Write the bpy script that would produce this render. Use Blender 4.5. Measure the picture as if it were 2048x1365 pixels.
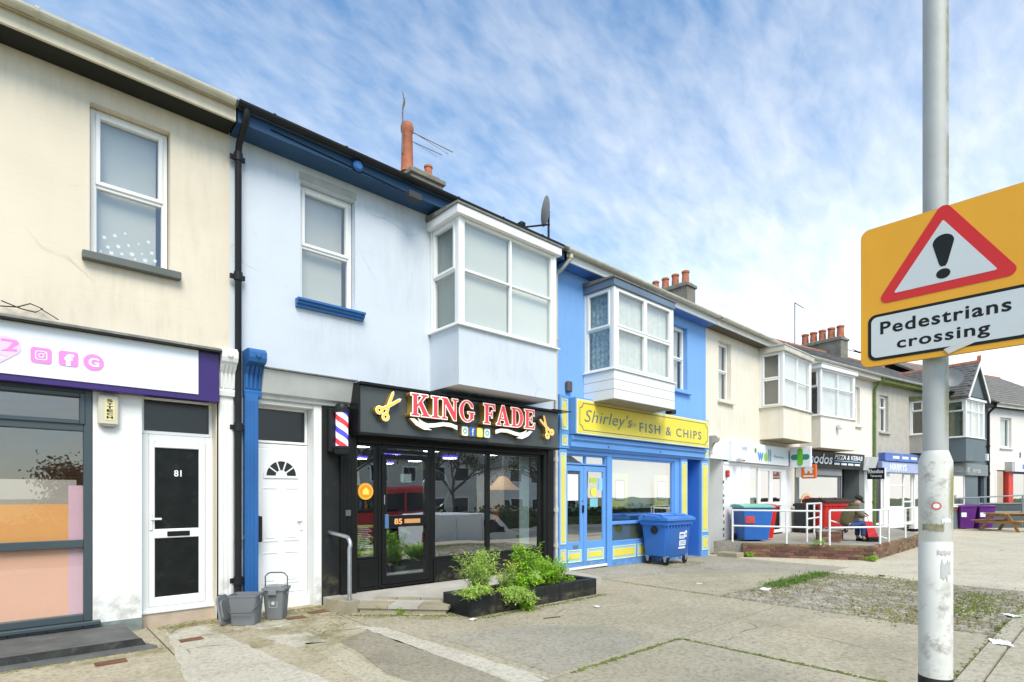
import bpy, bmesh, math, random
from mathutils import Matrix, Vector

random.seed(11)
for _o in list(bpy.data.objects):
    bpy.data.objects.remove(_o)
SC = bpy.context.scene
COL = SC.collection
R = math.radians

# ------------------------------------------------------------------ camera
cd = bpy.data.cameras.new('camera')
cd.sensor_fit = 'HORIZONTAL'; cd.sensor_width = 36.0
cd.lens = 36.0 * 1100 / 2048
cd.shift_y = 0.1501
cd.clip_start = 0.05; cd.clip_end = 2000
CAM = bpy.data.objects.new('camera', cd); COL.objects.link(CAM)
CAM.location = (0, -7.55, 1.5)
CAM.rotation_euler = (R(90), 0, -R(42.133))
SC.camera = CAM

# ------------------------------------------------------------------ sky
SUN_EL, SUN_AZ = 50.0, 204.0          # azimuth measured clockwise from +y
SC.world = bpy.data.worlds.new('World'); SC.world.use_nodes = True
nt = SC.world.node_tree; nt.nodes.clear()
N = nt.nodes.new; L = nt.links.new
def wmath(op, a, b=None, clamp=False):
    n = N('ShaderNodeMath'); n.operation = op; n.use_clamp = clamp
    for i, v in enumerate((a, b)):
        if v is None: continue
        if isinstance(v, (int, float)): n.inputs[i].default_value = v
        else: L(v, n.inputs[i])
    return n.outputs[0]
out = N('ShaderNodeOutputWorld'); bg = N('ShaderNodeBackground'); L(bg.outputs[0], out.inputs[0])
bg.inputs['Strength'].default_value = 0.1
sky = N('ShaderNodeTexSky'); sky.sky_type = 'NISHITA'; sky.sun_disc = False
sky.sun_elevation = R(SUN_EL); sky.sun_rotation = R(SUN_AZ)
sky.air_density = 1.0; sky.dust_density = 0.4; sky.ozone_density = 2.5
tc = N('ShaderNodeTexCoord'); sx = N('ShaderNodeSeparateXYZ'); L(tc.outputs['Generated'], sx.inputs[0])
zc = wmath('ADD', wmath('MAXIMUM', sx.outputs[2], 0.0), 0.42)
cx = N('ShaderNodeCombineXYZ'); L(wmath('DIVIDE', sx.outputs[0], zc), cx.inputs[0]); L(wmath('DIVIDE', sx.outputs[1], zc), cx.inputs[1])
def wnoise(scale, detail, dist, rot=0, sc=(1, 1, 1), rough=0.55, loc=(0, 0, 0)):
    mp = N('ShaderNodeMapping'); mp.inputs['Rotation'].default_value = (0, 0, rot); mp.inputs['Scale'].default_value = sc
    mp.inputs['Location'].default_value = loc
    L(cx.outputs[0], mp.inputs[0]); n = N('ShaderNodeTexNoise'); L(mp.outputs[0], n.inputs[0])
    n.inputs['Scale'].default_value = scale; n.inputs['Detail'].default_value = detail
    n.inputs['Roughness'].default_value = rough; n.inputs['Distortion'].default_value = dist
    return n.outputs[0]
n1 = wnoise(1.1, 3, 0.3, loc=(4.2, 1.7, 0))                       # cloud banks
n2 = wnoise(6.6, 6, 0.3, R(-20), (1.0, 2.0, 1), 0.55)                 # rippled streaks
n3 = wnoise(21.0, 5, 0.3, R(-30), (0.9, 1.9, 1), 0.55)
low = wmath('POWER', wmath('SUBTRACT', 1.0, wmath('MAXIMUM', sx.outputs[2], 0.0)), 2.4)
m = wmath('ADD', wmath('MULTIPLY', n2, 0.46), wmath('MULTIPLY', n3, 0.30))
m = wmath('ADD', m, wmath('MULTIPLY', n1, 0.45))
m = wmath('ADD', m, wmath('MULTIPLY', low, 0.86))
m = wmath('ADD', m, wmath('MULTIPLY', wmath('MAXIMUM', sx.outputs[0], 0.0), 0.24))
mr = N('ShaderNodeMapRange'); mr.interpolation_type = 'LINEAR'; L(m, mr.inputs[0])
mr.inputs[1].default_value = 0.66; mr.inputs[2].default_value = 1.68
mx = N('ShaderNodeMix'); mx.data_type = 'RGBA'
L(mr.outputs[0], mx.inputs[0])
mx.inputs[7].default_value = (7.7, 7.45, 7.0, 1)
bl = N('ShaderNodeMix'); bl.data_type = 'RGBA'; bl.blend_type = 'MULTIPLY'; bl.inputs[0].default_value = 1.0
L(sky.outputs[0], bl.inputs[6]); bl.inputs[7].default_value = (0.80, 1.17, 1.26, 1)
L(bl.outputs[2], mx.inputs[6]); L(mx.outputs[2], bg.inputs[0])

# ------------------------------------------------------------------ sun behind thin cloud
sd = bpy.data.lights.new('sun', 'SUN'); sd.energy = 2.1; sd.angle = R(30); sd.color = (1.0, 0.90, 0.75)
SUN = bpy.data.objects.new('sun', sd); COL.objects.link(SUN)
_d = Vector((math.sin(R(SUN_AZ)) * math.cos(R(SUN_EL)), math.cos(R(SUN_AZ)) * math.cos(R(SUN_EL)), math.sin(R(SUN_EL))))
SUN.rotation_euler = (-_d).to_track_quat('-Z', 'Y').to_euler()
SUN.location = _d * 60
vs_ = SC.view_settings
vs_.view_transform = 'Standard'; vs_.look = 'None'; vs_.gamma = 1.0; vs_.use_curve_mapping = False
vs_.exposure = 1.06

# ------------------------------------------------------------------ materials
MATS = {}
def srgb(h):
    h = h.lstrip('#'); c = [int(h[i:i + 2], 16) / 255 for i in (0, 2, 4)]
    return tuple(x / 12.92 if x <= .04045 else ((x + .055) / 1.055) ** 2.4 for x in c)
def mat(name, col, rough=.6, metal=0., var=.12, vs=1.6, bump=0., bs=60., streak=0., scol=(.25, .22, .16), emit=None, spots=0., spotc=(.1, .1, .08), rnd=0., lines=None, coat=0., crack=0.):
    if name in MATS: return MATS[name]
    if isinstance(col, str): col = srgb(col)
    m = bpy.data.materials.new(name); m.use_nodes = True; MATS[name] = m
    t = m.node_tree; nn = t.nodes.new; lk = t.links.new; b = t.nodes['Principled BSDF']
    b.inputs['Roughness'].default_value = rough; b.inputs['Metallic'].default_value = metal
    b.inputs['Coat Weight'].default_value = coat
    if max(col) < .07: b.inputs['Specular IOR Level'].default_value = .22
    if emit:
        b.inputs['Base Color'].default_value = (*col, 1)
        b.inputs['Emission Color'].default_value = (*emit[0], 1); b.inputs['Emission Strength'].default_value = emit[1]
        return m
    tcn = nn('ShaderNodeTexCoord'); co = tcn.outputs['Object']
    cur = None
    def noise(scale, detail=4, sc=None, dist=0.):
        n = nn('ShaderNodeTexNoise'); n.inputs['Scale'].default_value = scale; n.inputs['Detail'].default_value = detail; n.inputs['Distortion'].default_value = dist
        if sc:
            mp = nn('ShaderNodeMapping'); mp.inputs['Scale'].default_value = sc; lk(co, mp.inputs[0]); lk(mp.outputs[0], n.inputs[0])
        else: lk(co, n.inputs[0])
        return n.outputs[0]
    def ramp(src, a, b_):
        r = nn('ShaderNodeMapRange'); lk(src, r.inputs[0]); r.inputs[1].default_value = a; r.inputs[2].default_value = b_
        return r.outputs[0]
    def mix(fac, c1, c2, mul=1.):
        x = nn('ShaderNodeMix'); x.data_type = 'RGBA'
        if mul != 1.:
            q = nn('ShaderNodeMath'); q.operation = 'MULTIPLY'; lk(fac, q.inputs[0]); q.inputs[1].default_value = mul; fac = q.outputs[0]
        lk(fac, x.inputs[0])
        for i, c in ((6, c1), (7, c2)):
            if isinstance(c, tuple): x.inputs[i].default_value = (*c, 1)
            else: lk(c, x.inputs[i])
        return x.outputs[2]
    d = tuple(max(0, c * (1 - var)) for c in col); l = tuple(min(1, c * (1 + var * .6)) for c in col)
    cur = mix(ramp(noise(vs, 6), .3, .7), d, l)
    if streak: cur = mix(ramp(noise(1.0, 5, (7, 7, .5), .4), .52, .85), cur, scol, streak)
    if spots: cur = mix(ramp(noise(9, 6), .6, .74), cur, spotc, spots)
    if crack:
        vo = nn('ShaderNodeTexVoronoi'); vo.feature = 'DISTANCE_TO_EDGE'; vo.inputs['Scale'].default_value = .75
        ds = nn('ShaderNodeMix'); ds.data_type = 'RGBA'; ds.inputs[0].default_value = .12; lk(co, ds.inputs[6]); nz_ = nn('ShaderNodeTexNoise'); nz_.inputs['Scale'].default_value = 2.5; nz_.inputs['Detail'].default_value = 6; lk(co, nz_.inputs[0]); lk(nz_.outputs['Color'], ds.inputs[7]); lk(ds.outputs[2], vo.inputs[0])
        q_ = nn('ShaderNodeMath'); q_.operation = 'MULTIPLY'; lk(ramp(vo.outputs['Distance'], .006, .0), q_.inputs[0]); lk(ramp(noise(1.3, 2), .52, .62), q_.inputs[1])
        cur = mix(q_.outputs[0], cur, tuple(c * .45 for c in col), crack)
        cur = mix(ramp(noise(.5, 4, None, 1.), .5, .75), cur, tuple(c * .86 for c in col), .8)
        cur = mix(ramp(noise(90, 3), .45, .7), cur, tuple(c * .82 for c in col), .35)
    if rnd:
        oi = nn('ShaderNodeObjectInfo'); h = nn('ShaderNodeHueSaturation'); lk(cur, h.inputs['Color'])
        r = nn('ShaderNodeMapRange'); lk(oi.outputs['Random'], r.inputs[0]); r.inputs[3].default_value = 1 - rnd; r.inputs[4].default_value = 1 + rnd
        lk(r.outputs[0], h.inputs['Value']); cur = h.outputs[0]
    lk(cur, b.inputs['Base Color'])
    if bump or lines:
        bp = nn('ShaderNodeBump'); bp.inputs['Strength'].default_value = max(bump, .3 if lines else 0); bp.inputs['Distance'].default_value = .01
        hsrc = noise(bs, 5)
        if lines:
            mp = nn('ShaderNodeMapping'); mp.inputs['Rotation'].default_value = (R(-90), 0, 0); lk(co, mp.inputs[0])
            br = nn('ShaderNodeTexBrick'); lk(mp.outputs[0], br.inputs[0]); br.inputs['Scale'].default_value = 1.; br.inputs['Brick Width'].default_value = lines[0]; br.inputs['Row Height'].default_value = lines[1]
            br.inputs['Mortar Size'].default_value = lines[2]; br.inputs['Color1'].default_value = br.inputs['Color2'].default_value = (1, 1, 1, 1); br.inputs['Mortar'].default_value = (0, 0, 0, 1)
            ad = nn('ShaderNodeMath'); ad.operation = 'MULTIPLY_ADD'; lk(hsrc, ad.inputs[0]); ad.inputs[1].default_value = bump; lk(br.outputs[0], ad.inputs[2]); hsrc = ad.outputs[0]
        lk(hsrc, bp.inputs['Height']); lk(bp.outputs[0], b.inputs['Normal'])
    return m

def glass(name, tint=(.93, .94, .92), ior=1.9, base=.06, rg=.004):
    if name in MATS: return MATS[name]
    m = bpy.data.materials.new(name); m.use_nodes = True; MATS[name] = m
    t = m.node_tree; t.nodes.clear(); nn = t.nodes.new; lk = t.links.new
    o = nn('ShaderNodeOutputMaterial'); mxs = nn('ShaderNodeMixShader'); fr = nn('ShaderNodeFresnel'); fr.inputs[0].default_value = ior
    tr = nn('ShaderNodeBsdfTransparent'); tr.inputs[0].default_value = (*tint, 1)
    gl = nn('ShaderNodeBsdfGlossy'); gl.inputs['Roughness'].default_value = rg; gl.inputs['Color'].default_value = (1, 1, 1, 1)
    a = nn('ShaderNodeMath'); a.operation = 'ADD'; a.use_clamp = True; lk(fr.outputs[0], a.inputs[0]); a.inputs[1].default_value = base
    tcn = nn('ShaderNodeTexCoord'); n = nn('ShaderNodeTexNoise'); n.inputs['Scale'].default_value = 1.3; n.inputs['Detail'].default_value = 1; lk(tcn.outputs['Object'], n.inputs[0])
    bp = nn('ShaderNodeBump'); bp.inputs['Strength'].default_value = .05; bp.inputs['Distance'].default_value = .05; lk(n.outputs[0], bp.inputs['Height']); lk(bp.outputs[0], gl.inputs['Normal'])
    ge = nn('ShaderNodeNewGeometry'); iv = nn('ShaderNodeMath'); iv.operation = 'SUBTRACT'; iv.inputs[0].default_value = 1.; lk(ge.outputs['Backfacing'], iv.inputs[1])
    mu = nn('ShaderNodeMath'); mu.operation = 'MULTIPLY'; lk(a.outputs[0], mu.inputs[0]); lk(iv.outputs[0], mu.inputs[1]); lk(mu.outputs[0], mxs.inputs[0]); lk(tr.outputs[0], mxs.inputs[1]); lk(gl.outputs[0], mxs.inputs[2]); lk(mxs.outputs[0], o.inputs[0])
    return m

# surfaces
cream = mat('cream_render', (.72, .645, .515), .85, var=.06, vs=.9, bump=.22, bs=45, streak=.12, scol=(.5, .42, .28), lines=(.9, .42, .006), crack=.45)
paleblue = mat('pale_blue_render', (.60, .655, .72), .8, var=.04, vs=1.1, bump=.22, bs=55, streak=.10, scol=(.42, .46, .48), spots=.06, crack=.4)
blue = mat('blue_render', (.195, .41, .78), .75, var=.06, vs=1., bump=.15, bs=50, streak=.15, scol=(.08, .2, .5), crack=.3)
cream2 = mat('ivory_render', (.76, .70, .58), .85, var=.06, bump=.15, bs=40, streak=.28, scol=(.5, .44, .32))
cream3 = mat('pale_ivory_render', (.79, .73, .63), .85, var=.05, bump=.15, bs=40, streak=.22, scol=(.5, .44, .34))
roughcast = mat('grey_roughcast', (.45, .42, .36), .95, var=.12, vs=3, bump=.6, bs=70, streak=.3, scol=(.25, .23, .18))
slategrey = mat('slate_grey_paint', (.13, .165, .175), .7, var=.06, bump=.1, bs=50)
offwhite = mat('off_white_render', (.74, .70, .64), .85, var=.05, bump=.15, bs=40, streak=.15)
whitepaint = mat('white_wall_paint', (.80, .80, .77), .8, var=.05, bump=.2, bs=30, spots=.08, spotc=(.5, .48, .4), streak=.12, scol=(.55, .52, .44))
upvc = mat('white_upvc', (.80, .81, .80), .32, var=.03, streak=.06, scol=(.5, .5, .45))
whitegloss = mat('white_gloss', (.80, .80, .79), .35, var=.03)
eavesblue = mat('eaves_blue_paint', (.011, .06, .145), .5, var=.15, streak=.2, scol=(.01, .04, .1))
trimblue = mat('pilaster_blue_paint', (.02, .125, .36), .5, var=.12, spots=.12, spotc=(.1, .2, .3))
black = mat('black_gloss_paint', (.012, .013, .013), .3, var=.25, spots=.1, spotc=(.06, .06, .055))
blackmatt = mat('black_board', (.018, .019, .019), .55, var=.2, vs=3, spots=.2, spotc=(.06, .06, .05))
blackmetal = mat('black_iron', (.018, .019, .02), .45, var=.2, spots=.15, spotc=(.07, .05, .04))
anth = mat('anthracite_upvc', (.05, .07, .078), .4, var=.06)
slabdark = mat('dark_painted_concrete', (.105, .108, .10), .85, var=.3, vs=4, bump=.4, bs=30, spots=.5, spotc=(.2, .19, .17))
conc = mat('old_concrete', (.30, .28, .24), .9, var=.2, vs=3, bump=.5, bs=40, spots=.35, spotc=(.17, .16, .12))
mossconc = mat('mossy_concrete', (.33, .29, .20), .92, var=.2, vs=3, bump=.5, bs=40, spots=.85, spotc=(.13, .15, .04))
paleconc = mat('pale_concrete', (.42, .395, .34), .9, var=.15, vs=2.5, bump=.4, bs=40, spots=.3, spotc=(.26, .24, .19))
stonef = mat('weathered_grey_board', (.50, .51, .48), .85, var=.12, vs=2.5, bump=.2, bs=30, streak=.4, scol=(.28, .28, .24))
leadgrey = mat('lead_flashing', (.2, .2, .18), .8, var=.3, vs=8, bump=.5, bs=25, spots=.6, spotc=(.42, .4, .33))
slate = mat('roof_slates', (.15, .145, .135), .7, var=.3, vs=5, bump=.3, bs=30, spots=.5, spotc=(.24, .23, .17))
slatemoss = mat('mossy_roof_slates', (.17, .16, .14), .8, var=.3, vs=4, bump=.3, bs=30, spots=.8, spotc=(.28, .24, .09))
terracotta = mat('terracotta', (.42, .14, .07), .8, var=.25, vs=5, bump=.3, bs=25, spots=.3, spotc=(.2, .1, .06))
stackm = mat('chimney_render', (.21, .195, .16), .95, var=.25, vs=4, bump=.5, bs=30, spots=.5, spotc=(.12, .12, .06))
ridgem = mat('red_ridge_tile', (.36, .14, .08), .85, var=.25, vs=6, bump=.2)
gutterw = mat('aged_white_gutter', (.58, .55, .44), .5, var=.15, vs=5, spots=.35, spotc=(.25, .24, .16))
gutterg = mat('grey_gutter', (.5, .49, .45), .5, var=.15, vs=5, spots=.2)
soffdark = mat('dark_soffit', (.022, .024, .02), .7, var=.2)
sillgrey = mat('grey_sill_paint', (.12, .135, .125), .7, var=.15, bump=.2)
steel = mat('galvanised_steel', (.46, .48, .49), .38, metal=.85, var=.1, vs=12)
chrome = mat('chrome', (.7, .7, .7), .15, metal=1., var=0)
purple = mat('purple_board', (.038, .013, .14), .35, var=.12)
signwhite = mat('sign_white', (.76, .79, .82), .35, var=.02)
pink = mat('pink_vinyl', (.80, .25, .62), .5, var=.02)
pinkl = mat('pink_light_vinyl', (.85, .55, .78), .5, var=.02)
gold = mat('gold_return', (.42, .27, .05), .35, metal=.35, var=.1)
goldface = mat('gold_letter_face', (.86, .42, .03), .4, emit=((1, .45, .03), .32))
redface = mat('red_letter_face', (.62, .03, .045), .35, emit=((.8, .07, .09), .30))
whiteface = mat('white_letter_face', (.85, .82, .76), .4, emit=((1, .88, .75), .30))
yellow = mat('yellow_sign_board', (.83, .66, .05), .45, var=.03)
yellowp = mat('yellow_paint', (.78, .63, .07), .55, var=.06)
skyp = mat('pale_blue_moulding', (.33, .58, .72), .55, var=.05)
shopblue = mat('shopfront_blue_paint', (.12, .32, .70), .5, var=.07, spots=.06, spotc=(.2, .35, .6))
shopblue2 = mat('deep_blue_paint', (.05, .2, .68), .45, var=.06)
greyink = mat('grey_sign_letters', (.13, .18, .19), .5, var=.02)
inkblack = mat('sign_black', (.012, .014, .012), .45, var=.02)
paper = mat('paper_white', (.82, .82, .80), .7, var=.03)
G = glass('window_glass')
GB = glass('shop_glass', (.86, .92, .90), 1.7, .42); GS = glass('salon_glass', (.95, .95, .94), 1.6, .10)
GD = glass('dark_glass', (.25, .3, .3), 1.5, .02, .28)
roomm = mat('room_plaster', (.72, .73, .71), .9, var=.03)
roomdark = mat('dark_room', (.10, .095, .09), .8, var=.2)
panebackm = mat('pale_pane_reflection', (.53, .53, .51), .8, var=.02)  # pale grey puts the sky's reflection in the upstairs panes into colour

def leafmat(name, col):
    m = mat(name, col, .55, var=.4, vs=14); t = m.node_tree; b = t.nodes['Principled BSDF']; o = t.nodes['Material Output']
    tl_ = t.nodes.new('ShaderNodeBsdfTranslucent'); mx_ = t.nodes.new('ShaderNodeMixShader'); mx_.inputs[0].default_value = .4
    src = b.inputs['Base Color'].links[0].from_socket; t.links.new(src, tl_.inputs[0]); t.links.new(b.outputs[0], mx_.inputs[1]); t.links.new(tl_.outputs[0], mx_.inputs[2]); t.links.new(mx_.outputs[0], o.inputs[0])
    return m
def film(name, c1, c2, scale, sc, lo, hi, amt):
    """thin dirt, algae or moss: opaque only where the noise says it has grown"""
    m = bpy.data.materials.new(name); m.use_nodes = True; MATS[name] = m; t = m.node_tree; b = t.nodes['Principled BSDF']; b.inputs['Roughness'].default_value = .95
    g = t.nodes.new('ShaderNodeNewGeometry'); mp = t.nodes.new('ShaderNodeMapping'); mp.inputs['Scale'].default_value = sc; t.links.new(g.outputs['Position'], mp.inputs[0])
    n = t.nodes.new('ShaderNodeTexNoise'); n.inputs['Scale'].default_value = scale; n.inputs['Detail'].default_value = 9; n.inputs['Roughness'].default_value = .7; t.links.new(mp.outputs[0], n.inputs[0])
    r = t.nodes.new('ShaderNodeMapRange'); r.inputs[1].default_value = lo; r.inputs[2].default_value = hi; r.inputs[4].default_value = amt; t.links.new(n.outputs[0], r.inputs[0])
    uv = t.nodes.new('ShaderNodeAttribute'); uv.attribute_name = 'fade'; q = t.nodes.new('ShaderNodeMath'); q.operation = 'MULTIPLY'; t.links.new(r.outputs[0], q.inputs[0]); t.links.new(uv.outputs['Fac'], q.inputs[1]); t.links.new(q.outputs[0], b.inputs['Alpha'])
    x = t.nodes.new('ShaderNodeMix'); x.data_type = 'RGBA'; t.links.new(n.outputs[0], x.inputs[0]); x.inputs[6].default_value = (*c1, 1); x.inputs[7].default_value = (*c2, 1); t.links.new(x.outputs[2], b.inputs['Base Color'])
    return m
# ------------------------------------------------------------------ builders
FR = Matrix()
def setframe(x=0, y=0, rz=0, z=0):
    global FR
    FR = Matrix.Translation((x, y, z)) @ Matrix.Rotation(rz, 4, 'Z')
def wm(o):
    return wm(o.parent) @ o.matrix_basis if o.parent else o.matrix_basis
def tag(o, label=None, cat=None, group=None, kind=None):
    if label: o['label'] = label
    if cat: o['category'] = cat
    if group: o['group'] = group
    if kind: o['kind'] = kind
    return o
def thing(name, label, cat, loc=(0, 0, 0), rz=0, group=None):
    o = bpy.data.objects.new(name, None); COL.objects.link(o); o.empty_display_size = .1
    o.matrix_basis = FR @ Matrix.Translation(loc) @ Matrix.Rotation(rz, 4, 'Z')
    return tag(o, label, cat, group)
def link(name, me, m, parent=None, smooth=False, origin='base'):
    """me is in world coordinates; give it a home under parent or an origin at its own base"""
    ob = bpy.data.objects.new(name, me); COL.objects.link(ob)
    if m is not None:
        me.materials.clear(); me.materials.append(m)
    if parent is not None:
        ob.parent = parent; me.transform(wm(parent).inverted())
    else:
        vs = [v.co for v in me.vertices]
        c = Vector(((min(v.x for v in vs) + max(v.x for v in vs)) / 2, (min(v.y for v in vs) + max(v.y for v in vs)) / 2, min(v.z for v in vs)))
        me.transform(Matrix.Translation(-c)); ob.location = c
    if smooth:
        for p in me.polygons: p.use_smooth = True
    return ob
class MB:
    def __init__(s, T=None): s.bm = bmesh.new(); s.T = T or Matrix()
    def v(s, c): return s.bm.verts.new(s.T @ Vector(c))
    def f(s, vs):
        try: return s.bm.faces.new(vs)
        except ValueError: return None
    def quad(s, *p): return s.f([s.v(c) for c in p])
    def box(s, x0, x1, y0, y1, z0, z1, bev=0):
        if x0 > x1: x0, x1 = x1, x0
        if y0 > y1: y0, y1 = y1, y0
        if z0 > z1: z0, z1 = z1, z0
        V = [s.v((x, y, z)) for z in (z0, z1) for y in (y0, y1) for x in (x0, x1)]
        F = [s.f([V[i] for i in q]) for q in ((0, 2, 3, 1), (4, 5, 7, 6), (0, 1, 5, 4), (2, 6, 7, 3), (0, 4, 6, 2), (1, 3, 7, 5))]
        if bev:
            bev = min(bev, .45 * min(x1 - x0, y1 - y0, z1 - z0))
            E_ = list({e for f in F for e in f.edges})
            bmesh.ops.bevel(s.bm, geom=E_, offset=bev, segments=1, affect='EDGES')
        return s
    def prism(s, poly, ax, a, b):
        def P(p, t): return (t, p[0], p[1]) if ax == 'x' else ((p[0], t, p[1]) if ax == 'y' else (p[0], p[1], t))
        A = [s.v(P(p, a)) for p in poly]; B = [s.v(P(p, b)) for p in poly]
        s.f(A); s.f(B[::-1]); n = len(poly)
        for i in range(n): s.f([A[i], A[(i + 1) % n], B[(i + 1) % n], B[i]])
        return s
    def ring(s, c, u, w, r, n): return [s.v(Vector(c) + (u * math.cos(2 * math.pi * i / n) + w * math.sin(2 * math.pi * i / n)) * r) for i in range(n)]
    def cyl(s, p0, p1, r0, r1=None, n=12, cap=True):
        return s.tube([p0, p1], [r0, r0 if r1 is None else r1], n, cap)
    def tube(s, pts, r, n=8, cap=True):
        pts = [Vector(p) for p in pts]; rs = r if isinstance(r, (list, tuple)) else [r] * len(pts)
        prev = None; rings = []; u = None
        for i, p in enumerate(pts):
            d = (pts[min(i + 1, len(pts) - 1)] - pts[max(i - 1, 0)])
            d = d.normalized() if d.length > 1e-9 else Vector((0, 0, 1))
            if u is None:
                u = d.orthogonal().normalized()
            u = (u - d * u.dot(d)); u = u.normalized() if u.length > 1e-6 else d.orthogonal().normalized()
            w = d.cross(u)
            rings.append(s.ring(p, u, w, rs[i], n))
        for A, B in zip(rings, rings[1:]):
            for i in range(n): s.f([A[i], A[(i + 1) % n], B[(i + 1) % n], B[i]])
        if cap: s.f(rings[0][::-1]); s.f(rings[-1])
        return s
    def lathe(s, prof, c=(0, 0, 0), n=16, ax='z'):
        rings = []
        for r, h in prof:
            rg = []
            for i in range(n):
                a = 2 * math.pi * i / n; x, y = r * math.cos(a), r * math.sin(a)
                p = (x, y, h) if ax == 'z' else ((x, h, y) if ax == 'y' else (h, x, y))
                rg.append(s.v((c[0] + p[0], c[1] + p[1], c[2] + p[2])))
            rings.append(rg)
        for A, B in zip(rings, rings[1:]):
            for i in range(n): s.f([A[i], A[(i + 1) % n], B[(i + 1) % n], B[i]])
        s.f(rings[0][::-1]); s.f(rings[-1])
        return s
    def hexa(s, b, t):
        """bottom and top loops of four points"""
        B = [s.v(p) for p in b]; T_ = [s.v(p) for p in t]
        s.f(B[::-1]); s.f(T_)
        for i in range(4): s.f([B[i], B[(i + 1) % 4], T_[(i + 1) % 4], T_[i]])
        return s
    def done(s, name, m, parent=None, smooth=False, norm=True):
        bmesh.ops.remove_doubles(s.bm, verts=s.bm.verts[:], dist=1e-6)
        if norm: bmesh.ops.recalc_face_normals(s.bm, faces=s.bm.faces[:])
        me = bpy.data.meshes.new(name); s.bm.to_mesh(me); s.bm.free()
        me.transform(FR)
        if smooth:
            ob = link(name, me, m, parent, True)
            try: me.set_sharp_from_angle(angle=R(40))
            except Exception: pass
            return ob
        return link(name, me, m, parent)
def bx(name, m, parent, x0, x1, y0, y1, z0, z1, bev=0, T=None):
    return MB(T).box(x0, x1, y0, y1, z0, z1, bev).done(name, m, parent)
def copytree(o, parent=None):
    c = o.copy(); COL.objects.link(c); c.parent = parent
    for ch in list(o.children): copytree(ch, c)
    return c

def grid_film(name, m, parent, P, nu, nv, edge=(1, 1, 1, 1)):
    """sheet P(u, v) whose 'fade' attribute runs out towards the chosen edges (u0, u1, v0, v1)"""
    b = MB(); V = [[b.v(P(i / nu, j / nv)) for j in range(nv + 1)] for i in range(nu + 1)]
    for i in range(nu):
        for j in range(nv): b.f([V[i][j], V[i + 1][j], V[i + 1][j + 1], V[i][j + 1]])
    fades = []
    for i in range(nu + 1):
        for j in range(nv + 1):
            u, v = i / nu, j / nv; f = 1.
            for on, d in zip(edge, (u, 1 - u, v, 1 - v)):
                if on: f *= min(1, d * 3.2)
            fades.append(f)
    b.bm.verts.index_update(); me = bpy.data.meshes.new(name); b.bm.to_mesh(me); b.bm.free(); me.transform(FR)
    a = me.attributes.new('fade', 'FLOAT', 'POINT'); a.data.foreach_set('value', fades)
    return tag(link(name, me, m, parent), kind='stuff')
FACE = Matrix(((1, 0, 0, 0), (0, 0, -1, 0), (0, 1, 0, 0), (0, 0, 0, 1)))     # drawing plane stood up, facing the street (-y)
def curve_mesh(cu):
    ob = bpy.data.objects.new('tmp', cu); COL.objects.link(ob)
    dg = bpy.context.evaluated_depsgraph_get()
    me = bpy.data.meshes.new_from_object(ob.evaluated_get(dg)); bpy.data.objects.remove(ob)
    return me
def text(body, m, parent, x0, x1, z0, z1, y, name='lettering', ext=.002, off=0., shear=0., T=None, spacing=1.):
    cu = bpy.data.curves.new('t', 'FONT'); cu.body = body; cu.size = 1; cu.extrude = 0.5; cu.offset = off; cu.shear = shear; cu.resolution_u = 3; cu.space_character = spacing
    me = curve_mesh(cu)
    xs = [v.co.x for v in me.vertices]; ys = [v.co.y for v in me.vertices]
    ax, bx_, ay, by = min(xs), max(xs), min(ys), max(ys)
    for v in me.vertices:
        v.co = Vector((x0 + (v.co.x - ax) / (bx_ - ax) * (x1 - x0), z0 + (v.co.y - ay) / (by - ay) * (z1 - z0), -y + v.co.z * 2 * ext))
    me.transform(FACE)
    me.transform(FR @ T if T else FR)
    return link(name, me, m, parent)
def shape(polys, m, parent, name, y, ext=.01, off=0., T=None, raw=False):
    """flat outline (list of closed loops in x,z; inner loops are holes) with thickness 2*ext centred on y"""
    cu = bpy.data.curves.new('s', 'CURVE'); cu.dimensions = '2D'; cu.fill_mode = 'BOTH'; cu.extrude = ext; cu.offset = off
    for pl in polys:
        sp = cu.splines.new('POLY'); sp.points.add(len(pl) - 1); sp.use_cyclic_u = True
        for q, p in zip(sp.points, pl): q.co = (p[0], p[1], 0, 1)
    me = curve_mesh(cu)
    me.transform(FACE); me.transform(Matrix.Translation((0, y, 0)))
    me.transform(FR @ T if T else FR)
    return link(name, me, m, parent)
def circ(cx_, cz_, r, n=24, a0=0, a1=360, rz_=None):
    k = n if a1 - a0 >= 360 else n + 1
    return [(cx_ + r * math.cos(R(a0 + (a1 - a0) * i / n)), cz_ + (rz_ or r) * math.sin(R(a0 + (a1 - a0) * i / n))) for i in range(k)]
def rrect(x0, x1, z0, z1, r, n=5):
    P = []
    for cx_, cz_, a in ((x1 - r, z1 - r, 0), (x0 + r, z1 - r, 90), (x0 + r, z0 + r, 180), (x1 - r, z0 + r, 270)):
        P += [(cx_ + r * math.cos(R(a + 90 * i / n)), cz_ + r * math.sin(R(a + 90 * i / n))) for i in range(n + 1)]
    return P

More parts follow.
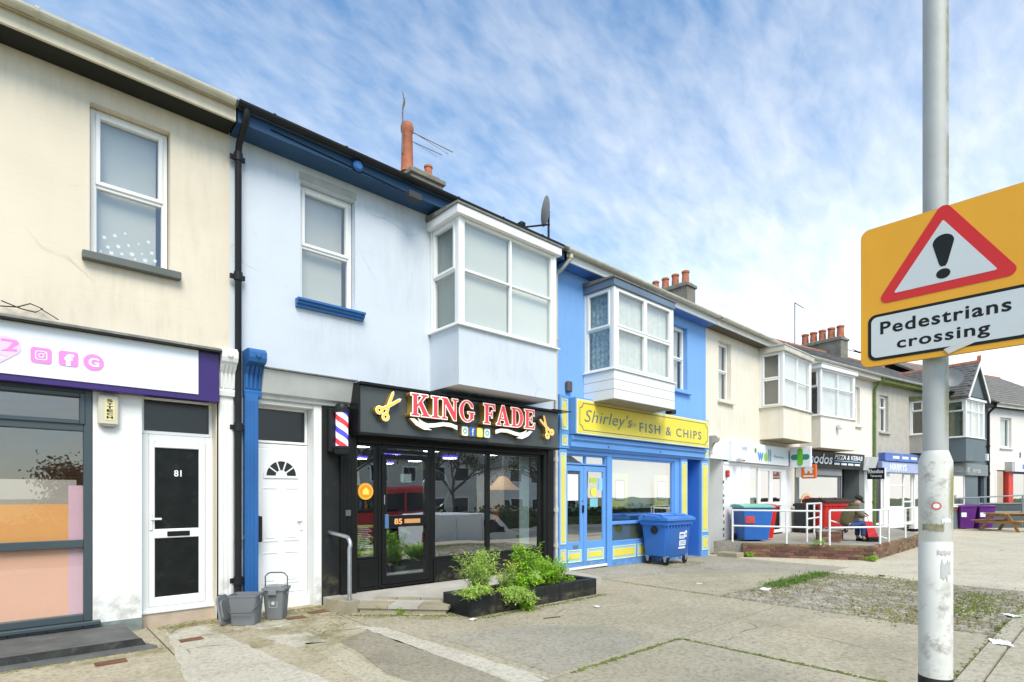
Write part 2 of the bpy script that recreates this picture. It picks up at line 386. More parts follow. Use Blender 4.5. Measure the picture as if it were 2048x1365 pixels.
# ------------------------------------------------------------------ ground
def gz(x, y=0.):
    if x < 8: h = -.05
    elif x < 14: h = -.05 - (x - 8) / 60
    else: h = -.15
    if y < -7.9: h -= min(1., (-7.9 - y) / .9) * .95
    return h
def ground_mat(name, c1, c2, moss=.5, mossc=(.16, .17, .05), speck=.5, crack=.5, wear=None):
    m = bpy.data.materials.new(name); m.use_nodes = True; MATS[name] = m
    t = m.node_tree; nn = t.nodes.new; lk = t.links.new; b = t.nodes['Principled BSDF']; b.inputs['Roughness'].default_value = .92
    g = nn('ShaderNodeNewGeometry'); co = g.outputs['Position']
    def noise(s, d=6, dist=0., rough=.6):
        n = nn('ShaderNodeTexNoise'); n.inputs['Scale'].default_value = s; n.inputs['Detail'].default_value = d; n.inputs['Distortion'].default_value = dist; n.inputs['Roughness'].default_value = rough; lk(co, n.inputs[0]); return n.outputs[0]
    def ramp(src, a, b_, c=0., d=1.):
        r = nn('ShaderNodeMapRange'); lk(src, r.inputs[0]); r.inputs[1].default_value = a; r.inputs[2].default_value = b_; r.inputs[3].default_value = c; r.inputs[4].default_value = d; return r.outputs[0]
    def mix(fac, c1_, c2_):
        x = nn('ShaderNodeMix'); x.data_type = 'RGBA'; lk(fac, x.inputs[0])
        for i, c in ((6, c1_), (7, c2_)):
            if isinstance(c, tuple): x.inputs[i].default_value = (*c, 1)
            else: lk(c, x.inputs[i])
        return x.outputs[2]
    cur = mix(ramp(noise(.7, 8, .6), .35, .65), c1, c2)
    fine = noise(55, 3); cur = mix(ramp(fine, .35, .8, 0, .45), cur, tuple(c * 1.7 for c in c2))
    cur = mix(ramp(noise(22, 5), .48, .68, 0, .6), cur, tuple(c * .55 for c in c1))
    cur = mix(ramp(noise(11, 6, .8), .52, .7, 0, .45), cur, tuple(c * .7 for c in c1))
    cur = mix(ramp(noise(1.7, 8, .9), .54, .72, 0, .32), cur, tuple(c * .62 for c in c1))
    cur = mix(ramp(noise(5, 7, .3), .6, .8, 0, .5), cur, tuple(min(1, c * 1.5) for c in c2))
    if moss:
        q = nn('ShaderNodeMath'); q.operation = 'MULTIPLY'; lk(ramp(noise(1.1, 5, .5), .52, .72), q.inputs[0]); lk(ramp(noise(14, 6), .4, .65, 0, moss), q.inputs[1])
        cur = mix(q.outputs[0], cur, mossc)
    if speck:
        vo = nn('ShaderNodeTexVoronoi'); vo.inputs['Scale'].default_value = 5.5; vo.inputs['Randomness'].default_value = 1; lk(co, vo.inputs[0])
        cur = mix(ramp(vo.outputs['Distance'], .05, .075, speck, 0), cur, (.55, .54, .5))
        vo = nn('ShaderNodeTexVoronoi'); vo.inputs['Scale'].default_value = 9.3; lk(co, vo.inputs[0])
        cur = mix(ramp(vo.outputs['Distance'], .05, .08, speck * .8, 0), cur, (.05, .05, .045))
    if crack:
        vo = nn('ShaderNodeTexVoronoi'); vo.feature = 'DISTANCE_TO_EDGE'; vo.inputs['Scale'].default_value = .55
        ds = nn('ShaderNodeMix'); ds.data_type = 'RGBA'; ds.inputs[0].default_value = .2; lk(co, ds.inputs[6]); nz_ = nn('ShaderNodeTexNoise'); nz_.inputs['Scale'].default_value = 1.6; nz_.inputs['Detail'].default_value = 7; lk(co, nz_.inputs[0]); lk(nz_.outputs['Color'], ds.inputs[7]); lk(ds.outputs[2], vo.inputs[0])
        q_ = nn('ShaderNodeMath'); q_.operation = 'MULTIPLY'; lk(ramp(vo.outputs['Distance'], .0, .007, .85, 0), q_.inputs[0]); lk(ramp(noise(.9, 2), .53, .62), q_.inputs[1])
        cur = mix(q_.outputs[0], cur, (.06, .06, .035))
    lk(cur, b.inputs['Base Color'])
    bp = nn('ShaderNodeBump'); bp.inputs['Strength'].default_value = .5; bp.inputs['Distance'].default_value = .006
    ad = nn('ShaderNodeMath'); ad.operation = 'ADD'; lk(noise(70, 4), ad.inputs[0]); lk(noise(9, 5), ad.inputs[1]); lk(ad.outputs[0], bp.inputs['Height']); lk(bp.outputs[0], b.inputs['Normal'])
    return m
gconc = ground_mat('forecourt_concrete', (0.286, 0.250, 0.172), (0.385, 0.340, 0.242), moss=.5)
gconc2 = ground_mat('forecourt_concrete_warm', (0.312, 0.270, 0.180), (0.416, 0.365, 0.255), moss=.55)
gdark = ground_mat('forecourt_asphalt', (0.255, 0.232, 0.176), (0.338, 0.310, 0.238), moss=.3)
glight = ground_mat('pale_forecourt', (0.416, 0.375, 0.282), (0.520, 0.470, 0.352), moss=.35, speck=.4)
gstrip = ground_mat('pale_trench_strip', (0.405, 0.370, 0.288), (0.486, 0.450, 0.360), moss=.3, speck=.3)
gstrip2 = ground_mat('yellowish_strip', (0.364, 0.330, 0.221), (0.445, 0.400, 0.288), moss=.6, speck=.3)
gkerb = ground_mat('kerb_concrete', (0.322, 0.290, 0.207), (0.437, 0.390, 0.290), moss=.7, speck=.3)
gdark2 = ground_mat('dark_patch_asphalt', (0.214, 0.188, 0.134), (0.297, 0.262, 0.189), moss=.3)
gsoil = mat('moss_in_joints', (.10, .115, .03), .95, var=.4, vs=9, bump=.6, bs=60)
groad = ground_mat('road_asphalt', (.10, .10, .098), (.14, .138, .13), moss=0)

def grid_sheet(name, m, x0, x1, y0, y1, dz, nx, ny, kind='structure', zf=gz):
    b = MB(); V = {}
    for i in range(nx + 1):
        for j in range(ny + 1):
            x = x0 + (x1 - x0) * i / nx; y = y0 + (y1 - y0) * j / ny
            V[i, j] = b.v((x, y, zf(x, y) + dz))
    for i in range(nx):
        for j in range(ny): b.f([V[i, j], V[i + 1, j], V[i + 1, j + 1], V[i, j + 1]])
    o = b.done(name, m, norm=False); return tag(o, kind=kind)
def _edges(a, ks, z):
    return a
b = MB(); xs = [-400, -60, 8, 14, 60, 400]; ys = [-400, -60, -8.8, -7.9, 30, 400]; V = {}
for i, x in enumerate(xs):
    for j, y in enumerate(ys): V[i, j] = b.v((x, y, gz(x, y) - .06))
for i in range(len(xs) - 1):
    for j in range(len(ys) - 1): b.f([V[i, j], V[i + 1, j], V[i + 1, j + 1], V[i, j + 1]])
tag(b.done('ground', gsoil, norm=False), kind='structure')

PAV = None
def slab(poly, m, dz, parent=None, name='paving_slab', inset=.012, th=.03, wob=.0):
    """a cast concrete bay that follows the fall of the ground; poly in plan"""
    c = Vector((sum(p[0] for p in poly) / len(poly), sum(p[1] for p in poly) / len(poly)))
    pts = []
    n = len(poly)
    for i in range(n):
        a = Vector(poly[i]); e = Vector(poly[(i + 1) % n]); k = max(1, int((e - a).length / .13)) if wob else 1
        for q in range(k):
            p = a.lerp(e, q / k)
            if wob: p = p + Vector((random.uniform(-wob, wob), random.uniform(-wob, wob)))
            d = (c - p); pts.append(p + d.normalized() * inset if d.length else p)
    b = MB(); T_ = [b.v((p.x, p.y, gz(p.x, p.y) + dz)) for p in pts]; B_ = [b.v((p.x, p.y, gz(p.x, p.y) + dz - th)) for p in pts]
    b.f(T_)
    for i in range(len(pts)): b.f([T_[i], T_[(i + 1) % len(pts)], B_[(i + 1) % len(pts)], B_[i]])
    bmesh.ops.triangulate(b.bm, faces=[f for f in b.bm.faces if len(f.verts) > 4])
    return b.done(name, m, parent)
PAV = bpy.data.objects.new('pavement', None); COL.objects.link(PAV); tag(PAV, kind='structure')
for poly, m in (
    ([(-9, -1.0), (1.15, -1.0), (1.15, -4.35), (-9, -4.35)], gconc2),
    ([(-9, 0.3), (1.15, 0.3), (1.15, -1.0), (-9, -1.0)], gconc),
    ([(1.15, 0.3), (3.1, 0.3), (3.1, -4.35), (1.15, -4.35)], gconc2),
    ([(3.1, 0.3), (7.98, 0.3), (7.98, -4.35), (3.1, -4.35)], gconc),
    ([(-9, -4.35), (5.32, -4.35), (5.32, -6.62), (-9, -6.62)], gconc),
    ([(5.32, -4.35), (7.98, -4.35), (7.98, -6.62), (5.32, -6.62)], gconc),
    ([(7.98, 0.3), (14, 0.3), (14, -3.42), (7.98, -3.42)], gdark),
    ([(14, 0.3), (60, 0.3), (60, -3.42), (14, -3.42)], glight),
    ([(12.6, -3.42), (14, -3.42), (14, -6.62), (12.6, -6.62)], glight),
    ([(14, -3.42), (24, -3.42), (24, -6.62), (14, -6.62)], glight),
    ([(24, -3.42), (60, -3.42), (60, -7.85), (24, -7.85)], glight),
): slab(poly, m, 0., PAV)
# kerb stones and the channel beside them
KB = bpy.data.objects.new('kerb', None); COL.objects.link(KB); tag(KB, kind='structure')
x = -9.
while x < 24:
    slab([(x, -6.63), (x + .92, -6.63), (x + .92, -6.78), (x, -6.78)], gkerb, .004 + random.uniform(-.004, .006), KB, 'kerb_stone', inset=.006, th=.1); x += .92
x = -9.
while x < 24:
    slab([(x, -6.79), (x + 1.5, -6.79), (x + 1.5, -7.85), (x, -7.85)], gkerb, -.01 + random.uniform(-.004, .004), KB, 'channel_slab', inset=.008); x += 1.5
tag(grid_sheet('road', groad, -200, 200, -24, -8.85, -.035, 2, 1, zf=lambda x, y: -1.05), kind='structure')
# repair strips, patches
for poly, m, nm in (
    ([(1.28, -.22), (1.66, -.3), (1.95, -3.3), (2.3, -5.6), (1.5, -5.6), (1.05, -2.4)], gstrip, 'trench_strip'),
    ([(2.98, -1.45), (3.2, -1.85), (3.34, -4.33), (3.05, -4.33), (3.0, -2.6)], gstrip, 'trench_strip'),
    ([(2.24, -1.85), (2.5, -2.0), (2.36, -3.3), (2.5, -4.3), (2.0, -4.3), (2.16, -3.2)], gstrip2, 'trench_strip'),
    ([(1.98, -1.3), (2.45, -1.42), (2.45, -1.95), (2.1, -1.9)], gstrip, 'concrete_patch'),
    ([(2.0, -.62), (2.6, -.55), (2.62, -.86), (2.1, -.95)], gstrip, 'concrete_patch'),
    ([(2.56, -2.02), (3.0, -1.75), (3.03, -4.32), (2.52, -4.32), (2.4, -3.3)], gdark2, 'asphalt_patch'),
    ([(3.4, -2.5), (4.6, -2.9), (5.2, -3.6), (5.0, -4.2), (3.45, -4.3)], gdark, 'asphalt_patch'),
    ([(8.05, -1.2), (9.5, -1.6), (11.2, -2.4), (12.4, -3.38), (8.05, -3.38)], gconc, 'concrete_patch'),
    ([(6.2, -5.05), (6.9, -4.85), (7.7, -5.2), (7.85, -5.6), (7.3, -5.9), (6.5, -5.7)], gconc2, 'concrete_patch'),
): slab(poly, m, .004, PAV, nm, inset=0, wob=.014)
# moss and grit that has grown in the joints
def moss_line(pts, w, n, parent=PAV, m=None, h=.012):
    b = MB()
    for _ in range(n):
        i = random.randrange(len(pts) - 1); a = Vector(pts[i]); e = Vector(pts[i + 1]); p = a.lerp(e, random.random())
        p += Vector((random.gauss(0, w), random.gauss(0, w))); r = random.uniform(.006, .022); z = gz(p.x, p.y) + .002
        k = random.uniform(0, 6); V_ = [b.v((p.x + r * random.uniform(.6, 1.3) * math.cos(k + q * 1.256), p.y + r * random.uniform(.6, 1.3) * math.sin(k + q * 1.256), z)) for q in range(5)]
        t = b.v((p.x, p.y, z + random.uniform(.3, 1) * h))
        for q in range(5): b.f([V_[q], V_[(q + 1) % 5], t])
    return tag(b.done('moss', m or mossgreen, parent), kind='stuff')
mossgreen = mat('moss_green', (.14, .17, .03), .95, var=.5, vs=12)
mossdry = mat('moss_dry', (.22, .20, .07), .95, var=.4, vs=12)
moss_line([(3.6, -4.35), (5.3, -4.37)], .012, 230); moss_line([(5.32, -4.4), (5.34, -6.5)], .012, 260)
moss_line([(7.98, -1.6), (7.98, -3.5), (7.98, -6.6)], .02, 240, m=mossdry); moss_line([(5.4, -6.63), (11.5, -6.65)], .03, 420)
moss_line([(1.2, -.1), (3.2, -.12)], .05, 300, m=mossdry); moss_line([(-1, -1.0), (1.1, -1.02)], .03, 180, m=mossdry)
moss_line([(1.7, -.35), (3.3, -.75), (2.2, -1.9)], .12, 260, m=mossdry, h=.006); moss_line([(3.2, -.95), (4.2, -1.85)], .03, 200)
moss_line([(4.2, -2.2), (6.8, -2.18)], .03, 260); moss_line([(8.1, -.05), (13.6, -.05)], .02, 120, m=mossdry)
moss_line([(10.7, -.7), (12, -.9)], .2, 120, m=mossdry)

mfm = bpy.data.materials.new('moss_film'); mfm.use_nodes = True; MATS['moss_film'] = mfm
_t = mfm.node_tree; _b = _t.nodes['Principled BSDF']; _b.inputs['Roughness'].default_value = .95
_g = _t.nodes.new('ShaderNodeNewGeometry'); _n = _t.nodes.new('ShaderNodeTexNoise'); _n.inputs['Scale'].default_value = 2.2; _n.inputs['Detail'].default_value = 9; _n.inputs['Roughness'].default_value = .72; _t.links.new(_g.outputs['Position'], _n.inputs[0])
_r = _t.nodes.new('ShaderNodeMapRange'); _r.inputs[1].default_value = .47; _r.inputs[2].default_value = .66; _r.inputs[4].default_value = .45; _t.links.new(_n.outputs[0], _r.inputs[0]); _t.links.new(_r.outputs[0], _b.inputs['Alpha'])
_n2 = _t.nodes.new('ShaderNodeTexNoise'); _n2.inputs['Scale'].default_value = 7; _n2.inputs['Detail'].default_value = 6; _t.links.new(_g.outputs['Position'], _n2.inputs[0]); _c = _t.nodes.new('ShaderNodeMix'); _c.data_type = 'RGBA'; _t.links.new(_n2.outputs[0], _c.inputs[0]); _c.inputs[6].default_value = (.12, .13, .03, 1); _c.inputs[7].default_value = (.30, .26, .08, 1); _t.links.new(_c.outputs[2], _b.inputs['Base Color'])
for poly in ([(1.3, .05), (3.1, .02), (3.3, -.5), (3.1, -1.0), (2.9, -1.5), (2.7, -2.1), (2.2, -2.3), (1.8, -1.7), (1.6, -.9), (1.25, -.4)], [(3.1, -1.1), (4.1, -2.1), (5.4, -2.4), (6.9, -2.3), (6.8, -2.08), (4.3, -2.1), (3.4, -.95)], [(-2, -1.0), (1.2, -1.05), (1.1, -1.3), (-2, -1.3)], [(10.5, -.2), (12.2, -.2), (12.4, -1.0), (10.6, -1.1)], [(8.2, -3.5), (12.5, -3.5), (12.5, -6.5), (8.2, -6.5)]):
    tag(slab(poly, mfm, .011, PAV, 'moss_film', inset=0, wob=.05, th=.001), kind='stuff')
# small setts of the old crossing
sett_m = mat('stone_setts', (.36, .325, .255), .9, var=.45, vs=7, bump=.3, bs=50)
b = MB(); xx = 8.08
while xx < 12.55:
    yy = -3.48 + random.uniform(-.04, .04)
    while yy > -6.55:
        w = random.uniform(.085, .115); l = random.uniform(.08, .12)
        if random.random() > .05:
            z = gz(xx) + random.uniform(-.008, .003); k = .012
            b.hexa([(xx, yy, z - .03), (xx + w, yy, z - .03), (xx + w, yy - l, z - .03), (xx, yy - l, z - .03)],
                   [(xx + k, yy - k, z + random.uniform(0, .006)), (xx + w - k, yy - k, z + random.uniform(0, .006)), (xx + w - k, yy - l + k, z + random.uniform(0, .006)), (xx + k, yy - l + k, z + random.uniform(0, .006))])
        yy -= l + .012
    xx += .125
tag(b.done('stone_setts', sett_m, PAV), kind='stuff')
moss_line([(8.3, -3.8), (12.4, -3.8), (12.3, -5.2), (8.4, -5.2), (8.5, -6.3), (12.2, -6.3)], .3, 2600, m=mossdry, h=.02)
moss_line([(9, -5.9), (10, -6.2), (11.5, -6.0)], .18, 700, h=.03)
grassm = mat('grass_blades', (.12, .21, .025), .8, var=.4, vs=20)
def grass(pts, w, n, h, name='grass_tufts'):
    b = MB()
    for _ in range(n):
        i = random.randrange(len(pts) - 1); p = Vector(pts[i]).lerp(Vector(pts[i + 1]), random.random()) + Vector((random.gauss(0, w), random.gauss(0, w)))
        z = gz(p.x, p.y) - .005; a = random.uniform(0, 6.28); hh = h * random.uniform(.4, 1.1); le = random.uniform(.2, .9) * hh; wd = .004
        dx, dy = math.cos(a), math.sin(a)
        A = b.v((p.x - dy * wd, p.y + dx * wd, z)); B_ = b.v((p.x + dy * wd, p.y - dx * wd, z)); C = b.v((p.x + dx * le * .4 + dy * wd, p.y + dy * le * .4 - dx * wd, z + hh * .65)); D_ = b.v((p.x + dx * le * .4 - dy * wd, p.y + dy * le * .4 + dx * wd, z + hh * .65)); E_ = b.v((p.x + dx * le, p.y + dy * le, z + hh))
        b.f([A, B_, C, D_]); b.f([D_, C, E_])
    return tag(b.done(name, grassm, norm=False), 'low green grass growing over the old stone setts', 'grass', kind='stuff')
grass([(9.6, -3.55), (10.8, -3.5), (12.4, -3.45)], .10, 3000, .06)

# ------------------------------------------------------------------ house kit
def wall_holes(root, x0, x1, z0, z1, holes, m, thk=.24, name='wall', y=0.):
    xs = sorted({x0, x1, *[h[0] for h in holes], *[h[1] for h in holes]}); zs = sorted({z0, z1, *[h[2] for h in holes], *[h[3] for h in holes]})
    xs = [v for v in xs if x0 <= v <= x1]; zs = [v for v in zs if z0 <= v <= z1]
    b = MB()
    for i in range(len(xs) - 1):
        for j in range(len(zs) - 1):
            cx_, cz_ = (xs[i] + xs[i + 1]) / 2, (zs[j] + zs[j + 1]) / 2
            if any(h[0] < cx_ < h[1] and h[2] < cz_ < h[3] for h in holes): continue
            b.quad((xs[i], y, zs[j]), (xs[i + 1], y, zs[j]), (xs[i + 1], y, zs[j + 1]), (xs[i], y, zs[j + 1]))
            b.quad((xs[i], y + thk, zs[j]), (xs[i], y + thk, zs[j + 1]), (xs[i + 1], y + thk, zs[j + 1]), (xs[i + 1], y + thk, zs[j]))
    for h in holes:
        a, c, d, e = h
        b.quad((a, y, d), (a, y, e), (a, y + thk, e), (a, y + thk, d)); b.quad((c, y, d), (c, y + thk, d), (c, y + thk, e), (c, y, e))
        b.quad((a, y, e), (c, y, e), (c, y + thk, e), (a, y + thk, e)); b.quad((a, y, d), (a, y + thk, d), (c, y + thk, d), (c, y, d))
    return b.done(name, m, root, norm=False)
def room(root, x0, x1, y0, y1, z0, z1, m, name='interior', floor=None):
    b = MB()
    b.quad((x0, y1, z0), (x1, y1, z0), (x1, y1, z1), (x0, y1, z1)); b.quad((x0, y0, z0), (x0, y1, z0), (x0, y1, z1), (x0, y0, z1)); b.quad((x1, y0, z0), (x1, y0, z1), (x1, y1, z1), (x1, y1, z0))
    b.quad((x0, y0, z1), (x0, y1, z1), (x1, y1, z1), (x1, y0, z1)); b.quad((x0, y0, z0), (x1, y0, z0), (x1, y1, z0), (x0, y1, z0))
    return b.done(name, m, root, norm=False)
def casement(parent, T, w, h, vs=(), hs=(), fw=.06, dep=.07, fm=None, gm=None, name='window', sash=(), pane_backing=None, bw=None, pp=None):
    fm = fm or upvc; gm = gm or G; bw = bw or fw * .8
    b = MB(T)
    b.box(0, fw, 0, dep, 0, h, .006); b.box(w - fw, w, 0, dep, 0, h, .006); b.box(fw, w - fw, .001, dep - .001, 0, fw, .006); b.box(fw, w - fw, .001, dep - .001, h - fw, h, .006)
    X = [fw - bw / 2] + list(vs) + [w - fw + bw / 2]; Z = [fw - bw / 2] + list(hs) + [h - fw + bw / 2]
    for q in vs: b.box(q - bw / 2, q + bw / 2, .002, dep - .002, fw, h - fw, .005)
    for q in hs: b.box(fw, w - fw, .004, dep - .004, q - bw / 2, q + bw / 2, .005)
    for (i, j) in sash:
        a, c, d, e = X[i] + bw / 2 - .012, X[i + 1] - bw / 2 + .012, Z[j] + bw / 2 - .012, Z[j + 1] - bw / 2 + .012; s = .045
        b.box(a, a + s, -.016, dep * .8, d, e, .006); b.box(c - s, c, -.016, dep * .8, d, e, .006); b.box(a + s, c - s, -.015, dep * .79, d, d + s, .006); b.box(a + s, c - s, -.015, dep * .79, e - s, e, .006)
    W = b.done(name, fm, parent)
    for i in range(len(X) - 1):
        for j in range(len(Z) - 1):
            bx('pane', gm, pp or W, X[i] + bw / 2 - .005, X[i + 1] - bw / 2 + .005, dep * .45, dep * .45 + .005, Z[j] + bw / 2 - .005, Z[j + 1] - bw / 2 + .005, T=T)
    if pane_backing: bx('pane_backing', pane_backing, W, fw * .5, w - fw * .5 - .07, dep + .05, dep + .056, fw * .5, h - fw * .5, T=T)  # added sheet behind the panes, coloured for their flat look
    return W
TR = Matrix.Translation
def eaves(root, x0, x1, gm, fm, sm, gx0=None, gx1=None, zg=6.25):
    MB().prism([(.0, 6.04), (-.30, 6.06), (-.30, 6.09), (.0, 6.09)], 'x', x0, x1).done('soffit', sm, root)
    b = MB(); b.box(x0, x1, -.335, -.30, 6.045, 6.24, .004); b.prism([(-.335, 6.2), (-.365, 6.225), (-.365, 6.25), (-.335, 6.25)], 'x', x0, x1); b.done('fascia_board', fm, root)
    prof = [(-.41 + .062 * math.cos(R(a)), zg + .062 * math.sin(R(a))) for a in range(180, 361, 22)]
    prof += [(-.41 + .056 * math.cos(R(a)), zg + .056 * math.sin(R(a))) for a in range(360, 179, -22)]
    g = MB(); g.prism(prof, 'x', gx0 if gx0 is not None else x0, gx1 if gx1 is not None else x1)
    k = (gx0 if gx0 is not None else x0) + .4
    while k < x1:
        g.prism([(-.41 + .068 * math.cos(R(a)), zg + .066 * math.sin(R(a))) for a in range(180, 361, 30)] + [(-.345, zg), (-.345, zg + .01), (-.475, zg + .01)], 'x', k, k + .03); k += .95
    g.done('gutter', gm, root)
def roof(root, x0, x1, m, rise=2.85, run=5.0, ridge=True):
    z0 = 6.285; b = MB()
    b.prism([(-.43, z0 - .03), (run, z0 + rise), (run + 5, z0 - .03), (run + 5, z0 - .15), (run, z0 + rise - .12), (-.38, z0 - .09)], 'x', x0, x1)
    r = b.done('roof', m, root)
    n = int((x1 - x0) / .32)
    if ridge:
        for i in range(n):
            a = x0 + (x1 - x0) * i / n; e = x0 + (x1 - x0) * (i + 1) / n - .008
            MB().prism([(run - .14, z0 + rise - .09), (run - .09, z0 + rise + .03), (run, z0 + rise + .07), (run + .09, z0 + rise + .03), (run + .14, z0 + rise - .09)], 'x', a, e).done('ridge_tile', ridgem, r)
    return r
def slates(root, x0, x1, m, rise=2.85, run=5.0, rows=16, y0=-.43, every=.30):
    """courses of slates laid over the front slope, each with its own lap"""
    z0 = 6.285; b = MB(); Lr = math.hypot(run + .43, rise + .03); dy, dz = (run + .43) / Lr, (rise + .03) / Lr
    for i in range(rows):
        s0 = Lr * i / rows; s1 = Lr * (i + 1) / rows + .03; xo = x0 + (every / 2 if i % 2 else 0); xa = x0
        while xa < x1 - .01:
            xe = min(x1, (xo if xa < xo else xa + every)); 
            if xe <= xa: xe = xa + every
            lift = .012 + random.uniform(0, .01)
            P = lambda x, s, l: (x, -.43 + dy * s - dz * l, z0 - .03 + dz * s + dy * l)
            b.quad(P(xa + .004, s0, lift), P(xe - .004, s0, lift + random.uniform(0, .006)), P(xe - .004, s1, .004), P(xa + .004, s1, .004))
            b.quad(P(xa + .004, s0, 0), P(xe - .004, s0, 0), P(xe - .004, s0, lift), P(xa + .004, s0, lift))
            xa = xe
    return tag(b.done('slate_courses', m, root, norm=False), kind='stuff')
def shell(root, x0, x1, m=None):
    b = MB(); y1 = 9.6
    b.quad((x0, .24, -.4), (x0, .24, 6.25), (x0, y1, 6.25), (x0, y1, -.4)); b.quad((x1, .24, -.4), (x1, y1, -.4), (x1, y1, 6.25), (x1, .24, 6.25)); b.quad((x0, y1, -.4), (x0, y1, 6.25), (x1, y1, 6.25), (x1, y1, -.4))
    b.prism([(.24, 6.2), (9.6, 6.2), (5, 8.9)], 'x', x0 + .001, x0 + .02); b.prism([(.24, 6.2), (9.6, 6.2), (5, 8.9)], 'x', x1 - .02, x1 - .001)
    b.done('outer_wall', m or cream2, root, norm=False)
def upper_window(root, x0, x1, z0, z1, hs, sash, pane_backing=None, rec=.11, sill=None, sillm=None, so=.07, fm=None, vs=()):
    T = TR((x0 + .01, rec, z0 + .005))
    W = casement(root, T, x1 - x0 - .02, z1 - z0 - .01, vs, hs, fm=fm, sash=sash, pane_backing=pane_backing)
    if sill == 'slab': bx('sill', sillm, W, x0 - so, x1 + so + .03, -.09, rec, z0 - .09, z0 - .002, .008)
    elif sill == 'moulded':
        MB().prism([(rec, z0), (-.12, z0 - .005), (-.12, z0 - .035), (-.09, z0 - .04), (-.09, z0 - .07), (-.055, z0 - .085), (-.055, z0 - .115), (rec, z0 - .115)], 'x', x0 - so, x1 + so + .04).done('sill', sillm, W)
    return W
LEFT = lambda x, y, z: Matrix(((0, 1, 0, x), (-1, 0, 0, y), (0, 0, 1, z), (0, 0, 0, 1)))
RIGHT = lambda x, y, z: Matrix(((0, -1, 0, x), (1, 0, 0, y), (0, 0, 1, z), (0, 0, 0, 1)))
def curtain(parent, x0, x1, y, z0, z1, m, amp=.018, k=26., name='curtain'):
    b = MB(); n = int((x1 - x0) / .025); P = [(x0 + (x1 - x0) * i / n, y + amp * math.sin(k * i * .11 + math.sin(i * .7))) for i in range(n + 1)]
    A = [b.v((p[0], p[1], z0)) for p in P]; B_ = [b.v((p[0], p[1], z1)) for p in P]
    for i in range(n): b.f([A[i], A[i + 1], B_[i + 1], B_[i]])
    return b.done(name, m, parent, norm=False)
def bay(root, x0, x1, yo, zb, zs, zt, basem, fm=None, roofm=None, capm=None, hs=None, vs=None, boards=0, sash_side=((0, 1),), front_sash=(), zr=None, undm=None, ledge=.05, hood=.07, ledm=None, gf=None, bl=None):
    fm = fm or upvc; h = zt - zs; w = x1 - x0; d = -yo
    hs = hs if hs is not None else [h * .52]; vs = vs if vs is not None else [w / 2]
    b = MB(); b.box(x0, x1, yo, -.001, zb, zs - .03)
    B = b.done('bay_window', basem, root)
    if undm: bx('underside', undm, B, x0 + .01, x1 - .01, yo + .01, -.005, zb - .012, zb - .001)
    if boards:
        bh = (zs - .03 - zb) / boards
        for i in range(boards):
            z = zb + i * bh
            bx('board', basem, B, x0 - .018, x1 + .018, yo - .018, yo - .002, z + .005, z + bh - .004, .004)
            bx('board', basem, B, x0 - .018, x0 - .002, yo + .0, -.002, z + .005, z + bh - .004, .004)
    bx('ledge', ledm or fm, B, x0 - ledge, x1 + ledge, yo - ledge, -.002, zs - .03, zs, .006)
    cp = .075
    for px in (x0, x1 - cp): bx('corner_post', fm, B, px, px + cp, yo, yo + cp, zs, zt, .006)
    for px in (x0, x1 - .05): bx('wall_post', fm, B, px, px + .05, -.05, -.002, zs, zt, .004)
    if bl:  # added sheets coloured like pane reflections: pale sky in front, darker side
        bx('pane_backing', bl[0], B, x0 + cp, (x0 + x1) / 2 - .02, yo + .10, yo + .104, zs + .02, zt - .02); bx('pane_backing', bl[2] if len(bl) > 2 else bl[0], B, (x0 + x1) / 2 + .05, x1 - cp, yo + .13, yo + .134, zs + .02, zt - .02)
        bx('pane_backing', bl[1], B, x0 + .10, x0 + .104, yo + .11, -.05, zs + .02, zt - .02)
    casement(B, TR((x0 + cp, yo + .012, zs)), w - 2 * cp, h, [v - cp for v in vs], hs, fw=.05, fm=fm, gm=gf, name='frame', sash=front_sash, pp=B)
    casement(B, LEFT(x0 + .012, -.05, zs), d - cp - .05, h, (), hs, fw=.05, fm=fm, name='frame', sash=sash_side, pp=B)
    casement(B, RIGHT(x1 - .012, yo + cp, zs), d - cp - .05, h, (), hs, fw=.05, fm=fm, name='frame', sash=sash_side, pp=B)
    zr = zr or zt + .15
    r = MB(); r.box(x0 - hood, x1 + hood, yo - hood, -.002, zt, zr - .03, .008); r.done('roof_fascia', roofm or fm, B)
    MB().prism([(yo - hood - .02, zr - .03), (yo - hood - .02, zr), (-.002, zr + .06), (-.002, zr - .03)], 'x', x0 - hood - .02, x1 + hood + .02).done('bay_roof', capm or leadgrey, B)
    return B
def console(root, x0, x1, zt, m, proj=.26, h=.55, name='console', disc=True):
    prof = [(.0, zt - h), (-.09, zt - h), (-.10, zt - h + .06), (-.07, zt - h + .09), (-.09, zt - .3), (-.16, zt - .2), (-proj + .02, zt - .17), (-proj, zt - .12), (-proj, zt - .05), (-proj + .06, zt), (.0, zt)]
    c = MB().prism(prof, 'x', x0, x1).done(name, m, root)
    w = (x1 - x0)
    for k in range(4):
        xx = x0 + w * (k + .5) / 4
        MB().prism([(-.088, zt - h + .1), (-.112, zt - .3), (-.18, zt - .2), (-.16, zt - .2), (-.085, zt - .3), (-.07, zt - h + .1)], 'x', xx - w * .07, xx + w * .07).done('flute', m, c)
    if disc: MB().lathe([(.0, -proj - .022), (.028, -proj - .022), (.034, -proj - .012), (.034, -proj + .01)], ((x0 + x1) / 2, 0, zt - .09), 16, 'y').done('boss', m, c)
    return c
def pilaster(root, x0, x1, z0, z1, m, y=-.08, flutes=3, name='pilaster'):
    p = bx(name, m, root, x0, x1, y, -.001, z0, z1, .008)
    w = (x1 - x0) / (flutes * 2 + 1)
    for k in range(flutes): bx('reed', m, p, x0 + w * (2 * k + 1), x0 + w * (2 * k + 2), y - .012, y - .001, z0 + .25, z1 - .1, .004)
    return p
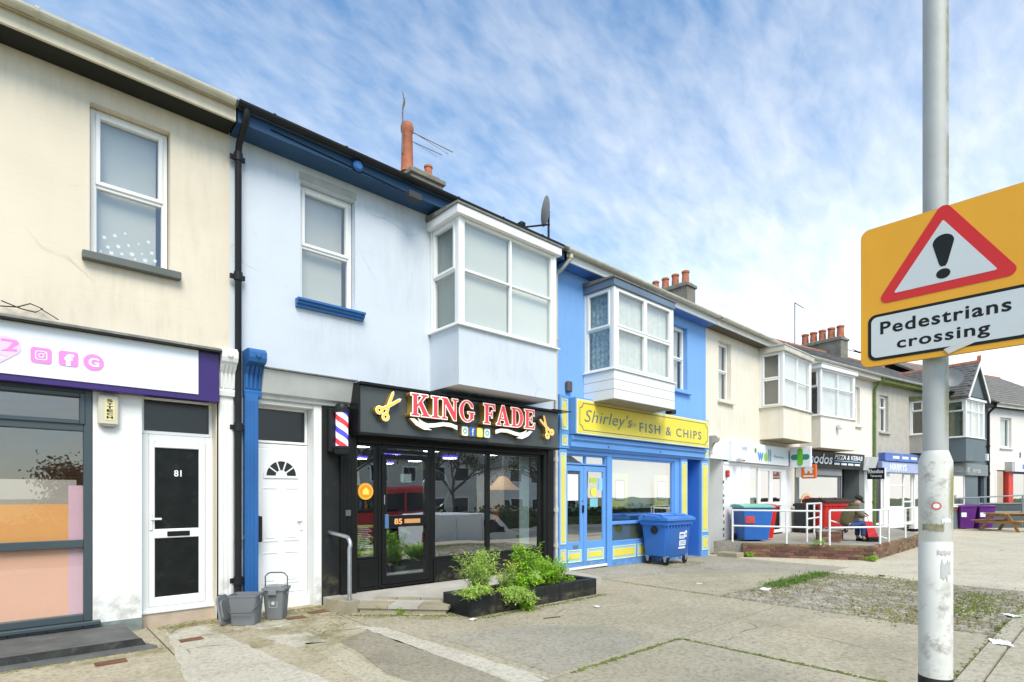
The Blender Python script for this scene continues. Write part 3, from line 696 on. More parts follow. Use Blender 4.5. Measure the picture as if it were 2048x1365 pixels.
def downpipe(root, pts, r, m, collars=()):
    d = MB(); d.tube(pts, r, 10); o = d.done('downpipe', m, root, smooth=True)
    for (x, y, z) in collars:
        c = MB(); c.cyl((x, y, z - .05), (x, y, z + .05), r * 1.3, n=12); c.box(x - r * 2.2, x + r * 2.2, y + r * .5, y + r * 1.2, z - .03, z + .03); c.done('collar', m, o, smooth=True)
    return o
def chimney(parent_root, x, y, zt, sx_, sy_, pots, m=stackm):
    """stack as part of a house; pots: (dx, dy, height, radius)"""
    c = bx('chimney', m, parent_root, x - sx_ / 2, x + sx_ / 2, y - sy_ / 2, y + sy_ / 2, 6.6, zt - .22)
    bx('chimney_cap', m, c, x - sx_ / 2 - .06, x + sx_ / 2 + .06, y - sy_ / 2 - .06, y + sy_ / 2 + .06, zt - .22, zt - .1, .015)
    bx('flaunching', m, c, x - sx_ / 2 + .03, x + sx_ / 2 - .03, y - sy_ / 2 + .03, y + sy_ / 2 - .03, zt - .1, zt, .04)
    for dx, dy, h, r in pots:
        MB().lathe([(r, 0), (r * .92, h * .1), (r * .8, h * .8), (r * .95, h * .84), (r * .98, h * .93), (r * .85, h), (r * .6, h), (r * .55, h * .7)], (x + dx, y + dy, zt - .02), 14).done('chimney_pot', terracotta, c, smooth=True)
    return c

# ================================================================== house 81 (cream, left)
h1 = thing('terraced_house', 'cream rendered terraced house with grey shop window and white door 81', 'house', (-1.5, 0, -.05))
wall_holes(h1, -5, 2.02, -.4, 6.08, [(.61, 1.37, 4.14, 5.80), (-4.8, 1.87, -.4, 2.68)], cream)
shell(h1, -5, 2.0); room(h1, -4.9, 1.9, .24, 3.2, 3.3, 5.98, roomm)
room(h1, -4.9, 1.0, .26, 4.5, .0, 2.7, mat('peach_room', (.62, .45, .36), .8), 'shop_interior')
eaves(h1, -5, 2.0, gutterw, mat('cream_fascia', (.66, .60, .46), .6, var=.1, streak=.35, scol=(.3, .2, .1)), soffdark, gx1=1.97)
roof(h1, -5, 2.02, slate)
W = upper_window(h1, .61, 1.37, 4.14, 5.80, [.80], [(0, 1)], panebackm, sill='slab', sillm=sillgrey)
stk = mat('white_window_sticker', (.72, .75, .76), .7, var=0)
for i in range(17):
    xx = .72 + .55 * ((i * 37) % 17) / 17; zz = 4.24 + .30 * (((i * 53) % 17) / 17) ** 1.7; r = random.uniform(.012, .03); k = random.randrange(4, 7)
    shape([[(xx + r * (1 if q % 2 else .55) * math.cos(math.pi * q / k), zz + r * (1 if q % 2 else .55) * math.sin(math.pi * q / k)) for q in range(2 * k)]], stk, W, 'sticker', .143 + .0001 * i, .0006)
# shop window
SW = casement(h1, TR((-3.2, -.02, .13)), 3.83, 2.53, [1.30, 2.58 - .0], [.84, 2.10], fw=.075, dep=.11, fm=anth, gm=GS, name='shop_window', bw=.085, sash=[(2, 2)])
for nm, c, z0, z1 in (('privacy_film', (.88, .52, .38), .2, .93), ('privacy_film', (.88, .45, .16), 1.01, 1.40), ('privacy_film', (.42, .38, .33), 1.40, 1.66)):  # orange tones put the lit interior's warm glow into the frosted film's colour
    bx(nm, mat('film_%.2f' % z0, c, .5, var=.06, vs=.8), SW, -3.1, .50 if z0 != .2 else .56, .06, .064, z0, z1)
bx('film_strip', mat('film_pink', (.78, .52, .62), .5, var=.04), SW, .43, .56, .056, .059, .2, 1.6)
bx('window_sill', anth, SW, -3.3, .70, -.09, .09, .085, .128, .008)
x = -3.2
while x < .62:
    bx('cladding_board', mat('grey_cladding', (.15, .18, .185), .6, var=.1), h1, x, min(x + .145, .66), -.012, .02, -.05, .085, .006); x += .15
bx('pier', whitepaint, h1, .635, 1.085, -.004, .25, .09, 2.68)
bx('pier_plinth', mat('worn_green_plinth', (.20, .24, .22), .85, var=.3, vs=8, bump=.4), h1, .66, 1.09, -.008, .25, -.1, .088)
bx('door_reveal', cream, h1, 1.86, 1.885, .0, .26, -.1, 2.68)
bx('door_plinth', mat('pink_plinth', (.50, .40, .31), .9, var=.2, vs=5, bump=.4, spots=.4, spotc=(.3, .26, .16)), h1, 1.085, 1.86, .1, .3, -.1, .095)
D81 = casement(h1, TR((1.09, .14, .095)), .77, 2.12, (), (), fw=.085, dep=.08, fm=upvc, gm=GD, name='door')
dk = mat('black_door_panel', (.009, .011, .010), .4, var=.4, vs=6, spots=.25, spotc=(.06, .065, .06))
b = MB(); b.box(1.175, 1.235, .125, .17, .17, 2.13, .008); b.box(1.70, 1.77, .125, .17, .17, 2.13, .008)
for z0, z1 in ((.17, .28), (.98, 1.09), (2.06, 2.13)): b.box(1.235, 1.70, .126, .169, z0, z1, .008)
b.done('door_leaf', upvc, D81)
bx('panel', dk, D81, 1.235, 1.70, .15, .16, .28, .98); bx('panel', dk, D81, 1.235, 1.70, .15, .16, 1.09, 2.06)
bx('letterbox', black, D81, 1.36, 1.60, .115, .13, 1.00, 1.06, .006)
b = MB(); b.box(1.18, 1.21, .105, .126, 1.08, 1.28, .006); b.box(1.19, 1.30, .09, .105, 1.20, 1.225, .005); b.done('handle', whitegloss, D81)
text('81', mat('white_numeral', (.8, .8, .8), .4, var=0), D81, 1.435, 1.515, 1.72, 1.80, .148, 'house_number', .003, .02)
bx('step_cill', upvc, D81, 1.08, 1.87, .08, .15, .096, .14, .01)
FL = casement(h1, TR((1.09, .15, 2.218)), .77, .45, (), (), fw=.04, fm=upvc, gm=GD, name='fanlight')
bx('dark_backing', soffdark, FL, 1.1, 1.85, .24, .245, 2.2, 2.66)
pilaster(h1, 1.885, 2.05, -.08, 2.74, whitepaint, -.06, 3)
console(h1, 1.875, 2.06, 3.31, whitepaint, .22, .58)
bx('broken_render', mat('exposed_dark_patch', (.07, .06, .05), .95, var=.4, vs=10, bump=.6), h1, 1.87, 1.93, -.066, -.058, -.05, .26, .004)
# fascia sign 81
s81 = thing('shop_sign', 'white fascia sign in purple frame with three pink icons', 'sign', (-1.5, -.08, 2.66))
bx('frame', purple, s81, -5, 1.862, -.15, -.002, 2.63, 3.24, .006)
bx('panel', signwhite, s81, -5, 1.63, -.162, -.151, 2.70, 3.225)
MB().prism([(-.24, 3.245), (-.24, 3.268), (-.001, 3.33), (-.001, 3.245)], 'x', -5, 1.872).done('lead_flashing', leadgrey, s81)
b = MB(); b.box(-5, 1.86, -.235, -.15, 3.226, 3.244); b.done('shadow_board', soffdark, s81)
shape([rrect(.12, .285, 2.84, 3.0, .03)], pink, s81, 'icon', -.165, .002)
shape([rrect(.155, .25, 2.873, 2.967, .022), rrect(.164, .241, 2.882, 2.958, .018)[::-1]], signwhite, s81, 'icon_mark', -.169, .001)
shape([circ(.2025, 2.92, .024), circ(.2025, 2.92, .015)[::-1]], signwhite, s81, 'icon_mark', -.169, .001)
shape([circ(.229, 2.945, .0055, 10)], signwhite, s81, 'icon_mark', -.169, .001)
shape([rrect(.34, .50, 2.845, 3.0, .028)], pink, s81, 'icon', -.165, .002)
text('f', signwhite, s81, .385, .465, 2.846, 2.975, -.169, 'icon_mark', .001, .05)
shape([circ(.63, 2.918, .088, 32)], pink, s81, 'icon', -.165, .002)
text('G', signwhite, s81, .585, .678, 2.87, 2.966, -.169, 'icon_mark', .001, .03)
shape([circ(-.06, 2.97, .11, 28, 0, 360, .10)], pinkl, s81, 'emblem', -.165, .002)
shape([[(-.16, 2.80), (-.06, 2.86), (.03, 2.94), (-.02, 2.87), (-.14, 2.77)]], pinkl, s81, 'emblem', -.166, .002)
shape([[(-.1, 3.04), (.02, 3.04), (.035, 3.01), (-.03, 2.95), (.02, 2.95), (.02, 2.93), (-.1, 2.92), (-.05, 2.95), (-.01, 3.02), (-.1, 3.02)]], pink, s81, 'emblem', -.169, .001)
# alarm box
al = thing('alarm_box', 'cream plastic alarm box on white pier beside door 81', 'alarm box', (.77, -.02, 2.27))
bx('case', mat('yellowed_plastic', (.58, .55, .44), .5, var=.1), al, .675, .865, -.075, -.004, 2.27, 2.60, .015)
bx('label', mat('cream_label', (.70, .62, .32), .5, var=.05), al, .735, .825, -.078, -.074, 2.32, 2.56)
for i, ch in enumerate('SYTECH'): text(ch, inkblack, al, .752, .808, 2.523 - i * .037, 2.552 - i * .037, -.0785, 'letter', .0006, .04)
bx('lamp', mat('grey_plastic', (.2, .2, .19), .4), al, .71, .83, -.07, -.012, 2.245, 2.27, .008)
# step in front of 81
st = thing('doorstep', 'dark painted concrete step below the grey shop window', 'step', (-1.5, -.45, -.05))
b = MB(); b.hexa([(-5, -.0, -.06), (.93, -.0, -.06), (1.02, -.92, -.06), (-5, -.82, -.06)], [(-5, -.0, .05), (.9, -.0, .05), (.95, -.9, .042), (-5, -.8, .042)]); b.done('tread', slabdark, st)
b = MB(); b.hexa([(-5, -.79, -.08), (1.0, -.86, -.08), (1.07, -1.04, -.08), (-5, -.98, -.08)], [(-5, -.79, -.018), (1.0, -.86, -.018), (1.07, -1.02, -.022), (-5, -.96, -.022)]); b.done('lower_slab', slabdark, st)
b = MB(); b.hexa([(-5, -.825, -.03), (1.0, -.925, -.03), (1.0, -.90, -.03), (-5, -.80, -.03)], [(-5, -.806, .046), (.955, -.905, .046), (.955, -.88, .046), (-5, -.78, .046)]); b.done('nosing', mat('black_step_edge', (.035, .037, .034), .8, var=.4, vs=8, bump=.5, bs=30, spots=.4, spotc=(.14, .14, .12)), st)
# cables
b = MB(); b.tube([(-.3, -.04, 3.36), (0.02, -.06, 3.40), (.12, -.05, 3.46), (.22, -.04, 3.43), (.16, -.05, 3.38), (.05, -.06, 3.39), (-.1, -.05, 3.44)], .006, 6); b.tube([(.2, -.03, 3.43), (.28, -.05, 3.38), (.34, -.1, 3.33)], .005, 6)
tag(b.done('cable_bundle', blackmetal, smooth=True), 'loose black cables lying on the flashing above the white fascia', 'cable')
b = MB(); b.tube([(2.075, -.02, 2.7), (2.06, -.03, 2.0), (2.075, -.02, 1.2), (2.05, -.05, .95), (2.12, -.1, .88), (2.18, -.08, 1.0), (2.08, -.03, .75), (2.07, -.02, .2)], .005, 6)
tag(b.done('thin_cable', mat('pale_cable', (.35, .37, .38), .5), smooth=True), 'thin looping cable on the wall between white and blue pilasters', 'cable')

# ================================================================== house 85 (pale blue)
h2 = thing('terraced_house', 'pale blue terraced house with white box bay above the black barber shop', 'house', (5, 0, -.05))
wall_holes(h2, 2.02, 8.0, -.4, 6.08, [(2.91, 3.72, 4.18, 5.82), (5.15, 7.05, 4.12, 5.72), (2.33, 7.9, -.4, 2.75)], paleblue)
shell(h2, 2.04, 7.98, paleblue); room(h2, 2.1, 7.9, .24, 3.6, 3.3, 5.98, roomm)
eaves(h2, 2.02, 7.9, blackmetal, eavesblue, eavesblue, gx0=2.0)
roof(h2, 2.021, 8.0, slate)
upper_window(h2, 2.91, 3.72, 4.18, 5.82, [.78], [(0, 1)], panebackm, sill='moulded', sillm=trimblue)
bx('lintel_stain', mat('bare_lintel', (.45, .47, .44), .9, var=.2, vs=5, streak=.3), h2, 2.89, 3.74, -.003, .02, 5.825, 5.94)
bay(h2, 5.03, 7.2, -.78, 3.19, 4.12, 5.77, paleblue, zr=5.94, roofm=whitegloss, bl=(mat('bay_front_reflection', (.66, .68, .66), .8, var=.03), mat('bay_side_reflection', (.20, .26, .25), .8, var=.1), mat('bay_front_reflection_pale', (.80, .82, .80), .8, var=.04)))  # pale front and dark side tones are the bay panes' reflections as colour
MB().box(2.02, 2.4, -.30, -.298, 6.06, 6.2).done('fascia_patch', soffdark, h2)
downpipe(h2, [(2.1, -.40, 6.22), (2.1, -.40, 6.12), (2.1, -.33, 6.04), (2.09, -.14, 5.90), (2.09, -.10, 5.80), (2.09, -.10, -.03)], .04, blackmetal, [(2.09, -.10, 5.75), (2.09, -.10, 4.25), (2.09, -.10, 2.35), (2.09, -.10, .42)])
pilaster(h2, 2.17, 2.335, -.06, 2.8, trimblue, -.10, 3)
console(h2, 2.165, 2.375, 3.34, trimblue, .30, .58)
b = MB(); b.prism([(.0, 2.74), (-.05, 2.76), (-.06, 2.80), (-.10, 2.83), (-.19, 3.12), (-.001, 3.14)], 'x', 2.376, 3.63); b.done('fascia_panel', stonef, h2)
MB().prism([(-.22, 3.125), (-.22, 3.142), (-.001, 3.185), (-.001, 3.145)], 'x', 2.37, 3.66).done('lead_flashing', leadgrey, h2)
bx('door_jamb', whitepaint, h2, 3.095, 3.205, -.01, .28, -.06, 2.76)
bx('door_soffit', whitepaint, h2, 2.34, 3.09, .0, .28, 2.70, 2.745)
bx('threshold', whitepaint, h2, 2.34, 3.09, .12, .3, -.06, .09)
d85 = casement(h2, TR((2.345, .20, .09)), .745, 2.10, (), (), fw=.06, dep=.08, fm=upvc, gm=upvc, name='front_door')
bx('door_leaf', upvc, d85, 2.405, 3.03, .19, .24, .15, 2.13, .01)
for z0, z1 in ((.28, .72), (.86, 1.60)):
    for x0, x1 in ((2.47, 2.68), (2.76, 2.97)):
        f = MB(); f.box(x0, x0 + .02, .182, .19, z0, z1, .003); f.box(x1 - .02, x1, .182, .19, z0, z1, .003); f.box(x0 + .02, x1 - .02, .182, .19, z0, z0 + .02, .003); f.box(x0 + .02, x1 - .02, .182, .19, z1 - .02, z1, .003); f.box(x0 + .045, x1 - .045, .184, .19, z0 + .045, z1 - .045, .003); f.done('raised_panel', upvc, d85)
shape([circ(2.72, 1.76, .235, 18, 0, 180) + circ(2.72, 1.76, .20, 18, 0, 180)[::-1]], upvc, d85, 'sunburst_frame', .182, .008)
bx('sunburst_frame', upvc, d85, 2.485, 2.955, .174, .19, 1.725, 1.758, .003)
shape([circ(2.72, 1.76, .2, 18, 0, 180)], GD, d85, 'sunburst_glass', .187, .002)
shape([circ(2.72, 1.76, .075, 12, 0, 180)], upvc, d85, 'sunburst_hub', .180, .006)
for a in (36, 72, 108, 144):
    c, s_ = math.cos(R(a)), math.sin(R(a)); shape([[(2.72 + c * .07 - s_ * .008, 1.76 + s_ * .07 + c * .008), (2.72 + c * .07 + s_ * .008, 1.76 + s_ * .07 - c * .008), (2.72 + c * .2 + s_ * .008, 1.76 + s_ * .2 - c * .008), (2.72 + c * .2 - s_ * .008, 1.76 + s_ * .2 + c * .008)]], upvc, d85, 'sunburst_bar', .179, .005)
b = MB(); b.box(2.98, 3.01, .17, .19, 1.0, 1.25, .005); b.box(2.93, 3.0, .15, .17, 1.13, 1.15, .004); b.done('handle', whitegloss, d85)
fl = casement(h2, TR((2.345, .20, 2.2)), .745, .50, (), (), fw=.035, fm=upvc, gm=GD, name='fanlight')
lb = bx('letterbox', blackmetal, None, 2.335, 2.41, -.02, .12, .88, 1.22, .012); tag(lb, 'black metal post box on side of the blue pilaster', 'post box')
# barber shopfront
bx('black_wall_panel', blackmatt, h2, 3.206, 3.72, -.03, .1, -.06, 2.75)
P = bx('black_pilaster', black, h2, 3.46, 3.70, -.09, -.031, .06, 2.37, .006)
for k in range(3): bx('reed', black, P, 3.50 + k * .06, 3.53 + k * .06, -.10, -.091, .3, 2.0, .003)
bx('keypad', mat('grey_keypad', (.09, .1, .1), .4), P, 3.52, 3.60, -.12, -.092, 1.19, 1.28, .008)
bx('shop_header', black, h2, 3.72, 7.66, -.06, .12, 2.27, 2.40, .01)
b = MB(); b.box(3.72, 4.09, -.02, .12, .06, .53, .01); b.box(3.76, 4.05, -.035, -.02, .12, .47, .01); b.done('stall_riser', black, h2)
b = MB(); b.box(5.10, 7.62, -.01, .12, .06, .43, .01); b.box(5.14, 6.26, -.022, -.01, .1, .38, .006); b.box(6.31, 7.58, -.022, -.01, .1, .38, .006); b.done('stall_riser', black, h2)
casement(h2, TR((3.72, .01, .53)), .375, 1.74, (), (), fw=.04, dep=.09, fm=black, gm=GB, name='shop_window')
SWK = casement(h2, TR((5.09, .01, .43)), 2.53, 1.84, [1.185], (), fw=.05, dep=.09, fm=black, gm=GB, name='shop_window', bw=.08)
DK = casement(h2, TR((4.10, .0, .07)), .985, 2.2, (), [2.10], fw=.05, dep=.1, fm=black, gm=GB, name='shop_door', bw=.05)
b = MB(); b.box(4.16, 4.235, -.012, .05, .12, 2.12, .008); b.box(4.955, 5.03, -.012, .05, .12, 2.12, .008)
for z0, z1 in ((.12, .25), (1.0, 1.18), (2.05, 2.12)): b.box(4.235, 4.955, -.011, .05, z0, z1, .008)
b.done('door_leaf', black, DK)
text('85', mat('orange_numeral', (.85, .42, .15), .4, var=0), DK, 4.36, 4.50, 1.04, 1.13, -.014, 'house_number', .002, .03)
bx('letter_plate', mat('copper_plate', (.72, .36, .14), .35, metal=.3, var=.05), DK, 4.54, 4.83, -.02, -.011, 1.05, 1.12, .004)
bx('lock_cover', mat('blue_grey_lock', (.08, .17, .32), .4), DK, 4.19, 4.25, -.05, -.012, .98, 1.2, .008)
bx('handle', chrome, DK, 4.175, 4.19, -.04, -.012, 1.35, 1.5, .004)
bx('end_pilaster', black, h2, 7.62, 7.90, -.06, .12, -.06, 2.42, .012)
bx('end_pilaster_rib', black, h2, 7.70, 7.74, -.075, -.061, .1, 2.35, .005)
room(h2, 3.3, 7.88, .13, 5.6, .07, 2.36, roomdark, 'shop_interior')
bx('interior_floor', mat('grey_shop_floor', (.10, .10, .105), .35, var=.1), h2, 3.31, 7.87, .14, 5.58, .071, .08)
bx('white_drape', mat('white_vertical_blind', (.62, .66, .68), .7, var=.05), SWK, 7.22, 7.46, .2, .23, .48, 2.24)
downpipe(h2, [(7.96, -.06, 5.9), (7.96, -.06, .0)], .033, gutterg, [(7.96, -.06, 2.2), (7.96, -.06, 1.2), (7.96, -.06, .5), (7.96, -.06, 4.6)])
# chimney between pale blue and bright blue house
C = chimney(h2, 7.85, 5.0, 9.80, .95, 1.3, [(-.36, -.25, 1.25, .17), (.18, .15, .42, .13), (.22, -.35, .36, .12)])
ae = thing('tv_aerial', 'rusty television aerial strapped to the tall terracotta chimney pot', 'aerial', (7.4, 4.7, 10.6))
b = MB(); b.tube([(7.33, 4.7, 10.2), (7.33, 4.7, 11.35), (7.37, 4.68, 11.6)], .018, 6); b.tube([(7.33, 4.7, 10.85), (8.75, 4.5, 10.72)], .012, 6); b.tube([(7.33, 4.7, 10.60), (8.4, 4.5, 10.50)], .01, 6)
for i in range(14):
    x = 7.5 + i * .09; z = 10.835 - i * .0085; b.tube([(x, 4.6, z - .05), (x, 4.7, z + .05)], .007, 4)
for i in range(9):
    x = 7.5 + i * .1; z = 10.585 - i * .0095; b.tube([(x, 4.6, z - .04), (x, 4.7, z + .04)], .006, 4)
b.tube([(7.31, 4.7, 11.2), (7.39, 4.7, 11.5), (7.33, 4.7, 11.75)], .014, 5); b.done('antenna', mat('rusty_metal', (.18, .14, .11), .7, var=.3), ae)
# dish
dh = thing('satellite_dish', 'grey satellite dish on a pole at the end of the white bay roof', 'satellite dish', (7.7, -.05, 6.1))
b = MB(); b.tube([(7.75, -.05, 6.0), (7.75, -.05, 6.85), (7.66, -.14, 6.98), (7.6, -.2, 6.92)], .022, 8); b.tube([(7.58, -.25, 6.66), (7.24, .16, 6.64)], .018, 6); b.box(7.18, 7.30, .12, .24, 6.62, 6.74, .01); b.done('mount', blackmetal, dh, smooth=True)
T = TR((7.56, -.24, 6.90)) @ Vector((-.55, .80, .22)).to_track_quat('Z', 'Y').to_matrix().to_4x4()
b = MB(T); b.lathe([(.0, 0), (.12, .012), (.22, .04), (.27, .065), (.27, .078), (.2, .05), (.1, .025), (.0, .015)], (0, 0, 0), 20); b.done('dish', mat('grey_dish', (.16, .17, .17), .5), dh, smooth=True)
# eaves camera and bell
cm = bx('security_light', mat('dark_lamp_case', (.05, .055, .055), .5), None, 4.36, 4.58, -.46, -.34, 5.94, 6.05, .012); tag(cm, 'dark floodlight box under the blue eaves', 'light')
b = MB(); b.lathe([(.0, -.40), (.05, -.40), (.075, -.375), (.075, -.34)], (3.58, 0, 6.12), 18, 'y'); tag(b.done('cable_hook', trimblue, smooth=True), 'round blue cable mount on the eaves board', 'mount')
b = MB(); b.tube([(2.4, -.345, 6.12), (3.5, -.345, 6.08), (3.58, -.36, 6.03), (3.66, -.345, 6.08), (4.36, -.345, 6.05)], .007, 5); tag(b.done('eaves_cable', blackmetal, smooth=True), 'black cable strung along the blue eaves board', 'cable')
# barber pole
bp_ = thing('barber_pole', 'lit red white and blue barber pole in black caps', 'barber pole', (3.42, -.2, 2.05))
mbp = bpy.data.materials.new('barber_stripes'); mbp.use_nodes = True; MATS['bp'] = mbp
t = mbp.node_tree; pb = t.nodes['Principled BSDF']; tcn = t.nodes.new('ShaderNodeTexCoord'); sp_ = t.nodes.new('ShaderNodeSeparateXYZ'); t.links.new(tcn.outputs['Object'], sp_.inputs[0])
at = t.nodes.new('ShaderNodeMath'); at.operation = 'ARCTAN2'; t.links.new(sp_.outputs[1], at.inputs[0]); t.links.new(sp_.outputs[0], at.inputs[1])
ma = t.nodes.new('ShaderNodeMath'); ma.operation = 'MULTIPLY_ADD'; t.links.new(sp_.outputs[2], ma.inputs[0]); ma.inputs[1].default_value = 3.0
m2 = t.nodes.new('ShaderNodeMath'); m2.operation = 'MULTIPLY'; m2.inputs[1].default_value = 1 / (2 * math.pi); t.links.new(at.outputs[0], m2.inputs[0]); t.links.new(m2.outputs[0], ma.inputs[2])
fr_ = t.nodes.new('ShaderNodeMath'); fr_.operation = 'FRACT'; t.links.new(ma.outputs[0], fr_.inputs[0])
cr = t.nodes.new('ShaderNodeValToRGB'); cr.color_ramp.interpolation = 'CONSTANT'; t.links.new(fr_.outputs[0], cr.inputs[0])
el = cr.color_ramp.elements; el[0].color = (.75, .03, .04, 1); el[1].position = .25; el[1].color = (.72, .75, .95, 1)
for p_, c_ in ((.5, (.06, .05, .6, 1)), (.75, (.72, .75, .95, 1))): e_ = el.new(p_); e_.color = c_
t.links.new(cr.outputs[0], pb.inputs['Base Color']); t.links.new(cr.outputs[0], pb.inputs['Emission Color']); pb.inputs['Emission Strength'].default_value = .45; pb.inputs['Roughness'].default_value = .15
b = MB(); b.lathe([(.085, .13), (.085, .60)], (3.42, -.2, 2.05), 24); b.done('glass_tube', mbp, bp_, smooth=True)
b = MB(); b.lathe([(.05, 0), (.095, .02), (.105, .05), (.105, .09), (.115, .095), (.115, .13), (.08, .131)], (3.42, -.2, 2.05), 24); b.done('lower_cap', blackmetal, bp_, smooth=True)
b = MB(); b.lathe([(.08, .60), (.115, .601), (.115, .64), (.1, .65), (.1, .69), (.07, .73), (.0, .74)], (3.42, -.2, 2.05), 24); b.done('upper_cap', blackmetal, bp_, smooth=True)
bx('wall_plate', blackmetal, bp_, 3.27, 3.40, -.14, -.031, 2.1, 2.72, .01)
# --- KING FADE sign
kf = thing('shop_sign', 'black barber sign with raised red letters reading KING FADE', 'sign', (5.7, -.15, 2.36))
face = mat('sign_face_charcoal', (.062, .072, .072), .3, var=.1)
bx('sign_box', face, kf, 3.62, 7.72, -.33, -.002, 2.39, 3.06, .004)
b = MB(); b.box(3.60, 7.75, -.40, -.002, 3.061, 3.10, .004); b.box(3.60, 3.63, -.345, -.002, 2.37, 3.06, .004); b.box(3.60, 7.75, -.345, -.002, 2.355, 2.389, .004); b.done('sign_trim', black, kf)
b = MB(); b.box(7.5, 8.02, -.42, -.1, 3.101, 3.112); b.done('sign_canopy_end', black, kf)
GLY = {
 'I': (.5, [[(0, 0), (.5, 0), (.5, .09), (.38, .11), (.38, .89), (.5, .91), (.5, 1), (0, 1), (0, .91), (.12, .89), (.12, .11), (0, .09)]]),
 'K': (1.08, [[(0, 0), (.48, 0), (.48, .09), (.37, .11), (.37, .38), (.46, .48), (.68, .11), (.6, .09), (.6, 0), (1.08, 0), (1.08, .09), (.99, .11), (.64, .66), (.85, .89), (.98, .91), (.98, 1), (.56, 1), (.56, .91), (.66, .89), (.37, .55), (.37, .89), (.48, .91), (.48, 1), (0, 1), (0, .91), (.11, .89), (.11, .11), (0, .09)]]),
 'N': (1.04, [[(0, 0), (.36, 0), (.36, .09), (.25, .11), (.25, .68), (.78, -.02), (.93, -.02), (.93, .89), (1.04, .91), (1.04, 1), (.68, 1), (.68, .91), (.79, .89), (.79, .42), (.36, 1), (0, 1), (0, .91), (.11, .89), (.11, .11), (0, .09)]]),
 'G': (1.0, [circ(.5, .5, .5, 22, 38, 316, .52) + [(.93, .14), (.93, .38), (1.0, .40), (1.0, .48), (.55, .48), (.55, .40), (.68, .38), (.68, .13)] + circ(.5, .5, .26, 16, 48, 300, .43)[::-1] + [(.79, .67), (.9, .66)]]),
 'F': (.86, [[(0, 0), (.5, 0), (.5, .09), (.37, .11), (.37, .45), (.55, .45), (.6, .32), (.67, .32), (.67, .68), (.6, .68), (.55, .55), (.37, .55), (.37, .89), (.68, .89), (.78, .7), (.86, .7), (.84, 1), (0, 1), (0, .91), (.11, .89), (.11, .11), (0, .09)]]),
 'A': (1.06, [[(0, 0), (.36, 0), (.36, .09), (.26, .11), (.32, .28), (.62, .28), (.68, .11), (.56, .09), (.56, 0), (1.06, 0), (1.06, .09), (.97, .11), (.62, 1.02), (.44, 1.02), (.1, .11), (0, .09)], [(.35, .38), (.47, .72), (.59, .38)]]),
 'D': (1.0, [[(0, 0), (.5, 0)] + circ(.5, .5, .5, 14, -88, 88) + [(.5, 1), (0, 1), (0, .91), (.11, .89), (.11, .11), (0, .09)], ([(.37, .11), (.47, .11)] + circ(.47, .5, .24, 12, -86, 86, .39) + [(.47, .89), (.37, .89)])[::-1]]),
 'E': (.9, [[(0, 0), (.86, 0), (.9, .32), (.82, .32), (.7, .11), (.37, .11), (.37, .45), (.55, .45), (.6, .32), (.67, .32), (.67, .68), (.6, .68), (.55, .55), (.37, .55), (.37, .89), (.68, .89), (.78, .7), (.86, .7), (.84, 1), (0, 1), (0, .91), (.11, .89), (.11, .11), (0, .09)]]),
}
def letters(word, x0, x1, z0, h):
    tot = sum(GLY[c][0] for c in word) + .10 * (len(word) - 1); k = (x1 - x0) / tot; x = x0
    for c in word:
        w, ps = GLY[c]; pl = [[(x + p[0] * k, z0 + p[1] * h) for p in q] for q in ps]
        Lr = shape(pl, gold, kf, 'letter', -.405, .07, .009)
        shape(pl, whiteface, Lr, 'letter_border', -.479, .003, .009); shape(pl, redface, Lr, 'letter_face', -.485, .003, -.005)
        x += (w + .10) * k
letters('KING', 4.37, 5.57, 2.68, .335); letters('FADE', 5.76, 6.95, 2.68, .335)
def raised(polys, nm, fm_=goldface, y=-.375, d=.042, dz=0):
    o = shape(polys, gold, kf, nm, y + .0, d, .006); shape(polys, fm_, o, 'face', y - d - .004 - dz, .003, 0.)
    shape(polys, whiteface, o, 'border', y - d - .0008 - dz, .0007, .007)
def scissors(cx_, cz_, s_, ang, fl=1):
    ca, sa = math.cos(R(ang)), math.sin(R(ang))
    def tf(P): return [(cx_ + s_ * fl * (p[0] * ca - p[1] * sa), cz_ + s_ * (p[0] * sa + p[1] * ca)) for p in (P if fl > 0 else P[::-1])]
    for k, (sgn, yy) in enumerate(((1, -.375), (-1, -.386))):
        def q(P): return tf([(p[0], p[1] * sgn) for p in (P if sgn > 0 else P[::-1])])
        blade = [(-.42, -.14), (-.36, -.20), (.02, -.03), (.55, .16), (.60, .22), (.52, .24), (-.02, .07), (-.38, -.09)]
        raised([q(blade)], 'scissor_blade', y=yy)
        raised([tf(circ(-.50, -.20 * sgn, .17, 18)), tf(circ(-.50, -.20 * sgn, .075, 14)[::-1])], 'scissor_ring', y=yy - .004)
scissors(4.04, 2.80, .34, 50); scissors(7.30, 2.76, .32, 55, -1)
def swoosh(x0, x1, fl):
    w = x1 - x0
    def mp(P): P2 = [((x0 + p[0] * w) if fl > 0 else (x1 - p[0] * w), p[1]) for p in P]; return P2 if fl > 0 else P2[::-1]
    a = [(.0, 2.64), (.12, 2.555), (.28, 2.50), (.40, 2.505), (.30, 2.53), (.2, 2.58), (.08, 2.645)]
    c = [(.16, 2.65), (.22, 2.57), (.34, 2.535), (.5, 2.55), (.7, 2.585), (.88, 2.58), (1., 2.545), (1., 2.60), (.86, 2.63), (.68, 2.632), (.5, 2.60), (.36, 2.585), (.28, 2.60)]
    raised([mp(a)], 'swoosh', whiteface); raised([mp(c)], 'swoosh', whiteface, y=-.377)
swoosh(4.40, 5.26, 1); swoosh(6.08, 6.94, -1)
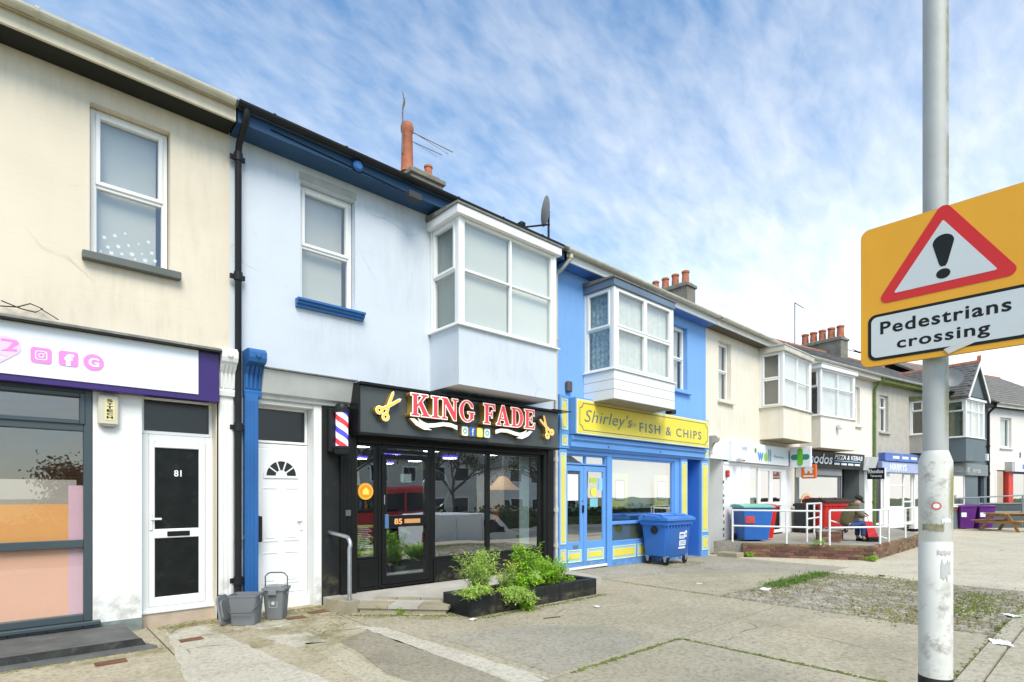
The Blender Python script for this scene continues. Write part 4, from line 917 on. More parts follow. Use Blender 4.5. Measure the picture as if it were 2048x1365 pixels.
for i, (c, mk) in enumerate((((.75, .8, .78), 'o'), ((.03, .10, .40), 'f'), ((.78, .70, .06), 'o'), ((.72, .78, .80), 'o'))):
    x = 5.37 + i * .155; o = bx('social_icon', gold, kf, x, x + .13, -.40, -.331, 2.455, 2.615, .01)
    shape([rrect(x + .004, x + .126, 2.46, 2.61, .025)], mat('icon_%d' % i, c, .4, emit=(c, .12)), o, 'face', -.404, .003)
    if mk == 'f': text('f', signwhite, o, x + .045, x + .09, 2.47, 2.59, -.41, 'mark', .001, .03)
    else: shape([circ(x + .065, 2.535, .042, 18), circ(x + .065, 2.535, .026, 18)[::-1]], signwhite if i == 2 else mat('icon_green', (.1, .4, .25), .4), o, 'mark', -.41, .001)
# things on and behind the barber's glass
def disc_light(x, y, z, lab, r=.15):
    o = thing('ceiling_light', lab, 'ceiling light', (x, y, z - .05), group='round ceiling lights in the barber shop')
    MB().lathe([(r + .02, 0), (r + .02, .045), (0, .045)], (x, y, z - .05), 20).done('rim', mat('violet_rim', (.05, .02, .3), .4, emit=((.15, .08, 1), 1.2)), o, smooth=True)
    MB().lathe([(0, -.01), (r, -.006), (r, .0)], (x, y, z - .05), 20).done('diffuser', mat('light_diffuser', (.9, .9, .9), .5, emit=((.95, .95, 1), 9.0)), o, smooth=True)
for r_, y in (('front', .8), ('second', 2.2), ('third', 3.6), ('rear', 4.9)):
    for c_, x in (('left', 4.2), ('middle', 5.6), ('right', 7.0)):
        disc_light(x, y, 2.34, 'violet rimmed ceiling light, %s of the %s row in the barber shop' % (c_, r_))
st_ = thing('window_sticker', 'round orange sticker on the narrow pane beside the barber door', 'sticker', (3.91, .03, 1.45))
shape([circ(3.905, 1.55, .125, 28)], mat('orange_sticker', (.85, .45, .03), .5), st_, 'disc', .036, .002); shape([circ(3.905, 1.55, .095, 28)], mat('orange_sticker2', (.9, .27, .02), .5), st_, 'inner_disc', .032, .001)
shape([[(3.85, 1.50), (3.96, 1.50), (3.96, 1.56), (3.905, 1.61), (3.85, 1.56)]], mat('sticker_yellow', (.9, .75, .1), .5), st_, 'mark', .029, .001)
pl_ = thing('price_list', 'black price list poster with white lines in narrow window', 'poster', (3.91, .05, .6))
bx('sheet', inkblack, pl_, 3.765, 4.05, .062, .066, .60, 1.20)
for k in range(13): bx('print_line', paper, pl_, 3.79, 4.02 - .03 * (k % 3), .0595, .0615, .70 + k * .027, .711 + k * .027)
bx('yellow_strip', mat('lime_strip', (.55, .62, .05), .5), pl_, 3.77, 4.045, .0590, .0615, .605, .655)
tag(bx('hanging_notice', paper, None, 4.52, 4.72, .07, .075, 1.70, 1.83), 'small white notice hanging inside the glass of the barber door', 'notice')
b = MB(); b.tube([(4.54, .073, 1.83), (4.62, .073, 2.0), (4.70, .073, 1.83)], .003, 5); tag(b.done('notice_cord', paper), 'thin cord holding the white notice in the barber door', 'cord')
b = MB(); T = TR((5.55, .6, 1.60)) @ Matrix.Rotation(R(90), 4, 'X')
b.T = T; n = 40; b.tube([(.27 * math.cos(2 * math.pi * i / n), .33 * math.sin(2 * math.pi * i / n), 0) for i in range(n + 1)], .018, 6, cap=False); tag(b.done('ring_light', mat('ring_chrome', (.55, .6, .6), .25, metal=.7), smooth=True), 'thin oval ring lamp standing behind the barber window', 'ring light')
b = MB(); b.lathe([(.03, .28), (.10, .25), (.20, .12), (.33, .03), (.34, .0), (.32, .0), (.18, .10), (.08, .22)], (7.35, .85, 1.60), 20); b.tube([(7.35, .85, 1.88), (7.35, .85, 2.355)], .004, 5); tag(b.done('pendant_lamp', mat('amber_shade', (.70, .40, .18), .7, emit=((1, .5, .2), .25)), smooth=True), 'amber woven pendant lamp shade behind the right barber window', 'pendant lamp')
b = MB(); b.lathe([(.02, .2), (.06, .17), (.2, .02), (.2, 0), (.04, .14)], (5.7, 1.2, 1.95), 18); b.tube([(5.7, 1.2, 2.1), (5.7, 1.2, 2.355)], .005, 5); tag(b.done('pendant_lamp', mat('bronze_shade', (.06, .045, .03), .4), smooth=True), 'dark bronze pendant lamp shade behind the left barber window', 'pendant lamp')
def barber_chair(x, y, rz, lab):
    o = thing('barber_chair', lab, 'barber chair', (x, y, .08), rz); global FR; sv = FR; FR = FR @ TR((x, y, .08)) @ Matrix.Rotation(rz, 4, 'Z'); k = mat('chair_leather', (.02, .02, .02), .35)
    bx('seat', k, o, -.28, .28, -.28, .28, .45, .6, .05); b = MB(); b.hexa([(-.26, .2, .55), (.26, .2, .55), (.26, .32, .55), (-.26, .32, .55)], [(-.24, .32, 1.15), (.24, .32, 1.15), (.24, .42, 1.15), (-.24, .42, 1.15)]); b.done('backrest', k, o)
    for s in (-1, 1): bx('armrest', k, o, s * .36 - .05, s * .36 + .05, -.25, .25, .68, .76, .03)
    MB().lathe([(.3, 0), (.28, .04), (.06, .07), (.05, .45)], (0, 0, 0), 18).done('base', chrome, o, smooth=True); bx('footrest', chrome, o, -.2, .2, -.6, -.35, .12, .16, .02); FR = sv
barber_chair(5.6, 2.6, R(160), 'black leather barber chair seen through left shop window'); barber_chair(7.0, 2.7, R(190), 'black leather barber chair seen through right shop window')
for i in range(2):
    x0 = 4.4 + i * 1.7; sh = thing('wall_shelf', ('left' if i == 0 else 'right') + ' lit shelf with bottles on the barber back wall', 'shelf', (x0 + .6, 5.45, 1.1)); bx('board', mat('shelf_wood', (.18, .1, .05), .5), sh, x0, x0 + 1.2, 5.3, 5.55, 1.1, 1.14)
    bx('mirror', mat('mirror', (.7, .72, .72), .05, metal=1, var=0), sh, x0 + .1, x0 + 1.1, 5.56, 5.575, 1.2, 2.2)
    for k in range(7):
        c = ((.7, .1, .05), (.75, .75, .75), (.1, .3, .5), (.8, .35, .05), (.05, .25, .1))[k % 5]
        o = MB().lathe([(.035, 0), (.035, .13), (.015, .16), (.015, .2), (0, .2)], (x0 + .1 + k * .16, 5.42, 1.141), 10).done('bottle', mat('bottle_%d' % (k % 5), c, .3), smooth=True)
        tag(o, '%s bottle, %s from the left on the %s barber shelf' % (('red', 'white', 'blue', 'orange', 'green')[k % 5], ('first', 'second', 'third', 'fourth', 'fifth', 'sixth', 'seventh')[k], ('left', 'right')[i]), 'bottle', 'bottles on barber shelf')
tag(bx('spray_bottle_stand', mat('orange_box', (.80, .2, .03), .5), None, 7.12, 7.2, .8, .9, .95, 1.25, .01), 'bright orange carton standing inside the right barber window', 'carton')
# leafy house plant inside the door
leafm = mat('house_plant_leaf', (.07, .20, .03), .4, var=.3, vs=6)
hp = thing('house_plant', 'large leaved house plant inside the barber door', 'plant', (4.75, .5, .08))
MB().lathe([(.10, 0), (.15, .25), (.14, .25), (.1, .2)], (4.75, .5, .08), 16).done('pot', mat('plant_pot', (.3, .3, .3), .5), hp, smooth=True)
b = MB()
for i in range(20):
    a = random.uniform(0, 6.28); h = random.uniform(.35, .85); r = random.uniform(.12, .36); c = Vector((4.75 + r * math.cos(a), .5 + .7 * r * math.sin(a), .08 + h)); s = random.uniform(.08, .13); u = Vector((math.cos(a), math.sin(a), -.5)).normalized(); w = Vector((-math.sin(a), math.cos(a), 0))
    pts = [c - u * s, c - u * s * .5 + w * s * .7, c + u * s * .3 + w * s * .75, c + u * s * 1.3, c + u * s * .3 - w * s * .75, c - u * s * .5 - w * s * .7]; ct = b.v(c + Vector((0, 0, -.02))); V_ = [b.v(p) for p in pts]
    for q in range(6): b.f([V_[q], V_[(q + 1) % 6], ct])
    b.tube([(4.75, .5, .3), tuple(c - u * s)], .006, 4)
b.done('leaves', leafm, hp, norm=False)

# ================================================================== house 3: Shirley's (bright blue)
h3 = thing('terraced_house', 'bright blue terraced house with boarded white bay above the chip shop', 'house', (11, 0, -.1))
wall_holes(h3, 8.0, 13.93, -.5, 6.08, [(12.27, 12.98, 4.18, 5.82), (9.0, 10.9, 4.05, 5.65), (8.08, 13.8, -.5, 2.75)], blue)
shell(h3, 8.02, 13.91, blue); room(h3, 8.1, 13.8, .24, 3.6, 3.3, 5.98, roomm)
eaves(h3, 8.0, 13.93, gutterw, mat('white_fascia_paint', (.66, .67, .64), .5, var=.08), mat('blue_soffit', (.06, .18, .5), .6), gx0=7.75)
roof(h3, 8.0, 13.93, slate)
upper_window(h3, 12.27, 12.98, 4.18, 5.82, [.8], [(0, 1)], panebackm, sill='slab', sillm=blue)
B3 = bay(h3, 8.87, 11.05, -.78, 3.42, 4.03, 5.68, upvc, boards=3, zr=5.86, roofm=mat('grey_blue_fascia', (.13, .19, .26), .6, var=.2), capm=slatemoss, undm=mat('stained_ply', (.36, .33, .24), .8, var=.25, vs=6), front_sash=((0, 0), (1, 0), (0, 1), (1, 1)), hood=.03)
net = mat('net_curtain', (.74, .77, .77), .9, var=.1, vs=9)
curtain(B3, 8.97, 10.95, -.66, 4.06, 5.66, net); 
lacy = mat('patterned_net', (.38, .48, .50), .9, var=.5, vs=14)
b = MB(); n = 26
P_ = [(8.965 + .014 * math.sin(i * 1.3), -.68 + .62 * i / n) for i in range(n + 1)]
A_ = [b.v((p[0] + .03, p[1], 4.06)) for p in P_]; B_ = [b.v((p[0] + .03, p[1], 5.66)) for p in P_]
for i in range(n): b.f([A_[i], A_[i + 1], B_[i + 1], B_[i]])
b.done('curtain', lacy, B3, norm=False)
downpipe(h3, [(8.03, -.38, 6.2), (8.03, -.38, 6.1), (7.99, -.2, 5.95), (7.965, -.06, 5.88)], .036, gutterw, [(8.03, -.38, 6.15)])
room(h3, 8.1, 12.86, .14, 4.2, -.02, 2.55, mat('chip_shop_wall', (.50, .51, .52), .7), 'shop_interior')
cpl = mat('chip_shop_counter', (.55, .42, .20), .5)
ct = thing('shop_counter', 'tan shop counter standing behind the chip shop doors', 'counter', (9.3, 1.2, 0)); bx('front', cpl, ct, 8.2, 11.8, 1.1, 1.2, -.02, .95); bx('worktop', mat('worktop_steel', (.5, .5, .5), .3, metal=.6), ct, 8.2, 11.8, 1.05, 1.7, .951, .99, .01)
# shopfront
def field(par, x0, x1, z0, z1, y, bm_=None, fm_=None, t=.022, inner=True):
    """moulded panel: raised pale frame round a yellow field"""
    f = MB(); f.box(x0, x0 + t, y - .012, y, z0, z1, .004); f.box(x1 - t, x1, y - .012, y, z0, z1, .004); f.box(x0 + t, x1 - t, y - .012, y, z0, z0 + t, .004); f.box(x0 + t, x1 - t, y - .012, y, z1 - t, z1, .004)
    m_ = f.done('moulding', bm_ or mat('pale_yellow_moulding', (.70, .74, .42), .5), par)
    bx('moulding_field', skyp, par, x0 + t, x1 - t, y - .003, y, z0 + t, z1 - t)
    k = min(.05, (x1 - x0) * .2, (z1 - z0) * .2)
    bx('yellow_field', fm_ or yellowp, par, x0 + t + k * .7, x1 - t - k * .7, y - .009, y - .0031, z0 + t + k, z1 - t - k, .003)
for x0, x1, zb in ((8.03, 8.26, -.06), (12.55, 12.87, -.12), (13.57, 13.93, -.16)):
    p = bx('pilaster', shopblue, h3, x0, x1, -.07, .1, zb, 2.42, .006)
    field(p, x0 + .03, x1 - .03, .50, 2.34, -.071); field(p, x0 + .03, x1 - .03, zb + .18, .40, -.071)
for x0, x1 in ((8.03, 8.30), (13.62, 13.95)):
    p = bx('pilaster_head', shopblue, h3, x0, x1, -.09, -.001, 2.43, 3.50, .006); field(p, x0 + .04, x1 - .04, 2.80, 3.42, -.091); field(p, x0 + .05, x1 - .05, 2.48, 2.70, -.091)
MB().prism([(.1, 2.42), (-.08, 2.42), (-.10, 2.46), (-.15, 2.48), (-.15, 2.58), (-.19, 2.62), (-.19, 2.70), (.0, 2.70)], 'x', 8.30, 13.62).done('cornice', shopblue, h3)
for x in (9.5, 11.5): MB().lathe([(.0, -.165), (.02, -.165), (.02, -.15)], (x, 0, 2.53), 10, 'y').done('bolt', greyink, h3)
bx('shop_head_rail', shopblue, h3, 8.26, 12.55, -.03, .12, 2.34, 2.42)
TW = casement(h3, TR((8.26, .0, 2.12)), 1.36, .22, [.68], (), fw=.035, dep=.1, fm=shopblue, gm=GB, name='transom_window')
bx('pane_backing', mat('grey_slat_blind', (.42, .44, .44), .6, var=.1), TW, 8.3, 9.58, .13, .14, 2.1, 2.36)
for x0, x1, lab in ((8.262, 8.86, 'left'), (8.87, 9.60, 'right')):
    d = MB(); w = .1; d.box(x0, x0 + w, .0, .05, .0, 2.1, .006); d.box(x1 - w, x1, .0, .05, .0, 2.1, .006)
    for z0, z1 in ((.0, .52), (1.99, 2.1)): d.box(x0 + w, x1 - w, .001, .049, z0, z1, .006)
    d = d.done('shop_door', shopblue, h3); bx('pane', GB, d, x0 + w - .004, x1 - w + .004, .022, .027, .516, 1.995); field(d, x0 + .09, x1 - .08, .10, .36, -.001)
    if lab == 'left': bx('letterbox', greyink, d, x0 + .26, x0 + .42, -.012, -.0005, .39, .46, .004); bx('handle', inkblack, d, x1 - .06, x1 - .035, -.05, -.001, 1.12, 1.28, .006); bx('lock', inkblack, d, x1 - .055, x1 - .035, -.014, -.001, 1.35, 1.38, .003)
bx('door_cill', whitepaint, h3, 8.26, 9.62, -.03, .06, -.05, -.002, .004)
bx('door_post', shopblue, h3, 9.62, 9.78, -.03, .1, -.08, 2.34, .008)
S3 = casement(h3, TR((9.78, .0, .42)), 2.55, 1.92, (), [.45], fw=.05, dep=.09, fm=shopblue, gm=GB, name='shop_window', bw=.07)
bx('yellow_film', mat('yellow_olive_film', (.42, .36, .03), .4, var=.12, vs=.8), S3, 9.83, 12.28, .05, .054, .46, .84)
bx('roller_blind', mat('pale_roller_blind', (.53, .55, .56), .7, var=.03), S3, 9.80, 12.3, .20, .204, 1.18, 2.34)
b = bx('stall_riser', shopblue, h3, 9.78, 12.55, -.01, .1, -.13, .42, .006)
for x0, x1 in ((9.82, 10.68), (10.76, 11.62), (11.70, 12.5)): field(b, x0, x1, .06, .36, -.011)
bx('window_post', shopblue, h3, 12.33, 12.55, -.03, .1, .42, 2.34, .008)
b = MB(); b.quad((12.88, .0, -.2), (12.88, 1.0, -.2), (12.88, 1.0, 2.4), (12.88, .0, 2.4)); b.quad((13.56, .0, -.2), (13.56, .0, 2.4), (13.56, 1.0, 2.4), (13.56, 1.0, -.2)); b.quad((12.88, 1.0, -.2), (13.56, 1.0, -.2), (13.56, 1.0, 2.4), (12.88, 1.0, 2.4)); b.quad((12.88, 0, 2.4), (12.88, 1, 2.4), (13.56, 1, 2.4), (13.56, 0, 2.4)); b.done('passage_walls', shopblue2, h3, norm=False)
bx('passage_door', shopblue2, h3, 12.95, 13.5, .94, .99, -.1, 2.2, .01)
# sign
sh = thing('shop_sign', 'yellow sign reading Shirley\'s FISH & CHIPS in a blue box', 'sign', (11, -.15, 2.71))
bx('sign_box', shopblue, sh, 8.31, 13.61, -.26, -.002, 2.715, 3.46, .006)
bx('sign_edge', mat('pale_yellow_edge', (.75, .76, .50), .5), sh, 8.33, 13.60, -.268, -.261, 2.73, 3.43)
bx('panel', yellow, sh, 8.37, 13.56, -.274, -.2685, 2.765, 3.395)
def notched(x0, x1, z0, z1, r): return [(x0 + r, z0), (x1 - r, z0)] + [(x1 - r + r * math.cos(R(a)) * 0 + r * (1 - math.cos(R(a))), z0 + r * math.sin(R(a))) for a in (20, 45, 70)] + [(x1, z0 + r), (x1, z1 - r)] + [(x1 - r * math.sin(R(a)), z1 - r + r * (1 - math.cos(R(a)))) for a in (20, 45, 70)] + [(x1 - r, z1), (x0 + r, z1)] + [(x0 + r - r * (1 - math.cos(R(a))), z1 - r * math.sin(R(a))) for a in (20, 45, 70)] + [(x0, z1 - r), (x0, z0 + r)] + [(x0 + r * math.sin(R(a)), z0 + r - r * (1 - math.cos(R(a)))) for a in (20, 45, 70)]
shape([notched(8.41, 13.52, 2.80, 3.36, .10), notched(8.43, 13.50, 2.818, 3.342, .10)[::-1]], greyink, sh, 'border_line', -.2755, .001)
text("Shirley's", greyink, sh, 8.56, 10.18, 2.90, 3.24, -.2765, 'lettering', .0015, -.004, .25, spacing=1.05)
text('FISH & CHIPS', greyink, sh, 10.46, 13.19, 2.92, 3.13, -.2765, 'lettering', .0015, .012, spacing=1.25)
bx('patch', mat('tan_patch', (.72, .5, .08), .6), sh, 10.05, 10.35, -.2762, -.2745, 3.02, 3.10)
tag(bx('wall_lamp', mat('brown_lamp', (.10, .085, .08), .5), None, 8.27, 8.41, -.10, -.001, 3.58, 3.80, .02), 'small dark wall lamp on the blue wall above the chip shop', 'lamp')
fl_ = thing('floodlight', 'black arm floodlight over the yellow chip shop sign', 'lamp', (11.2, -.5, 3.42)); b = MB(); b.tube([(11.55, -.05, 3.55), (11.45, -.35, 3.55), (11.3, -.55, 3.45)], .02, 6); b.done('arm', blackmetal, fl_, smooth=True); bx('head', blackmetal, fl_, 11.14, 11.34, -.68, -.5, 3.36, 3.46, .015)
# notices in the glass
def notice(lab, x0, x1, z0, z1, y, parts=()):
    o = thing('window_notice', lab, 'notice', ((x0 + x1) / 2, y, z0)); bx('sheet', parts[0] if parts else paper, o, x0, x1, y, y + .004, z0, z1)
    return o
notice('white paper notice in the left chip shop door', 8.36, 8.70, 1.38, 1.92, .015)
o = notice('stack of green and blue stickers in the right chip shop door', 9.08, 9.30, 1.75, 1.86, .016, (mat('lime_paper', (.45, .6, .08), .5),)); shape([circ(9.2, 1.56, .10, 20)], mat('yellow_paper', (.7, .7, .08), .5), o, 'round_sticker', .016, .002); bx('blue_sticker', mat('cyan_paper', (.2, .5, .6), .5), o, 9.08, 9.34, .014, .018, 1.24, 1.42); bx('blue_sticker', mat('cyan_paper2', (.3, .6, .8), .5), o, 9.36, 9.5, .014, .018, 1.6, 1.86)
for lab, x0 in (('framed menu with pale yellow border at left of the chip shop window', 9.86), ('framed menu with pale yellow border at right of the chip shop window', 11.55)):
    o = notice(lab, x0, x0 + .62, 1.22, 1.98, .055, (mat('pale_yellow_card', (.76, .73, .42), .6),)); bx('inner_frame', greyink, o, x0 + .13, x0 + .49, .052, .0548, 1.36, 1.84); bx('paper', paper, o, x0 + .16, x0 + .46, .0495, .0518, 1.39, 1.81); bx('yellow_corner', yellowp, o, x0, x0 + .3, .0495, .0518, 1.22, 1.31)

# ================================================================== house 4: pharmacy (ivory)
h4 = thing('terraced_house', 'ivory rendered terraced house with white pharmacy shopfront below its bay', 'house', (17, 0, .2))
wall_holes(h4, 13.93, 19.87, -.5, 6.08, [(14.64, 15.37, 4.18, 5.84), (17.35, 19.3, 4.22, 5.85), (14.05, 19.7, -.5, 3.0)], cream2)
shell(h4, 13.95, 19.85, cream2); room(h4, 14, 19.8, .24, 3.6, 3.4, 5.98, mat('darker_room', (.25, .26, .24), .9))
eaves(h4, 13.95, 19.87, gutterw, mat('cream_fascia2', (.64, .62, .55), .6, streak=.2), mat('brown_soffit', (.09, .075, .05), .7), gx0=14.0)
roof(h4, 13.93, 19.87, slate)
upper_window(h4, 14.64, 15.37, 4.18, 5.84, [.82], [(0, 1)], panebackm, sill='slab', sillm=cream2)
bay(h4, 17.25, 19.5, -.72, 3.22, 4.2, 5.86, cream2, roofm=mat('aged_fascia', (.56, .54, .45), .7, var=.2, spots=.3), zr=6.05, capm=gutterg, sash_side=((0, 0), (0, 1)), bl=(mat('white_pane_reflection', (.78, .8, .8), .8, var=.03), mat('grey_side_reflection', (.16, .16, .14), .8, var=.1)), undm=mat('bay_underside', (.42, .36, .22), .9, var=.2), ledm=mat('aged_ledge', (.5, .46, .34), .8))  # white front and grey side sheets stand in for pane reflections
bx('wall_under_bay', cream2, h4, 13.95, 19.86, -.0005, .0005, 3.0, 3.01)
chimney(h4, 19.55, 4.6, 9.80, .6, 1.9, [(0, -.7, .50, .16), (0, -.25, .50, .16), (0, .2, .48, .16), (0, .65, .48, .15)])
room(h4, 15.2, 19.6, .14, 4.5, .26, 2.7, mat('pharmacy_wall', (.62, .63, .62), .7), 'shop_interior')
console(h4, 14.0, 14.12, 3.1, mat('grey_stone_console', (.5, .47, .4), .9, var=.2), .3, .5)
b = MB(); b.quad((14.14, 0, -.2), (14.14, 1, -.2), (14.14, 1, 2.5), (14.14, 0, 2.5)); b.quad((14.88, 0, -.2), (14.88, 0, 2.5), (14.88, 1, 2.5), (14.88, 1, -.2)); b.quad((14.14, 1, -.2), (14.88, 1, -.2), (14.88, 1, 2.5), (14.14, 1, 2.5)); b.quad((14.14, 0, 2.5), (14.14, 1, 2.5), (14.88, 1, 2.5), (14.88, 0, 2.5)); b.done('passage_walls', whitepaint, h4, norm=False)
bx('passage_header', whitepaint, h4, 14.05, 15.15, -.02, .1, 2.5, 3.02)
b = MB()
for k in range(9): b.box(random.uniform(14.85, 14.9), random.uniform(14.91, 14.96), -.013, -.010, .3 + k * .19, .36 + k * .19 + random.uniform(0, .06), .004)
b.done('flaked_paint', mat('flaked_dark', (.12, .11, .09), .9), h4)
bx('white_panel', whitegloss, h4, 14.885, 16.0, -.01, .1, .22, 2.36)
bx('white_panel', whitegloss, h4, 16.01, 16.55, -.014, .1, .22, 2.36)
bx('white_panel', whitegloss, h4, 19.0, 19.7, -.01, .1, .22, 2.36)
bx('shop_head', whitegloss, h4, 14.9, 19.7, -.03, .1, 2.36, 2.44)
w1 = casement(h4, TR((16.55, .0, .26)), .66, 2.1, (), (), fw=.05, fm=whitegloss, gm=GB, name='shop_window')
for k, c in enumerate(((.06, .3, .55), (.35, .6, .15), (.3, .55, .75), (.7, .75, .7), (.35, .65, .2), (.1, .4, .6))): bx('poster', mat('poster_%d' % k, c, .5, var=.2, vs=6), w1, 16.62, 17.0, .045, .048, 2.26 - (k + 1) * .3, 2.26 - k * .3 - .01)
for x0, x1 in ((17.22, 18.1), (18.12, 19.0)):
    d = casement(h4, TR((x0, -.005, .26)), x1 - x0, 2.1, (), [.95], fw=.1, fm=whitegloss, gm=GB, name='shop_door', bw=.12)
ws = thing('shop_sign', 'white pharmacy sign with blue and green lettering reading well', 'sign', (17.3, -.12, 2.45))
bx('panel', signwhite, ws, 15.15, 19.14, -.14, -.002, 2.45, 3.05, .01)
text('w', mat('well_blue', (.06, .28, .62), .4), ws, 16.78, 17.22, 2.55, 2.80, -.143, 'letter', .002, .05); text('e', mat('well_green', (.28, .55, .06), .4), ws, 17.22, 17.52, 2.54, 2.80, -.143, 'letter', .002, .05); text('l', mat('well_teal', (.05, .3, .3), .4), ws, 17.56, 17.63, 2.55, 2.92, -.143, 'letter', .002, .0); text('l', mat('well_teal2', (.08, .36, .34), .4), ws, 17.68, 17.75, 2.55, 2.92, -.143, 'letter', .002, .0)
shape([circ(16.65, 2.84, .07, 14, 0, 360, .08)], mat('well_drop', (.05, .28, .12), .4), ws, 'emblem', -.143, .002)
text('Pharmacy', greyink, ws, 17.98, 18.72, 2.66, 2.76, -.143, 'lettering', .001); text('NHS', mat('nhs_grey_blue', (.35, .45, .6), .4), ws, 15.78, 16.08, 2.80, 2.92, -.143, 'lettering', .001, .03)
cr_ = thing('projecting_sign', 'square projecting pharmacy sign with green cross', 'sign', (19.66, -.6, 2.35))
T = LEFT(19.20, -.15, 0)
sq = .66
b = MB(T); b.box(0, sq, 0, .09, 2.40, 3.08, .01); b.done('panel', signwhite, cr_)
shape([rrect(.04, .62, 2.65, 2.83, .085)], mat('cross_teal', (.02, .25, .17), .4), cr_, 'cross_bar', -.004, .002, T=T); shape([rrect(.245, .415, 2.46, 3.02, .08)], mat('cross_green', (.13, .48, .015), .4), cr_, 'cross_bar', -.010, .002, T=T)
bx('bracket', steel, cr_, 19.22, 19.27, -.15, -.0305, 2.6, 2.9)
cc = thing('security_camera', 'white dome camera on the left end of the pharmacy sign', 'camera', (15.5, -.2, 2.5)); MB().lathe([(.0, -.07), (.06, -.04), (.09, .02), (.09, .06), (0, .06)], (15.45, -.25, 2.5), 14).done('dome', signwhite, cc, smooth=True); MB().lathe([(0, -.02), (.04, 0), (.04, .02)], (15.5, -.32, 2.47), 10).done('lens', inkblack, cc, smooth=True)
tag(bx('alarm_strobe', mat('red_alarm', (.45, .03, .03), .4), None, 15.0, 15.12, -.1, -.012, 2.0, 2.2, .02), 'small red and white alarm strobe beside the pharmacy panel', 'alarm')

# ================================================================== house 5 (Rhodos), turned 8 degrees
O5 = (19.87, 0); R5 = -R(8.1); O6 = (25.761, -.838); R6 = -R(10.2); O7 = (O6[0] + 6 * math.cos(R6), O6[1] + 6 * math.sin(R6)); O8 = (37.571, -2.963); R8 = -R(18)
setframe(*O5, R5)
h5 = thing('terraced_house', 'pale ivory terraced house with white bay above the pizza and kebab shop', 'house', (3, 0, .2))
wall_holes(h5, 0, 5.95, -.5, 6.08, [(.6, 2.7, 4.22, 5.75), (4.1, 4.85, 4.22, 5.72), (.1, 5.8, -.5, 2.9)], cream3)
shell(h5, .02, 5.93, cream3); room(h5, .1, 5.85, .24, 3.6, 3.4, 5.98, roomm)
eaves(h5, 0, 5.95, gutterg, mat('cream_fascia3', (.62, .60, .53), .6, streak=.2), mat('soffit_cream', (.45, .42, .35), .7)); roof(h5, 0, 5.95, slate); slates(h5, 0, 5.95, slate)
B5 = bay(h5, .42, 2.85, -.72, 3.1, 4.2, 5.78, cream3, zr=5.95, hs=[.98], front_sash=(), ledm=offwhite, undm=mat('bay_underside5', (.5, .44, .3), .9), capm=gutterg); curtain(B5, .5, 2.75, -.60, 4.25, 5.72, mat('white_net', (.8, .81, .82), .9)); 
upper_window(h5, 4.1, 4.85, 4.22, 5.72, [.72], [(0, 1)], panebackm, sill='slab', sillm=cream3)
downpipe(h5, [(5.93, -.40, 6.18), (5.93, -.38, 6.1), (5.93, -.1, 5.8), (5.93, -.08, 5.7), (5.93, -.08, .2)], .05, mat('green_pipe', (.10, .17, .03), .6, var=.3, vs=6), [(5.93, -.08, 3.0), (5.93, -.08, 1.2)])
room(h5, .2, 5.7, .14, 4.5, .26, 2.6, mat('kebab_wall', (.16, .17, .16), .7), 'shop_interior')
gsh = mat('grey_shopfront', (.16, .17, .17), .5); w5 = casement(h5, TR((.35, .0, .95)), 2.9, 1.25, (), (), fw=.06, fm=gsh, gm=GB, name='shop_window')
bx('shutter_box', mat('shutter_grey', (.26, .27, .27), .5), h5, .3, 3.3, -.05, .1, 2.2, 2.5, .01); bx('stall_riser', gsh, h5, .3, 3.3, -.02, .1, .2, .95)
for k, (x, r) in enumerate(((.95, .42), (1.95, .30))):
    shape([circ(x, 1.14, r, 20, 0, 180)], mat('pizza_crust', (.72, .55, .30), .6), w5, 'pizza_print', .022, .002); shape([circ(x, 1.145, r * .78, 16, 0, 180)], mat('pizza_top', (.6, .12, .08), .6, var=.5, vs=14), w5, 'pizza_topping', .019, .001)
text('TAKEAWAY', signwhite, w5, .4, 2.0, 1.0, 1.13, .016, 'lettering', .001, .02) if False else None
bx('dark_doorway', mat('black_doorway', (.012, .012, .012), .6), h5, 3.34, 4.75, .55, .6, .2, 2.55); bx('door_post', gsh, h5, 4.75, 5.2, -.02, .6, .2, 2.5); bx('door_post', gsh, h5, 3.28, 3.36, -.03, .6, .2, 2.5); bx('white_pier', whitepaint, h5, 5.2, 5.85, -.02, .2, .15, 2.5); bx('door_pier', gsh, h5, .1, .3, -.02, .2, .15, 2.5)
bx('wall_poster', paper, h5, 3.7, 4.1, .53, .549, 1.3, 1.6)
rs = thing('shop_sign', 'black pizza and kebab sign with slanted white lettering reading Rhodos', 'sign', (2.9, -.2, 2.48))
b = MB(); b.hexa([(.1, -.16, 2.46), (4.75, -.16, 2.46), (4.75, -.002, 2.46), (.1, -.002, 2.46)], [(.1, -.22, 3.05), (4.75, -.22, 3.05), (4.75, -.002, 3.05), (.1, -.002, 3.05)]); b.done('panel', mat('sign_charcoal', (.035, .036, .036), .4), rs)
b = MB(); b.hexa([(4.76, -.16, 2.46), (5.75, -.16, 2.46), (5.75, -.002, 2.46), (4.76, -.002, 2.46)], [(5.0, -.22, 3.0), (5.95, -.22, 3.0), (5.95, -.002, 3.0), (5.0, -.002, 3.0)]); b.done('grey_panel', mat('sign_grey_end', (.5, .5, .49), .5), rs)
text('Rhodos', signwhite, rs, .22, 2.25, 2.6, 2.97, -.222, 'lettering', .004, .01, .25); text('PIZZA & KEBAB', signwhite, rs, 2.4, 4.55, 2.80, 2.97, -.222, 'lettering', .004, .01, .25)
